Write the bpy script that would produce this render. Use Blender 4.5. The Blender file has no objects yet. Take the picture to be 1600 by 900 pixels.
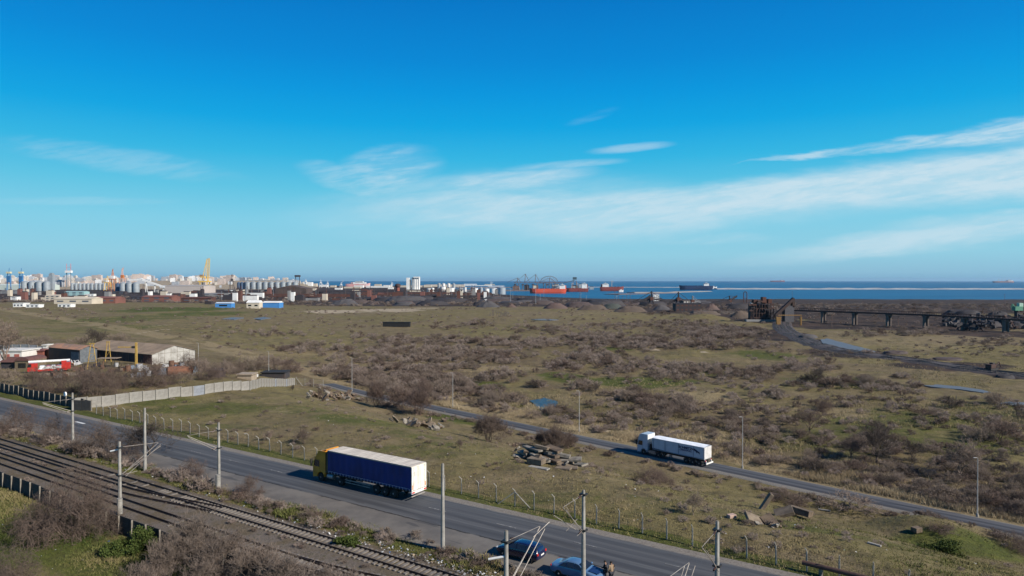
import bpy, math, random
import numpy as np
from mathutils import Vector, Matrix
R = math.radians
random.seed(11)
rng = np.random.default_rng(11)
scene = bpy.context.scene
C = scene.collection

# ------------------------------------------------------------------ camera
F = 1060.0                      # focal length in photo pixels (1600 wide)
CAMZ = 25.0
PITCH = math.atan(12.0 / F)
cam_d = bpy.data.cameras.new('camera')
cam_d.sensor_width = 36.0
cam_d.lens = 36.0 * F / 1600.0
cam_d.clip_start = 0.5
cam_d.clip_end = 200000.0
cam = bpy.data.objects.new('camera', cam_d)
cam.location = (0, 0, CAMZ)
cam.rotation_euler = (math.pi / 2 - PITCH, 0, 0)
C.objects.link(cam)
scene.camera = cam

# ------------------------------------------------------------------ light
SUN_EL = 32.0
SUN_AZ = 119.5                  # clockwise from +Y
vs = scene.view_settings
vs.view_transform = 'Standard'
vs.look = 'None'
vs.gamma = 1.0
vs.use_curve_mapping = False
vs.exposure = 0.42
sun_d = bpy.data.lights.new('sun', 'SUN')
sun_d.energy = 5.0
sun_d.angle = R(0.53)
sun_d.color = (1.0, 0.93, 0.83)
sun = bpy.data.objects.new('sun', sun_d)
sdir = Vector((math.sin(R(SUN_AZ)) * math.cos(R(SUN_EL)), math.cos(R(SUN_AZ)) * math.cos(R(SUN_EL)), math.sin(R(SUN_EL))))
sun.rotation_euler = sdir.to_track_quat('Z', 'Y').to_euler()
sun.location = (60, -30, 80)
C.objects.link(sun)
SKY_STRENGTH = 0.10
HAZE = 0.000017

# ------------------------------------------------------------------ node helpers
class NT:
    """tiny expression builder for node trees"""
    def __init__(self, tree):
        self.t = tree; self.n = tree.nodes; self.l = tree.links
    def new(self, kind, **kw):
        nd = self.n.new(kind)
        for k, v in kw.items(): setattr(nd, k, v)
        return nd
    def put(self, sock, val):
        if hasattr(val, 'is_output') or isinstance(val, bpy.types.NodeSocket): self.l.new(val, sock)
        else: sock.default_value = val
    def m(self, op, a, b=None, c=None, clamp=False):
        nd = self.new('ShaderNodeMath', operation=op); nd.use_clamp = clamp
        self.put(nd.inputs[0], a)
        if b is not None: self.put(nd.inputs[1], b)
        if c is not None: self.put(nd.inputs[2], c)
        return nd.outputs[0]
    def add(self, a, b): return self.m('ADD', a, b)
    def sub(self, a, b): return self.m('SUBTRACT', a, b)
    def mul(self, a, b): return self.m('MULTIPLY', a, b)
    def rng(self, v, a, b, c=0.0, d=1.0, smooth=True):
        nd = self.new('ShaderNodeMapRange'); nd.interpolation_type = 'SMOOTHSTEP' if smooth else 'LINEAR'
        self.put(nd.inputs[0], v)
        for i, x in enumerate((a, b, c, d)): self.put(nd.inputs[i + 1], x)
        return nd.outputs[0]
    def xyz(self, x, y, z):
        nd = self.new('ShaderNodeCombineXYZ')
        for i, q in enumerate((x, y, z)): self.put(nd.inputs[i], q)
        return nd.outputs[0]
    def noise(self, vec, scale, detail=4.0, rough=0.55, dist=0.0):
        nd = self.new('ShaderNodeTexNoise')
        if vec is not None: self.l.new(vec, nd.inputs['Vector'])
        nd.inputs['Scale'].default_value = scale; nd.inputs['Detail'].default_value = detail
        nd.inputs['Roughness'].default_value = rough; nd.inputs['Distortion'].default_value = dist
        return nd.outputs[0]
    def mix(self, f, a, b, blend='MIX'):
        nd = self.new('ShaderNodeMix'); nd.data_type = 'RGBA'; nd.blend_type = blend
        self.put(nd.inputs[0], f)
        for i, q in ((6, a), (7, b)):
            if isinstance(q, tuple) and len(q) == 3: q = q + (1.0,)
            self.put(nd.inputs[i], q)
        return nd.outputs[2]
    def attr(self, name):
        nd = self.new('ShaderNodeAttribute'); nd.attribute_name = name
        return nd.outputs['Fac']

# ------------------------------------------------------------------ sky (world)
world = bpy.data.worlds.new('World'); scene.world = world
world.use_nodes = True
wt = world.node_tree; wt.nodes.clear()
W = NT(wt)
sky = W.new('ShaderNodeTexSky'); sky.sky_type = 'NISHITA'
sky.sun_disc = False
sky.sun_elevation = R(SUN_EL); sky.sun_rotation = R(SUN_AZ)
sky.altitude = 50; sky.air_density = 1.0; sky.dust_density = 0.55; sky.ozone_density = 2.2
tc = W.new('ShaderNodeTexCoord')
sep = W.new('ShaderNodeSeparateXYZ'); wt.links.new(tc.outputs['Generated'], sep.inputs[0])
dx, dy, dz = sep.outputs
yy = W.m('MAXIMUM', dy, 0.08)
pp = W.m('DIVIDE', dx, yy)            # tangent of azimuth
qq = W.m('DIVIDE', dz, yy)            # tangent of elevation
def P_(px): return (px - 800.0) / F
def Q_(py): return (438.0 - py) / F
def fcurve(x, pts, lo, hi):
    """piecewise curve over px positions, returns value in photo pixel units scaled"""
    nd = W.new('ShaderNodeFloatCurve')
    u = W.rng(x, P_(0), P_(1600), 0.0, 1.0, smooth=False)
    wt.links.new(u, nd.inputs['Value'])
    cu = nd.mapping.curves[0]
    xs = [(px / 1600.0, (v - lo) / (hi - lo)) for px, v in pts]
    cu.points[0].location = xs[0]; cu.points[1].location = xs[-1]
    for a in xs[1:-1]: cu.points.new(*a)
    for q_ in cu.points: q_.handle_type = 'VECTOR'
    nd.mapping.update()
    return W.add(W.mul(nd.outputs[0], hi - lo), lo)
ys = W.sub(438.0, W.mul(qq, F))       # altitude in degrees-like units
warp = W.mul(W.sub(W.noise(W.xyz(W.mul(pp, 2.2), W.mul(qq, 11.0), 0.3), 3.0, 5.0, 0.6), 0.5), 34.0)
yw = W.add(ys, warp)
streak = W.noise(W.xyz(W.add(W.mul(pp, 1.5), W.mul(qq, 4.0)), W.add(W.mul(qq, 13.0), W.mul(pp, -2.6)), 1.7), 3.4, 8.0, 0.62, 0.35)
fib = W.noise(W.xyz(W.add(W.mul(pp, 5.0), W.mul(qq, 9.0)), W.add(W.mul(qq, 46.0), W.mul(pp, -8.0)), 5.1), 3.0, 6.0, 0.65, 0.5)
streak = W.rng(W.add(W.mul(streak, .68), W.mul(fib, .32)), 0.38, 0.63)
fine = W.noise(W.xyz(W.mul(pp, 26.0), W.mul(qq, 60.0), 4.0), 2.2, 5.0, 0.6, 0.6)
def band(center, up, dn, soft=1.0):
    """soft band: up = half width above, dn = half width below (photo pixel units)"""
    d = W.sub(yw, center)
    above = W.m('DIVIDE', W.mul(d, -1.0), up); below = W.m('DIVIDE', d, dn)
    e = W.m('MAXIMUM', above, below)
    return W.rng(e, 0.25, 1.25, 1.0, 0.0)
main = band(fcurve(pp, [(0, 400), (480, 345), (620, 325), (760, 320), (900, 328), (1040, 320), (1180, 308), (1320, 288), (1460, 274), (1600, 262)], 200, 420),
            fcurve(pp, [(0, 1), (470, 1), (560, 22), (700, 34), (900, 36), (1040, 30), (1200, 30), (1400, 32), (1600, 40)], 0, 80),
            fcurve(pp, [(0, 1), (470, 1), (560, 26), (700, 46), (900, 60), (1040, 52), (1200, 44), (1400, 48), (1600, 58)], 0, 80))
m_amt = fcurve(pp, [(0, 0), (480, 0.0), (620, 0.5), (800, 0.75), (1000, 0.8), (1250, 1.0), (1600, 1.0)], 0, 1)
main = W.mul(W.mul(main, m_amt), W.add(0.6, W.mul(streak, 0.4)))
def ell(px, py, rx, ry, ang, amt, s=0.9):
    ca, sa = math.cos(R(ang)), math.sin(R(ang))
    a = W.sub(W.mul(pp, F), px - 800.0); b = W.sub(ys, py)
    b = W.add(b, W.mul(warp, min(1.0, ry / 22.0)))
    u = W.m('DIVIDE', W.add(W.mul(a, ca), W.mul(b, sa)), rx)
    v = W.m('DIVIDE', W.add(W.mul(a, -sa), W.mul(b, ca)), ry)
    r2 = W.add(W.mul(u, u), W.mul(v, v))
    return W.mul(W.mul(W.rng(r2, 0.0, 1.6, 1.0, 0.0), amt), W.add(1.0 - s, W.mul(streak, s)))
clouds = [ell(605, 270, 80, 36, -10, 0.55, 0.75), ell(560, 290, 90, 20, 18, 0.4, 0.8), ell(800, 283, 130, 18, -5, 0.7, .5), ell(985, 231, 62, 7, -5, 0.42, .5),
          ell(880, 258, 90, 7, -4, 0.40, .6), ell(185, 250, 180, 20, 8, 0.22, 0.9), ell(925, 183, 40, 7, -16, 0.10, 0.9), ell(800, 325, 330, 48, -2, 0.34, 0.45), ell(700, 300, 160, 30, -6, .4, .6),
          ell(1440, 374, 280, 20, -7, 0.7, 0.6), ell(1570, 350, 180, 20, -3, 0.7, .5), ell(1090, 372, 110, 10, 0, 0.35, 0.8),
          ell(130, 315, 140, 7, 0, 0.15, 0.8), ell(620, 345, 140, 16, -2, 0.35, 0.7)]
up_right = W.mul(band(fcurve(pp, [(0, 260), (1150, 254), (1300, 240), (1450, 222), (1600, 201)], 150, 300),
                      fcurve(pp, [(0, 1), (1150, 1), (1300, 8), (1450, 12), (1600, 20)], 0, 40),
                      fcurve(pp, [(0, 1), (1150, 1), (1300, 7), (1450, 12), (1600, 20)], 0, 40)), W.mul(W.add(0.15, W.mul(streak, 0.62)), fcurve(pp, [(0, 0), (1130, 0), (1250, .8), (1600, 1)], 0, 1)))
tot = W.add(main, up_right)
for c in clouds: tot = W.m('MAXIMUM', tot, c)
tot = W.mul(tot, W.add(0.86, W.mul(fine, 0.28)))
tot = W.mul(tot, W.rng(dy, 0.1, 0.3))
veil = W.mul(W.rng(ys, 290, 438, 0.0, 0.30), 1.0)           # thin pale air close to the horizon
tot = W.m('MINIMUM', W.mul(tot, 1.02), 0.88)
def lin(c): 
    return tuple(((v / 255.0) / 12.92 if v / 255.0 < .04045 else ((v / 255.0 + .055) / 1.055) ** 2.4) for v in c)
K_ = 1.0 / (2 ** vs.exposure) / SKY_STRENGTH
hor = W.m('SQRT', W.add(W.mul(dx, dx), W.add(W.mul(dy, dy), 1e-6)))
tq = W.m('DIVIDE', W.m('DIVIDE', dz, hor), 1.5, clamp=True)
cr = W.new('ShaderNodeValToRGB'); wt.links.new(tq, cr.inputs[0])
stops = [(438, (128, 178, 208)), (425, (142, 192, 217)), (400, (146, 206, 227)), (350, (130, 206, 231)), (300, (94, 196, 228)), (250, (50, 181, 227)),
         (200, (10, 165, 226)), (150, (0, 151, 222)), (100, (0, 137, 214)), (0, (0, 119, 200)), (-400, (2, 78, 150)), (-1150, (2, 48, 112))]
el = cr.color_ramp.elements
for i, (py_, c_) in enumerate(stops):
    e_ = el[i] if i < 2 else el.new(min(1, max(0, Q_(py_) / 1.5)))
    e_.position = min(1, max(0, Q_(py_) / 1.5)); e_.color = lin(c_) + (1,)
gradc = W.mix(1.0, cr.outputs[0], (K_, K_, K_), 'MULTIPLY')
skyc = W.mix(0.985, sky.outputs[0], gradc)                # clear winter air: the sky texture deepened to its photographed blue
cl_ = tuple(v * K_ for v in lin((206, 227, 238)))
skyc = W.mix(tot, skyc, cl_)
bg = W.new('ShaderNodeBackground'); bg.inputs[1].default_value = SKY_STRENGTH
wt.links.new(skyc, bg.inputs[0])
wo = W.new('ShaderNodeOutputWorld'); wt.links.new(bg.outputs[0], wo.inputs[0])

# ------------------------------------------------------------------ terrain function
def sm(x):
    x = np.clip(x, 0, 1); return x * x * (3 - 2 * x)
D1 = np.array((0.837, -0.547)); N1 = np.array((0.547, 0.837))       # along / across the near road
D2 = np.array((0.710, -0.704)); N2 = np.array((0.704, 0.710))       # along / across the far road
_perm = rng.random((256, 256))
def vnoise(x, y):
    xi = np.floor(x).astype(int); yi = np.floor(y).astype(int); fx = sm(x - xi); fy = sm(y - yi)
    a = _perm[xi % 256, yi % 256]; b = _perm[(xi + 1) % 256, yi % 256]
    c = _perm[xi % 256, (yi + 1) % 256]; d = _perm[(xi + 1) % 256, (yi + 1) % 256]
    return (a * (1 - fx) + b * fx) * (1 - fy) + (c * (1 - fx) + d * fx) * fy
def fbm(x, y, o=4):
    s = 0; a = .5
    for i in range(o):
        s = s + a * vnoise(x * 2 ** i + 17 * i, y * 2 ** i + 31 * i); a *= .5
    return s / (1 - .5 ** o)
def shore(k):
    px = 800 + F * k
    return np.interp(px, [-3000, 640, 690, 730, 790, 860, 1000, 1200, 1600, 4000],
                     [5200, 5200, 4300, 2500, 2050, 1950, 1900, 1900, 1850, 1850])
MOUNDS = []      # (x, y, radius, height, power)
RAILP = []       # centre line of the curved industrial track (filled below)
def base_z(X, Y):
    X = np.asarray(X, float); Y = np.asarray(Y, float)
    Yp = np.maximum(Y, 1.0); k = X / Yp
    m = N2[0] * X + N2[1] * Y
    zp = -3 - 5 * sm((k + 0.55) / 0.35)
    z = zp * sm((m - 62) / 41.0)
    zport = -17 - 10 * sm((k + 0.05) / 0.2)
    z = z + (zport - z) * sm((Y - 800) / 620.0)
    city = sm((-0.27 - k) / 0.08) * sm((Y - 3100) / 700.0) * 40
    z = z + city
    S = shore(k)
    z = z + (-38 - z) * sm((Y - S) / 70.0)
    return z
def relief(X, Y):
    n = N1[0] * X + N1[1] * Y; m = N2[0] * X + N2[1] * Y
    u = D1[0] * X + D1[1] * Y
    road1 = 1 - sm((np.abs(n - 55.3) - 6.2) / 2.0)
    rail = 1 - sm((np.abs(n - 41.5) - 5.2) / 1.5)
    road2 = 1 - sm((np.abs(m - 109.5) - 3.4) / 2.5)
    keep = (1 - road1) * (1 - rail) * (1 - road2)
    r = (fbm(X / 6.0, Y / 6.0) - .5) * 0.7 + (fbm(X / 1.3, Y / 1.3, 3) - .5) * 0.22 * (Y < 320)
    r = r * (1 + sm((Y - 150) / 200.0) * 1.2)
    far = sm((Y - 700) / 300.0)
    r = r * keep * (1 - far) + far * (fbm(X / 60., Y / 60.) - .5) * 2.0 * (Y < 1800)
    r = r - 0.25 * np.exp(-((n - 48.2) / 0.9) ** 2)                       # ditch under the verge
    r = r * np.where(n < 36, .6, 1)
    h = 0
    for (mx, my, rad, hh, pw) in MOUNDS:
        dd = np.sqrt((X - mx) ** 2 + (Y - my) ** 2) / rad
        h = h + hh * np.clip(1 - dd, 0, 1) ** pw
    return r + h
def T(X, Y): return base_z(X, Y) + relief(np.asarray(X, float), np.asarray(Y, float))
def Tf(x, y): return float(T(np.array([x]), np.array([y]))[0])
cp, sp = math.cos(PITCH), math.sin(PITCH)
def ray(px, py):
    a = (px - 800.0) / F; b = -(py - 450.0) / F
    return np.array((a, cp + b * sp, -sp + b * cp))
_ts = np.geomspace(40, 30000, 900)
def G(px, py):
    d = ray(px, py)
    z = CAMZ + _ts * d[2]; t = base_z(_ts * d[0], _ts * d[1])
    i = np.argmax(z < t)
    if not (z < t).any(): i = len(_ts) - 1
    lo, hi = _ts[max(i - 1, 0)], _ts[i]
    for _ in range(24):
        mid = .5 * (lo + hi)
        if CAMZ + mid * d[2] < float(base_z(mid * d[0], mid * d[1])): hi = mid
        else: lo = mid
    x, y = hi * d[0], hi * d[1]
    return Vector((x, y, float(base_z(x, y))))
def at(px, py, Y):
    d = ray(px, py); t = Y / d[1]
    return Vector((t * d[0], Y, CAMZ + t * d[2]))
def UN(u, n, z=0.0):
    return Vector((u * D1[0] + n * N1[0], u * D1[1] + n * N1[1], z))
def UM(u, m_, z=None):
    x, y = u * D2[0] + m_ * N2[0], u * D2[1] + m_ * N2[1]
    return Vector((x, y, float(base_z(x, y)) if z is None else z))

# ------------------------------------------------------------------ materials
MATS = {}
def mat(name, col, col2=None, rough=0.8, metal=0.0, scale=1.5, bump=0.0, bscale=8.0, lo=0.35, hi=0.68, detail=6.0, spec=0.3, stretch=None, coat=0.0):
    if name in MATS: return MATS[name]
    M = bpy.data.materials.new(name); M.use_nodes = True
    t = M.node_tree; t.nodes.clear(); N = NT(t)
    out = N.new('ShaderNodeOutputMaterial'); b = N.new('ShaderNodeBsdfPrincipled')
    t.links.new(b.outputs[0], out.inputs[0])
    tcn = N.new('ShaderNodeTexCoord'); v = tcn.outputs['Object']
    if stretch:
        mp = N.new('ShaderNodeMapping'); mp.inputs['Scale'].default_value = stretch
        t.links.new(v, mp.inputs[0]); v = mp.outputs[0]
    if col2 is None: col2 = tuple(c * 0.72 for c in col)
    fac = N.rng(N.noise(v, scale, detail, 0.62), lo, hi)
    t.links.new(N.mix(fac, col, col2), b.inputs['Base Color'])
    b.inputs['Roughness'].default_value = rough; b.inputs['Metallic'].default_value = metal
    b.inputs['Specular IOR Level'].default_value = spec
    b.inputs['Coat Weight'].default_value = coat
    if bump:
        bp = N.new('ShaderNodeBump'); bp.inputs['Strength'].default_value = bump; bp.inputs['Distance'].default_value = 0.05
        t.links.new(N.noise(v, bscale, 4, .6), bp.inputs['Height']); t.links.new(bp.outputs[0], b.inputs['Normal'])
    MATS[name] = M
    return M

# ------------------------------------------------------------------ mesh builder
class MB:
    def __init__(self): self.v = []; self.f = []; self.mi = []
    def _add(self, vs, fs, mi=0):
        o = len(self.v); self.v.extend([tuple(p) for p in vs])
        self.f.extend([tuple(i + o for i in q) for q in fs]); self.mi.extend([mi] * len(fs)); return self
    def box(self, c, s, rz=0.0, mi=0, ry=0.0, rx=0.0):
        M = Matrix.Rotation(rz, 3, 'Z') @ Matrix.Rotation(ry, 3, 'Y') @ Matrix.Rotation(rx, 3, 'X')
        c = Vector(c); pts = []
        for x in (-.5, .5):
            for y in (-.5, .5):
                for z in (-.5, .5): pts.append(c + M @ Vector((x * s[0], y * s[1], z * s[2])))
        return self._add(pts, [(0, 1, 3, 2), (4, 6, 7, 5), (0, 4, 5, 1), (2, 3, 7, 6), (0, 2, 6, 4), (1, 5, 7, 3)], mi)
    def hexa(self, p, mi=0):     # 8 points: bottom 4 ccw, top 4 ccw
        return self._add(p, [(3, 2, 1, 0), (4, 5, 6, 7), (0, 1, 5, 4), (1, 2, 6, 5), (2, 3, 7, 6), (3, 0, 4, 7)], mi)
    def tube(self, a, b, r0, r1=None, n=8, mi=0, caps=True):
        a = Vector(a); b = Vector(b); r1 = r0 if r1 is None else r1
        d = (b - a)
        if d.length < 1e-6: return self
        d.normalize()
        q = Vector((0, 0, 1)) if abs(d.z) < .9 else Vector((1, 0, 0))
        x = d.cross(q).normalized(); y = d.cross(x)
        ring = [(math.cos(2 * math.pi * i / n), math.sin(2 * math.pi * i / n)) for i in range(n)]
        vs = [a + (x * c + y * s) * r0 for c, s in ring] + [b + (x * c + y * s) * r1 for c, s in ring]
        fs = [(i, (i + 1) % n, n + (i + 1) % n, n + i) for i in range(n)]
        if caps: fs += [tuple(reversed(range(n))), tuple(range(n, 2 * n))]
        return self._add(vs, fs, mi)
    def path(self, pts, r, n=6, mi=0):
        for i in range(len(pts) - 1): self.tube(pts[i], pts[i + 1], r, r, n, mi)
        return self
    def prism(self, poly, axis, a, b, mi=0):
        """poly 2d extruded along axis from a to b ('x': poly=(y,z); 'y': poly=(x,z); 'z': poly=(x,y))"""
        def P(p, t):
            return {'x': (t, p[0], p[1]), 'y': (p[0], t, p[1]), 'z': (p[0], p[1], t)}[axis]
        n = len(poly); vs = [P(p, a) for p in poly] + [P(p, b) for p in poly]
        fs = [(i, (i + 1) % n, n + (i + 1) % n, n + i) for i in range(n)] + [tuple(reversed(range(n))), tuple(range(n, 2 * n))]
        return self._add(vs, fs, mi)
    def lathe(self, c, prof, n=16, mi=0):
        c = Vector(c); vs = []; fs = []
        for r, z in prof:
            for i in range(n):
                t = 2 * math.pi * i / n; vs.append(c + Vector((r * math.cos(t), r * math.sin(t), z)))
        for j in range(len(prof) - 1):
            for i in range(n):
                fs.append((j * n + i, j * n + (i + 1) % n, (j + 1) * n + (i + 1) % n, (j + 1) * n + i))
        fs.append(tuple(range((len(prof) - 1) * n, len(prof) * n))); fs.append(tuple(reversed(range(n))))
        return self._add(vs, fs, mi)
    def build(self, name, mats, parent=None, bevel=0.0, smooth=False, local=True, seg=1):
        me = bpy.data.meshes.new(name)
        vs = self.v
        if parent is not None and not local:
            p = parent.location; vs = [(a - p.x, b - p.y, c - p.z) for a, b, c in vs]
        me.from_pydata(vs, [], self.f)
        if not isinstance(mats, (list, tuple)): mats = [mats]
        for q in mats: me.materials.append(q)
        if len(mats) > 1: me.polygons.foreach_set('material_index', self.mi)
        me.update()
        import bmesh
        bm = bmesh.new(); bm.from_mesh(me)
        bmesh.ops.recalc_face_normals(bm, faces=bm.faces)
        if bevel > 0:
            bmesh.ops.bevel(bm, geom=[e for e in bm.edges if e.calc_face_angle(0) > .5], offset=bevel, segments=seg, affect='EDGES', clamp_overlap=True)
        bm.to_mesh(me); bm.free()
        if smooth:
            me.polygons.foreach_set('use_smooth', [True] * len(me.polygons))
            try: me.set_sharp_from_angle(angle=R(38))
            except Exception: pass
        o = bpy.data.objects.new(name, me); C.objects.link(o)
        if parent is not None: o.parent = parent
        return o
def np_obj(name, V, Fq, mats, parent=None, attrs=None, smooth=False, mi=None):
    """V (n,3) array, Fq (m,k) int array of equal-size faces"""
    me = bpy.data.meshes.new(name); k = Fq.shape[1]
    me.vertices.add(len(V)); me.vertices.foreach_set('co', np.asarray(V, np.float32).ravel())
    me.loops.add(Fq.size); me.loops.foreach_set('vertex_index', Fq.astype(np.int32).ravel())
    me.polygons.add(len(Fq)); me.polygons.foreach_set('loop_start', np.arange(0, Fq.size, k, dtype=np.int32))
    me.polygons.foreach_set('loop_total', np.full(len(Fq), k, np.int32))
    if not isinstance(mats, (list, tuple)): mats = [mats]
    for q in mats: me.materials.append(q)
    if mi is not None: me.polygons.foreach_set('material_index', np.asarray(mi, np.int32))
    if smooth: me.polygons.foreach_set('use_smooth', np.ones(len(Fq), bool))
    for an, av in (attrs or {}).items():
        a = me.attributes.new(an, 'FLOAT', 'POINT'); a.data.foreach_set('value', np.asarray(av, np.float32))
    me.update(calc_edges=True); me.validate()
    o = bpy.data.objects.new(name, me); C.objects.link(o)
    if parent is not None: o.parent = parent
    return o
def tag(o, label, cat, group=None, kind=None):
    if label: o['label'] = label
    if cat: o['category'] = cat
    if group: o['group'] = group
    if kind: o['kind'] = kind
    return o
def thing(name, label, cat, loc=(0, 0, 0), rz=0.0, group=None):
    o = bpy.data.objects.new(name, None); C.objects.link(o); o.empty_display_size = .5
    o.location = loc; o.rotation_euler = (0, 0, rz)
    return tag(o, label, cat, group)
def struct(o): o['kind'] = 'structure'; return o
KIDS = {}
def copy_tree(o, parent=None):
    c = o.copy(); C.objects.link(c); c.parent = parent
    for ch in [x for x in o.children]: copy_tree(ch, c)
    return c
PAT = [(330, 572, 70, 12, 1.6), (300, 560, 40, 8, 1), (430, 572, 45, 10, .7), (515, 578, 50, 12, 1.0), (575, 600, 40, 16, 2.4), (640, 605, 60, 22, 2.4), (700, 605, 60, 20, 2.4), (620, 533, 60, 7, .9), (690, 532, 50, 7, 1), (770, 535, 45, 7, 1.1),
       (480, 546, 40, 6, .9), (535, 547, 22, 5, .8), (455, 548, 25, 5, .7), (700, 556, 130, 11, 1.4), (780, 560, 45, 9, 1.2), (650, 587, 35, 9, 1.2), (600, 575, 40, 8, .8), (745, 506, 30, 5, .9), (700, 512, 30, 4, .6), (560, 525, 16, 3, .8), (430, 520, 60, 5, .5),
       (830, 538, 50, 9, 1.3), (930, 532, 70, 13, 1.5), (920, 558, 50, 10, 1.4), (1010, 536, 60, 11, 1.3), (1095, 520, 60, 13, 1.6), (1150, 522, 50, 12, 1.3), (1185, 540, 40, 8, 1.1), (880, 574, 40, 8, 1.3), (965, 576, 30, 9, 1.6), (1010, 572, 25, 7, 1.1), (1060, 582, 40, 12, 1.6),
       (1110, 577, 35, 9, 1.2), (1140, 590, 25, 8, .9), (1185, 583, 35, 11, 1.2), (985, 622, 38, 12, 1.5), (1040, 638, 55, 18, 1.7), (960, 650, 50, 12, 1.3), (920, 606, 20, 8, 1.2), (870, 642, 30, 10, 1.1), (840, 604, 26, 6, 1.0), (800, 630, 40, 10, .9), (900, 655, 40, 8, 1.0),
       (1140, 655, 60, 24, 1.4), (1190, 690, 55, 22, 1.5), (1215, 660, 30, 14, 1.2), (1285, 572, 25, 6, .9), (1230, 575, 30, 8, 1), (1320, 602, 60, 9, 1.8), (1390, 605, 35, 8, 1.2), (1410, 590, 16, 4, 1.1), (1440, 605, 25, 5, .8), (1365, 702, 45, 26, 1.4), (1430, 735, 40, 12, 1.2), (1480, 725, 45, 24, 1.6),
       (1550, 632, 26, 6, 1.0), (1500, 633, 24, 6, .9), (1450, 648, 26, 6, .9), (1370, 625, 18, 6, .6), (1300, 742, 90, 16, 1.1), (1400, 768, 100, 18, 1.2), (1530, 775, 80, 26, 1.3), (1480, 790, 90, 14, 1.0), (1250, 725, 60, 12, 1.1),
       (770, 590, 60, 10, .7), (1090, 540, 80, 8, 1.0), (860, 515, 60, 5, .8), (970, 510, 70, 5, .7), (1060, 505, 70, 5, .8), (640, 548, 90, 6, .8), (1350, 550, 40, 4, .4), (1430, 520, 60, 6, .7), (1550, 535, 60, 8, .6), (1350, 522, 40, 5, .5), (640, 585, 50, 10, 1.6), (600, 625, 50, 8, 1.6), (545, 590, 40, 8, 1.2), (760, 615, 50, 9, 1.4), (720, 640, 60, 7, .9), (1080, 690, 80, 8, .6),
       (60, 535, 60, 6, .8), (100, 530, 40, 5, .5), (690, 575, 60, 8, .9), (1220, 620, 40, 8, .7), (360, 590, 40, 6, 1.0), (560, 560, 60, 7, .7)]
# ------------------------------------------------------------------ ground sheet
def wpatch(px, py, rx, ry):
    c = G(px, py); d = c.y; h = CAMZ - c.z
    return c.x, c.y, rx * d / F, ry * d * d / (F * h)
for px, py, rad, hh, pw in [(1478, 842, 9, 1.9, .9), (1430, 835, 7, 1.0, 1.0), (585, 642, 7, .9, 1), (650, 656, 8, 1.0, 1), (700, 663, 7, .9, 1), (545, 630, 6, .9, 1),
                            (760, 675, 6, .8, 1), (860, 712, 7, .7, 1), (1210, 800, 7, .5, 1), (1100, 455 + 42, 30, 4, 1)]:
    c = G(px, py); MOUNDS.append((c.x, c.y, rad, hh, pw))
rad = np.concatenate([[1, 12, 25, 38, 44], np.arange(47, 60, 1.0), 60 * 1.0075 ** np.arange(0, 190), ])
r = rad[-1]; more = []
while r < 1000: r *= 1.013; more.append(r)
while r < 7000: r *= 1.03; more.append(r)
rad = np.concatenate([rad, more])
ang = np.concatenate([np.linspace(-180, -46, 40)[:-1], np.linspace(-46, 46, 470), np.linspace(46, 180, 40)[1:-1]])
A, RR = np.meshgrid(np.radians(ang), rad)
X = RR * np.sin(A); Y = RR * np.cos(A)
Z = T(X, Y)
behind = (Y < 1)
Z = np.where(behind, np.minimum(Z, 0), Z)
nr, na = X.shape
idx = np.arange(nr * na).reshape(nr, na)
a_ = idx[:-1]; b_ = idx[1:]
q = np.stack([a_, np.roll(a_, -1, 1), np.roll(b_, -1, 1), b_], -1).reshape(-1, 4)
q = q[:, ::-1]
def ell_mask(lst, soft=.6, wob=.5):
    m = np.zeros_like(X)
    w = (fbm(X / 14., Y / 14., 4) - .5) * 2 * wob + (fbm(X / 50., Y / 90., 3) - .5) * wob
    for it in lst:
        px, py, rx, ry = it[:4]; amt = it[4] if len(it) > 4 else 1.0
        x, y, a, b = wpatch(px, py, rx, ry)
        e = np.sqrt(((X - x) / a) ** 2 + ((Y - y) / b) ** 2) + w
        m = np.maximum(m, amt * (1 - sm((e - 1 + soft / 2) / soft)))
    return m
nn = N1[0] * X + N1[1] * Y; mm = N2[0] * X + N2[1] * Y; uu1 = D1[0] * X + D1[1] * Y
green = ell_mask([(1000, 597, 90, 9), (880, 590, 40, 8, .8), (1330, 600, 90, 14, .6), (1450, 670, 170, 45, .6), (1300, 690, 110, 25, .5), (760, 603, 40, 8, .9), (1560, 640, 90, 30, .5),
                  (1190, 555, 60, 8, .7), (560, 655, 110, 12, .7), (470, 640, 60, 8, .6), (330, 640, 150, 14, .6), (380, 665, 80, 6, .5), (230, 625, 90, 12, .7), (650, 680, 60, 10, .5), (600, 662, 50, 8, .5), (720, 655, 60, 12, 1), (700, 700, 120, 20, .5),
                  (200, 498, 90, 7, .6), (270, 483, 80, 5, .85), (130, 515, 90, 8, .5), (200, 512, 60, 4, .6), (60, 860, 150, 45, .75), (150, 870, 130, 40, .7), (20, 790, 60, 25, 1), (1070, 790, 160, 22, .5),
                  (1320, 835, 180, 18, .6), (850, 780, 150, 12, .55), (1000, 800, 120, 12, .5), (620, 700, 90, 8, .5), (1500, 860, 120, 25, .7), (400, 520, 160, 10, .4), (320, 490, 60, 6, .7), (960, 545, 30, 4, .8), (1100, 580, 60, 8, .6), (540, 540, 130, 6, .4)], .9, .55)
green = np.maximum(green, (1 - sm((np.abs(nn - 48.3) - 1.2) / .8)) * .9)
green = np.maximum(green, (1 - sm((np.abs(nn - 62.6) - 1.0) / 1.0)) * .75)
dirt = ell_mask([(180, 715, 2, 1)], .6, .5)
dirt = np.maximum(dirt, sm((Y - 830) / 60.0) * sm((Y / 1.0 - 830 - 40 * (X / Y < -.3)) / 40.))
dirt = np.maximum(dirt, .95 * sm((Y - 600) / 120.) * sm((X / np.maximum(Y, 1) - .14) / .08))
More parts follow.
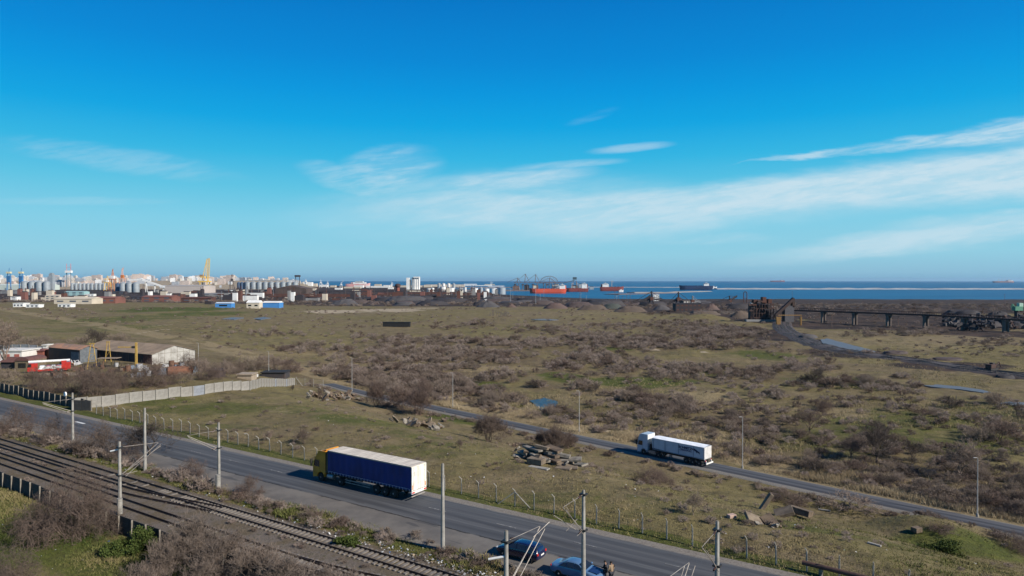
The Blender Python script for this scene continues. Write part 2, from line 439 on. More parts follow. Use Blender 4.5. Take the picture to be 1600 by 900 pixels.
dirt = np.maximum(dirt, ell_mask([(1190, 520, 60, 12), (1300, 493, 120, 14, .8), (1450, 500, 160, 12, .8), (1120, 482, 200, 6), (1180, 497, 60, 9), (1400, 511, 210, 5), (1300, 505, 90, 6), (1560, 522, 90, 6), (1330, 552, 80, 10, .8), (1480, 572, 100, 8, .9), (1600, 588, 60, 6, .9), (1250, 530, 30, 12, .9)], .6, .3))
sand = ell_mask([(525, 487, 42, 3), (600, 485, 60, 3.2, .8), (660, 482, 30, 2, .6), (239, 517, 4, 5, .8), (246, 509, 3, 3, .8), (233, 523, 4, 2, .7), (241, 503, 5, 1.5, .6), (1150, 489, 30, 4, .5), (1020, 546, 12, 2, .9), (1100, 550, 10, 1.5, .8),
                 (938, 673, 26, 2, .8), (965, 692, 22, 2, .4), (100, 598, 60, 10, .5), (455, 487, 20, 2, .5), (90, 585, 50, 4, .8), (1000, 480, 20, 2, .3)], .7, .4)
sand = np.maximum(sand, .75 * sm((Y - 2950) / 200.) * sm((-0.25 - X / np.maximum(Y, 1)) / .06))
sand = np.maximum(sand, (1 - sm((np.abs(nn - 61) - .7) / .8)) * .35)
straw = ell_mask([(720, 576, 160, 4, .8), (1000, 680, 130, 22, .7), (1150, 560, 60, 6, .5), (500, 555, 150, 5, .6), (950, 490, 300, 7, .5), (1400, 535, 150, 10, .6), (1500, 530, 120, 12, .6), (1320, 645, 40, 8, .9), (1090, 618, 50, 10, .9),
                  (440, 640, 60, 6, .6), (350, 620, 40, 5, .5), (420, 690, 80, 8, .4), (1300, 560, 60, 5, .5), (1350, 810, 120, 8, .5), (850, 765, 100, 8, .4), (640, 720, 100, 12, .4), (1400, 620, 160, 10, .4)], .9, .6)
brush = ell_mask([(p[0], p[1], p[2] * 1.1, p[3] * 1.25, min(1, p[4] * .8)) for p in PAT], .9, .6)
straw = np.maximum(straw, (1 - sm((np.abs(mm - 119) - 5.5) / 4.0)) * .95 * sm((fbm(X / 9, Y / 9) - .3) / .12))
ballast = (1 - sm((np.abs(nn - 41.0) - 4.6) / 1.2)) * (nn > 35)
BRUSH = True

G_M = bpy.data.materials.new('ground_grass_and_soil'); G_M.use_nodes = True
gt = G_M.node_tree; gt.nodes.clear(); g = NT(gt)
go = g.new('ShaderNodeOutputMaterial'); gb = g.new('ShaderNodeBsdfPrincipled'); gt.links.new(gb.outputs[0], go.inputs[0])
gc = g.new('ShaderNodeTexCoord'); gv = gc.outputs['Object']
n0 = g.noise(gv, 0.012, 5, .6, .6); n1 = g.noise(gv, 0.055, 6, .65, .4); n2 = g.noise(gv, 0.33, 6, .68, .3); n3 = g.noise(gv, 2.1, 5, .7); n4 = g.noise(gv, 9.0, 3, .7)
grn = g.mix(g.rng(n2, .35, .7), (0.060, 0.082, 0.014), (0.112, 0.122, 0.024))
grn = g.mix(g.rng(n3, .35, .75), grn, (0.030, 0.042, 0.012))
oli = g.mix(g.rng(n1, .35, .65), (0.180, 0.148, 0.066), (0.122, 0.102, 0.044))
bro = g.mix(g.rng(n2, .4, .7), (0.178, 0.138, 0.078), (0.112, 0.086, 0.050))
stw = g.mix(g.rng(n3, .35, .7), (0.290, 0.228, 0.130), (0.19, 0.148, 0.086))
base = g.mix(g.rng(g.add(g.mul(n0, .5), g.mul(n1, .5)), .44, .56), oli, bro)
base = g.mix(g.mul(g.rng(g.add(g.mul(n1, .4), g.mul(n2, .6)), .52, .64), .75), base, stw)
base = g.mix(g.mul(g.rng(n2, .57, .67), .38), base, grn)
stk = g.noise(gv, .16, 7, .72, 1.2)
base = g.mix(g.mul(g.rng(stk, .53, .62), .45), base, stw)
base = g.mix(g.mul(g.rng(stk, .47, .38), .55), base, (0.060, 0.050, 0.030))
base = g.mix(g.mul(g.rng(g.noise(gv, .8, 5, .7, .8), .56, .68), .55), base, (0.045, 0.037, 0.026))
brf = g.rng(g.add(g.attr('brush'), g.mul(g.sub(n2, .5), 1.3)), .35, .8)
base = g.mix(g.mul(brf, .5), base, g.mix(g.rng(n3, .35, .65), (0.150, 0.108, 0.068), (0.080, 0.058, 0.040)))
gf = g.rng(g.add(g.attr('green'), g.mul(g.sub(g.add(g.mul(n2, .6), g.mul(n1, .6)), .6), 1.4)), .32, .78)
base = g.mix(g.mul(gf, .88), base, grn)
sf = g.rng(g.add(g.attr('straw'), g.mul(g.sub(n2, .5), 1.6)), .4, .85)
base = g.mix(g.mul(sf, .8), base, stw)
df = g.rng(g.add(g.attr('dirt'), g.mul(g.sub(n1, .5), .6)), .35, .75)
base = g.mix(df, base, g.mix(g.rng(n1, .4, .6), (0.030, 0.023, 0.022), (0.070, 0.048, 0.038)))
base = g.mix(g.rng(g.add(g.attr('sand'), g.mul(g.sub(n2, .5), .8)), .4, .8), base, (0.34, 0.28, 0.20))
bal = g.mix(g.rng(n4, .4, .62), (0.105, 0.088, 0.074), (0.20, 0.17, 0.145))
bal = g.mix(g.rng(n2, .42, .62), bal, (0.125, 0.098, 0.066))
bal = g.mix(g.rng(n3, .55, .68), bal, (0.075, 0.072, 0.034))
base = g.mix(g.rng(g.add(g.attr('ballast'), g.mul(g.sub(n2, .5), .6)), .4, .6), base, bal)
base = g.mix(g.mul(g.rng(n4, .45, .75), .5), base, (0.030, 0.026, 0.016))
base = g.mix(g.mul(g.rng(g.noise(gv, 1.1, 6, .75, .9), .56, .66), .5), base, (0.040, 0.036, 0.018))
gt.links.new(base, gb.inputs['Base Color']); gb.inputs['Roughness'].default_value = .95; gb.inputs['Specular IOR Level'].default_value = .1
bp = g.new('ShaderNodeBump'); bp.inputs['Strength'].default_value = .9; bp.inputs['Distance'].default_value = .35
gt.links.new(g.add(g.mul(n3, .5), g.mul(n4, .16)), bp.inputs['Height']); gt.links.new(bp.outputs[0], gb.inputs['Normal'])
Vg = np.stack([X, Y, Z], -1).reshape(-1, 3)
ground = np_obj('ground', Vg, q, G_M, smooth=True, attrs={'green': green.ravel(), 'dirt': dirt.ravel(), 'sand': sand.ravel(), 'straw': straw.ravel(), 'ballast': ballast.ravel(), 'brush': brush.ravel()})
struct(ground)

# ------------------------------------------------------------------ sea
SEA_Z = -30.0
S_M = bpy.data.materials.new('sea_water'); S_M.use_nodes = True
t_ = S_M.node_tree; s = NT(t_); sb = t_.nodes['Principled BSDF']
sc_ = s.new('ShaderNodeTexCoord'); sv = sc_.outputs['Object']
mp = s.new('ShaderNodeMapping'); mp.inputs['Scale'].default_value = (1, 3.5, 1); t_.links.new(sv, mp.inputs[0])
wn = s.noise(mp.outputs[0], .0016, 5, .6, .5)
t_.links.new(s.mix(s.rng(wn, .4, .62), (0.003, 0.066, 0.150), (0.004, 0.092, 0.190)), sb.inputs['Base Color'])
sb.inputs['Roughness'].default_value = .42; sb.inputs['Specular IOR Level'].default_value = .22
bp = s.new('ShaderNodeBump'); bp.inputs['Strength'].default_value = .8; bp.inputs['Distance'].default_value = 1.2
t_.links.new(s.noise(sv, .06, 5, .65), bp.inputs['Height']); t_.links.new(bp.outputs[0], sb.inputs['Normal'])
ax = np.radians(np.linspace(-85, 85, 60)); rs = np.array([1500., 3000, 6000, 12000, 25000, 44000])
A2, R2 = np.meshgrid(ax, rs); V = np.stack([R2 * np.sin(A2), R2 * np.cos(A2), np.full_like(A2, SEA_Z)], -1).reshape(-1, 3)
ii = np.arange(A2.size).reshape(A2.shape)
Fq = np.stack([ii[:-1, :-1], ii[:-1, 1:], ii[1:, 1:], ii[1:, :-1]], -1).reshape(-1, 4)[:, ::-1]
struct(np_obj('sea', V, Fq, S_M))

# ------------------------------------------------------------------ roads: ribbons with real thickness laid on the ground, local x = along, y = across
def road_mat(name, kind):
    M = bpy.data.materials.new(name); M.use_nodes = True; t = M.node_tree; r = NT(t); b = t.nodes['Principled BSDF']
    tcn = r.new('ShaderNodeTexCoord'); v = tcn.outputs['Object']
    sp_ = r.new('ShaderNodeSeparateXYZ'); t.links.new(v, sp_.inputs[0]); x, y, z = sp_.outputs
    st = r.noise(r.xyz(r.mul(x, .05), r.mul(y, 1.9), 0), 1.0, 6, .62, .3)
    bl = r.noise(v, .25, 6, .62); fn = r.noise(v, 6, 4, .7)
    if kind == 1:
        wob = r.mul(r.sub(r.noise(v, .18, 4, .6), .5), .5)
        yv = r.add(y, wob)
        asp = r.mix(r.rng(st, .36, .66), (0.056, 0.059, 0.066), (0.098, 0.099, 0.102))
        shl = r.mix(r.rng(bl, .35, .65), (0.155, 0.140, 0.122), (0.108, 0.099, 0.090))
        grv = r.mix(r.rng(fn, .4, .65), (0.21, 0.185, 0.155), (0.13, 0.11, 0.09))
        col = r.mix(r.rng(yv, -2.15, -1.75), shl, asp)
        col = r.mix(r.mul(r.rng(r.m('ABSOLUTE', r.add(y, .75)), .0, .85, 1, 0), .62), col, (0.040, 0.042, 0.047))
        col = r.mix(r.mul(r.rng(r.m('ABSOLUTE', r.add(y, -1.1)), .0, .7, 1, 0), .62), col, (0.040, 0.042, 0.048))
        col = r.mix(r.mul(r.rng(r.m('ABSOLUTE', r.add(y, -3.4)), .0, .7, 1, 0), .4), col, (0.052, 0.055, 0.06))
        crack = r.rng(r.m('ABSOLUTE', r.add(r.add(y, 1.95), r.mul(r.sub(r.noise(v, .5, 5, .7), .5), .7))), .03, .17, 1, 0)
        col = r.mix(r.mul(crack, r.rng(bl, .36, .5)), col, (0.02, 0.018, 0.016))
        patch = r.rng(r.noise(r.xyz(r.mul(x, .12), r.mul(y, .7), 7.0), 1.0, 3, .5, .2), .60, .64)
        col = r.mix(r.mul(patch, .6), col, (0.05, 0.05, 0.052))
        col = r.mix(r.rng(r.add(y, r.mul(wob, 1.6)), 4.45, 4.9), col, grv)
        col = r.mix(r.rng(r.add(y, r.mul(wob, 1.6)), -5.5, -5.9), col, grv)
    else:
        col = r.mix(r.rng(st, .35, .65), (0.058, 0.061, 0.070), (0.092, 0.093, 0.098))
        for yc in (-.95, .75):
            col = r.mix(r.mul(r.rng(r.m('ABSOLUTE', r.sub(y, yc)), .1, .65, 1, 0), .7), col, (0.032, 0.034, 0.040))
        col = r.mix(r.rng(r.add(y, r.mul(r.sub(bl, .5), .6)), -1.45, -1.75), col, r.mix(r.rng(fn, .4, .6), (0.24, 0.22, 0.19), (0.17, 0.155, 0.13)))
        col = r.mix(r.rng(r.add(y, r.mul(r.sub(bl, .5), .4)), 2.25, 2.45), col, (0.17, 0.155, 0.13))
    t.links.new(col, b.inputs['Base Color']); b.inputs['Roughness'].default_value = .8; b.inputs['Specular IOR Level'].default_value = .25
    bp = r.new('ShaderNodeBump'); bp.inputs['Strength'].default_value = .25; bp.inputs['Distance'].default_value = .03
    t.links.new(fn, bp.inputs['Height']); t.links.new(bp.outputs[0], b.inputs['Normal'])
    return M
def ribbon(name, origin, ang, us, cs, zf, mats, edge=.0, wobble=.25):
    """us: along positions, cs: across positions, zf(x_world,y_world)->z ; skirt at the sides"""
    ca, sa = math.cos(ang), math.sin(ang)
    U, Cc = np.meshgrid(us, cs, indexing='ij')
    Cc = Cc.copy()
    w = (fbm(us / 2.3, us * 0 + 3.3, 4) - .5) * 2 * wobble; w2 = (fbm(us / 2.7, us * 0 + 9.3, 4) - .5) * 2 * wobble
    Cc[:, -1] += w; Cc[:, 0] += w2
    xw = origin[0] + U * ca - Cc * sa; yw = origin[1] + U * sa + Cc * ca
    Zz = zf(xw, yw)
    Zz[:, 0] -= .25; Zz[:, -1] -= .25
    V = np.stack([U, Cc, Zz - origin[2]], -1).reshape(-1, 3)
    i = np.arange(U.size).reshape(U.shape)
    Q = np.stack([i[:-1, :-1], i[1:, :-1], i[1:, 1:], i[:-1, 1:]], -1).reshape(-1, 4)
    o = np_obj(name, V, Q, mats, smooth=True); o.location = origin; o.rotation_euler = (0, 0, ang)
    return struct(o)
A1 = math.atan2(D1[1], D1[0]); A2_ = math.atan2(D2[1], D2[0])
o1 = UN(0, 55.3)
ribbon('road', (o1.x, o1.y, 0), A1, np.arange(-330, 60, .8), np.array([-6.35, -6.0, -3, 0, 3, 5.9, 6.25]), lambda x, y: base_z(x, y) + .10 + (fbm(x / 15, y / 15, 3) - .5) * .05, road_mat('near_road_asphalt', 1))
o2 = UM(0, 109.5)
ribbon('side_road', (o2.x, o2.y, 0), A2_, np.arange(-190, 120, 1.2), np.array([-2.95, -2.75, 0, 2.6, 2.8]), lambda x, y: base_z(x, y) + .14, road_mat('far_road_asphalt', 2), wobble=.15)
# worn lane paint (thin sheets on the asphalt)
paint = mat('worn_road_paint', (0.42, 0.41, 0.38), (0.16, 0.16, 0.16), scale=3, lo=.3, hi=.55)
mk = MB()
for u0 in np.arange(-200, 40, 9.0):
    a = UN(u0, 57.0); mk.box((a.x, a.y, .128), (2.4, .1, .012), A1)
struct(mk.build('lane_markings', paint))
mk = MB()
c = UN(-128, 57.7)
mk.box((c.x, c.y, .129), (3.2, .5, .012), A1)
struct(mk.build('white_road_patch', mat('white_patch', (0.6, 0.6, 0.58), (.4, .4, .4))))

# ------------------------------------------------------------------ puddles
W_M = bpy.data.materials.new('puddle_water'); W_M.use_nodes = True
wb = W_M.node_tree.nodes['Principled BSDF']; wb.inputs['Base Color'].default_value = (0.115, 0.12, 0.13, 1); wb.inputs['Roughness'].default_value = .45; wb.inputs['Specular IOR Level'].default_value = .15  # grey base colour stands in for the reflection of the low sky
pond_m = mat('dark_pond_water', (.016, .022, .034), (.022, .03, .042), rough=.3, scale=.2)
def puddle(name, pts, lift=.05, seed=0):
    P = [G(*p) for p in pts]; z = max(base_z(p.x, p.y) for p in P)
    c = sum(P, Vector()) / len(P)
    # densify + wobble
    out = []
    r_ = random.Random(seed)
    for i in range(len(P)):
        a, b = P[i], P[(i + 1) % len(P)]
        for k in range(5):
            q_ = a.lerp(b, k / 5); q_ = q_ + (q_ - c) * r_.uniform(-.06, .06); out.append(q_)
    zz = max(Tf(p.x, p.y) for p in out + [c]) * .5 + .5 * Tf(c.x, c.y) + lift
    me = bpy.data.meshes.new(name)
    n = len(out); me.from_pydata([(p.x, p.y, zz) for p in out] + [(p.x, p.y, zz - 2.0) for p in out], [], [tuple(range(n))] + [(i, n + i, n + (i + 1) % n, (i + 1) % n) for i in range(n)])
    me.materials.append(pond_m if seed == 6 else W_M); o = bpy.data.objects.new(name, me); C.objects.link(o); return struct(o)
puddle('puddle', [(1281, 533), (1292, 530), (1315, 536), (1345, 544), (1371, 551), (1352, 554), (1315, 549), (1290, 541)], .25, 1)
puddle('puddle', [(1446, 604), (1465, 602.5), (1500, 605.5), (1530, 610), (1552, 615), (1535, 615), (1500, 610), (1460, 606.5)], .15, 2)
puddle('puddle', [(345, 499), (362, 497), (380, 498), (366, 500.5)], .3, 3)
puddle('puddle', [(394, 498), (410, 496), (424, 498), (408, 500)], .3, 4)
puddle('puddle', [(830, 500), (850, 499), (872, 500.3), (860, 501.4), (842, 501)], .3, 5)
puddle('puddle', [(828, 627), (850, 622), (872, 628), (868, 640), (846, 641)], .1, 6)
0 and puddle('puddle', [(480, 490), (500, 488), (520, 490), (500, 491.5)], .3, 7)
0 and puddle('puddle', [(655, 497), (680, 495.5), (694, 497), (672, 499)], .3, 8)
puddle('puddle', [(1560, 630), (1580, 627), (1610, 630), (1590, 634)], .1, 9)

# ------------------------------------------------------------------ railway beside the road (things with rails and sleepers as parts)
rail_m = mat('rusty_rail_steel', (0.055, 0.036, 0.028), (0.028, 0.020, 0.017), rough=.6, metal=.3, scale=3)
sleep_m = mat('concrete_sleeper', (0.20, 0.178, 0.155), (0.10, 0.085, 0.07), scale=1.1)
BZ = .06
def rail_strip(pts, off):
    mb = MB(); prev = None
    for i in range(len(pts)):
        a = pts[max(i - 1, 0)]; b = pts[min(i + 1, len(pts) - 1)]
        t = Vector((b[0] - a[0], b[1] - a[1], 0)).normalized(); nrm = Vector((-t.y, t.x, 0))
        c = Vector((pts[i][0], pts[i][1], pts[i][2])) + nrm * off
        ring = [c + nrm * o_ + Vector((0, 0, z_)) for o_, z_ in ((-.07, .0), (-.03, .05), (-.036, .17), (.036, .17), (.03, .05), (.07, .0))]
        o = len(mb.v); mb.v.extend([tuple(p) for p in ring])
        if prev is not None:
            for k in range(6): mb.f.append((prev + k, prev + (k + 1) % 6, o + (k + 1) % 6, o + k)); mb.mi.append(0)
        prev = o
    return mb
def track(label, pts, sleepers=True, ulo=-200, sink=0.0, spacing=.62, umin=-95, umax=-5, cap=96, length=2.5, rail_material=None, group='railway tracks beside the road'):
    root = thing('railway_track', label, 'railway track', pts[0], 0, group)
    for sgn in (-1, 1): rail_strip(pts, sgn * .7175).build('rail', rail_material or rail_m, root, local=False)
    if sleepers:
        L = 0; cum = [0]
        for i in range(len(pts) - 1): L += (Vector(pts[i + 1]) - Vector(pts[i])).length; cum.append(L)
        proto = MB().box((0, 0, -.04), (.26, length, .16)); first = None; rest = MB(); cnt = 0
        s_ = .3; items = []
        while s_ < L:
            j = max(0, np.searchsorted(cum, s_) - 1); f_ = (s_ - cum[j]) / max(cum[j + 1] - cum[j], 1e-6)
            p = Vector(pts[j]).lerp(Vector(pts[j + 1]), f_); d = Vector(pts[j + 1]) - Vector(pts[j])
            items.append((p, math.atan2(d.y, d.x))); s_ += spacing
        items.sort(key=lambda it: it[0].y)
        items = [it for it in items if it[0].y > 48 and abs(it[0].x) < it[0].y * .85 and (D1[0] * it[0].x + D1[1] * it[0].y) > ulo + random.gauss(0, 5)]
        for p, a in items[:cap]:
            if first is None: first = proto.build('sleeper', sleep_m, root); o = first
            else: o = first.copy(); C.objects.link(o); o.parent = root
            o.location = (p.x - root.location.x, p.y - root.location.y, p.z - root.location.z - sink + random.uniform(-.03, .015)); o.rotation_euler = (0, 0, a + random.uniform(-.03, .03))
        if len(items) > cap:
            for p, a in items[cap:]: rest.box((p.x, p.y, p.z - .04), (.26, length, .16), a)
            o = rest.build('sleeper', sleep_m, root, local=False); o['kind'] = 'stuff'
    return root
def line_pts(n, u0, u1, step=3, dn=lambda u: 0): return [tuple(UN(u, n + dn(u), BZ)) for u in np.arange(u0, u1 + .01, step)]
track('main railway track nearest the road with pale concrete sleepers showing', line_pts(44.25, -190, 10), ulo=-80)
track('railway track nearest the panel fence, half sunk in ballast', line_pts(39.55, -190, 10), ulo=-62, sink=.05)
track('crossover track with switch rails running between the two main tracks', [tuple(UN(u, 39.55 + 4.7 * float(sm(np.array((u + 52) / 38.))), BZ + .012)) for u in np.arange(-52, -13, 1.0)])
track('old rusty siding track almost buried in earth at the left', line_pts(42.0, -190, -66, 3, dn=lambda u: 2.0 * float(sm(np.array((u + 84) / 20.)))), sleepers=False)
# ------------------------------------------------------------------ materials for objects
concrete = mat('weathered_concrete', (0.31, 0.295, 0.265), (0.19, 0.178, 0.158), scale=1.2, bump=.2, bscale=12)
concrete_dark = mat('dirty_concrete', (0.24, 0.215, 0.18), (0.12, 0.105, 0.085), scale=1.6, bump=.3)
steel_dark = mat('dark_steel', (0.05, 0.05, 0.052), (0.03, 0.028, 0.026), rough=.55, metal=.4)
tube_pale = mat('pale_galvanised_tube', (0.33, 0.30, 0.265), (0.22, 0.19, 0.165), rough=.5, metal=.3)
insul = mat('brown_insulator', (0.08, 0.04, 0.03), (0.05, 0.03, 0.025), rough=.35)
rubber = mat('tyre_rubber', (0.018, 0.018, 0.018), (0.035, 0.033, 0.03), rough=.9)
rimm = mat('wheel_rim', (0.30, 0.30, 0.31), (0.14, 0.13, 0.12), rough=.5, metal=.4, scale=4)
glass = mat('dark_glass', (0.012, 0.014, 0.017), (0.02, 0.022, 0.025), rough=.08, spec=.7)
red_l = mat('red_lens', (0.45, 0.02, 0.015), (0.3, 0.015, 0.01), rough=.3)
white_p = mat('white_plate', (0.75, 0.74, 0.70), (0.6, 0.58, 0.54), rough=.5)
chassis_m = mat('chassis_black', (0.022, 0.022, 0.023), (0.05, 0.045, 0.04), rough=.8, scale=4)

def wheel(root, x, y, rad_=.5, w=.3, side=1, hub=None):
    o = MB(); prof = [(rad_ * .62, -w / 2), (rad_ * .93, -w / 2), (rad_, -w * .36), (rad_, w * .36), (rad_ * .93, w / 2), (rad_ * .62, w / 2)]
    o.lathe((0, 0, 0), prof, 24)
    o.v = [(a + x, c + y, b + rad_) for a, b, c in o.v]
    wh = o.build('wheel', rubber, root, smooth=True)
    r_ = MB().lathe((0, 0, 0), [(rad_ * .6, -w / 2 - .006), (rad_ * .6, 0), (rad_ * .22, .02), (rad_ * .22, w * .5 + .012), (rad_ * .34, w * .5 + .02), (rad_ * .6, w / 2 + .01)][:1] + [(rad_ * .6, w / 2 - .04), (rad_ * .5, w / 2 - .10), (rad_ * .26, w / 2 - .06), (rad_ * .2, w / 2 + .03)], 20)
    sg = side
    r_.v = [(a + x, sg * c + y, b + rad_) for a, b, c in r_.v]
    r_.build('rim', rimm, wh, smooth=True)
    return wh

def text_part(txt, size, mtl, parent, loc, rot, name='lettering', depth=.01, sx=1.0):
    cu = bpy.data.curves.new(name, 'FONT'); cu.body = txt; cu.size = size; cu.extrude = depth; cu.align_x = 'CENTER'; cu.offset = size * .035
    to = bpy.data.objects.new('t', cu); C.objects.link(to)
    dg = bpy.context.evaluated_depsgraph_get(); me = bpy.data.meshes.new_from_object(to.evaluated_get(dg))
    bpy.data.objects.remove(to); me.materials.clear(); me.materials.append(mtl)
    o = bpy.data.objects.new(name, me); C.objects.link(o); o.parent = parent; o.location = loc; o.rotation_euler = rot; o.scale = (sx, 1, 1)
    return o

def tractor(root, x0, body, L=2.25, H=3.75, sleeper_box=False, fairing=True):
    """cab with front at x0, extends back; y left +"""
    w = 1.24
    side = [(x0 - L, 1.0), (x0 - .02, .42), (x0, 1.5), (x0 - .06, 1.75), (x0 - .30, 2.75), (x0 - .55, 2.98), (x0 - .95, H - .1), (x0 - 1.3, H), (x0 - L, H)] if fairing else \
           [(x0 - L, 1.0), (x0 - .02, .42), (x0, 1.5), (x0 - .05, 1.75), (x0 - .24, 2.9), (x0 - .35, 3.3), (x0 - .6, H - .08), (x0 - .9, H), (x0 - L, H)]
    # body with wheel arch cut
    arch = [(x0 - 1.42 + .62 * math.cos(t), .5 + .66 * math.sin(t)) for t in np.linspace(math.pi * .98, math.pi * .12, 9)]
    poly = [(x0 - L, .98)] + [(x0 - 2.02, .98)] + arch + [(x0 - .78, .45)] + side[1:]
    mb = MB(); mb.prism(poly, 'y', -w, w)
    cab = mb.build('cab', body, root, bevel=.05, seg=2, smooth=True)
    for s in (-1, 1):
        MB().prism([(x0 - .24, 1.82), (x0 - .40, 2.55), (x0 - 1.18, 2.55), (x0 - 1.18, 1.72), (x0 - .5, 1.72)], 'y', s * (w - .01), s * (w + .008)).build('side_window', glass, cab)
        d = MB()
        d.path([(x0 - .18, s * (w + .004), .95), (x0 - .2, s * (w + .004), 1.75), (x0 - .42, s * (w + .004), 2.62), (x0 - 1.26, s * (w + .004), 2.62), (x0 - 1.26, s * (w + .004), 1.2)], .014, 4)
        d.build('door_seam', steel_dark, cab)
        mbm = MB(); mbm.box((x0 + .02, s * (w + .2), 2.3), (.14, .24, .62)); mbm.box((x0 + .02, s * (w + .2), 1.85), (.14, .22, .24)); mbm.tube((x0 - .15, s * w, 2.6), (x0 + .02, s * (w + .16), 2.58), .02)
        mbm.build('mirror', chassis_m, root, bevel=.02)
        MB().box((x0 - .01, s * .98, .72), (.1, .34, .2)).build('headlight', mat('headlamp_glass', (.55, .56, .56), (.4, .4, .4), rough=.15), root, bevel=.02)
        MB().box((x0 - 1.42, s * (w + .01), .62), (.34, .02, .06)).build('step', steel_dark, root)
    MB().hexa([(x0 - .07, -1.1, 1.74), (x0 - .07, 1.1, 1.74), (x0 - .26, 1.06, 2.62), (x0 - .26, -1.06, 2.62), (x0 - .03, -1.1, 1.76), (x0 - .03, 1.1, 1.76), (x0 - .235, 1.06, 2.64), (x0 - .235, -1.06, 2.64)]).build('windscreen', glass, cab)
    gr = MB()
    for k in range(5): gr.box((x0 + .005, 0, .78 + k * .17), (.05, 1.5, .08))
    gr.build('grille', chassis_m, root)
    MB().box((x0 - .02, 0, .46), (.14, 2.4, .28)).build('front_bumper', body, root, bevel=.04)
    MB().box((x0 - .26, 0, 2.82), (.5, 2.2, .035), ry=.25).build('sun_visor', chassis_m, root)
    return cab
def seam_strip(): pass

# ------------------------------------------------------------------ blue curtain-side lorry on the near road
yellow = mat('mustard_cab_paint', (0.62, 0.27, 0.03), (0.45, 0.19, 0.025), rough=.35, scale=.8, coat=.3)
tarp = mat('blue_tarpaulin', (0.005, 0.029, 0.165), (0.008, 0.022, 0.10), rough=.5, scale=.7, bump=.35, bscale=1.4, stretch=(1, 1, .35))
roof_m = mat('dusty_white_roof', (0.58, 0.53, 0.46), (0.40, 0.36, 0.31), scale=.9, stretch=(3, .5, 1))
door_m = mat('cream_rear_doors', (0.80, 0.76, 0.66), (0.66, 0.60, 0.50), scale=1.2, rough=.5)
a0 = G(479, 746); rear_n = UN(0, 0)
truck_c = UN(-52.4 + .0, 55.2, .13)
fN = UN(-60.2, 0)
lorry = thing('lorry', 'long lorry with mustard yellow cab and blue curtain-sided trailer driving on the near road', 'lorry')
cab_x = 8.15
tractor(lorry, cab_x, yellow)
MB().prism([(cab_x - 2.2, 3.72), (cab_x - 1.3, 3.74), (cab_x - 2.2, 3.98)], 'y', -1.0, 1.0).build('roof_deflector', yellow, lorry, bevel=.03)
for s in (-1, 1):
    MB().prism([(cab_x - 2.75, 1.1), (cab_x - 2.24, 1.1), (cab_x - 2.24, 3.7), (cab_x - 2.65, 3.7)], 'y', s * 1.16, s * 1.2).build('side_fairing', mat('dark_yellow_side_fairing', (.10, .07, .02), (.05, .04, .02)), lorry)
ch = MB()
for s in (-1, 1):
    ch.box((3.6, s * .4, .85), (6.6, .1, .28)); ch.box((-1.6, s * .42, 1.02), (12.6, .12, .3))
for x in (6.5, 3.1, -2.7, -4.05, -5.4): ch.tube((x, -1.0, .5), (x, 1.0, .5), .1)
ch.build('chassis', chassis_m, lorry)
MB().tube((4.6, .95, .75), (5.6, .95, .75), .33, n=14).build('fuel_tank', mat('aluminium_tank', (.35, .35, .35), (.2, .2, .2), rough=.4, metal=.6), lorry)
MB().tube((4.5, -.95, .75), (5.7, -.95, .75), .33, n=14).build('fuel_tank', MATS['aluminium_tank'], lorry)
for x in (6.72, 3.2, -2.7, -4.05, -5.4):
    for s in (-1, 1): wheel(lorry, x, s * 1.06, .5, .34 if x != 3.2 else .56, s)
MB().box((-1.35, 0, 1.24), (13.6, 2.5, .16)).build('trailer_floor', chassis_m, lorry)
cs = MB(); nx = 96
for s in (-1, 1):
    vs = []; fs = []
    for i in range(nx + 1):
        x = -8.1 + 13.5 * i / nx
        for j in range(7):
            z = 1.30 + (3.86 - 1.30) * j / 6
            y = 1.265 + .018 * math.sin(i * .9) * math.sin(j * math.pi / 6) + .022 * (fbm(np.array([i * .23]), np.array([j * .5 + s * 9]), 3)[0] - .5)
            vs.append((x, s * y, z))
    for i in range(nx):
        for j in range(6):
            a = i * 7 + j; fs.append((a, a + 7, a + 8, a + 1))
    o = MB(); o._add(vs, fs); o.box((-1.35, s * 1.235, 2.58), (13.5, .03, 2.56)); o.build('side_curtain', tarp, lorry, smooth=True)
    st = MB()
    st.box((-1.35, s * 1.28, 1.46), (13.3, .012, .03)); st.build('strap_rail', mat('grey_strap', (.42, .44, .48), (.3, .3, .34)), lorry)
    p0 = None
    for k in range(27):
        x = -7.9 + k * .505
        if p0 is None:
            p0 = MB().box((0, 0, 0), (.05, .014, .3 if True else .2)).build('strap', MATS['grey_strap'], lorry); o = p0
        else:
            o = p0.copy(); C.objects.link(o); o.parent = lorry
        o.location = (x, s * 1.287, 1.33)
rf = MB(); rf.box((-1.35, 0, 3.93), (13.6, 2.54, .10))
for k in range(26): rf.box((-7.9 + k * .525, 0, 3.99), (.055, 2.44, .025))
rf.build('trailer_roof', roof_m, lorry, bevel=.015)
for s in (-1, 1): MB().box((-1.35, s * 1.275, 3.92), (13.62, .03, .13)).build('roof_edge', mat('dull_alloy', (.30, .29, .28), (.2, .2, .19), metal=.3, rough=.5), lorry)
MB().box((5.45, 0, 2.6), (.05, 2.52, 2.6)).build('front_wall', mat('trailer_front', (.14, .13, .11), (.08, .07, .06)), lorry)
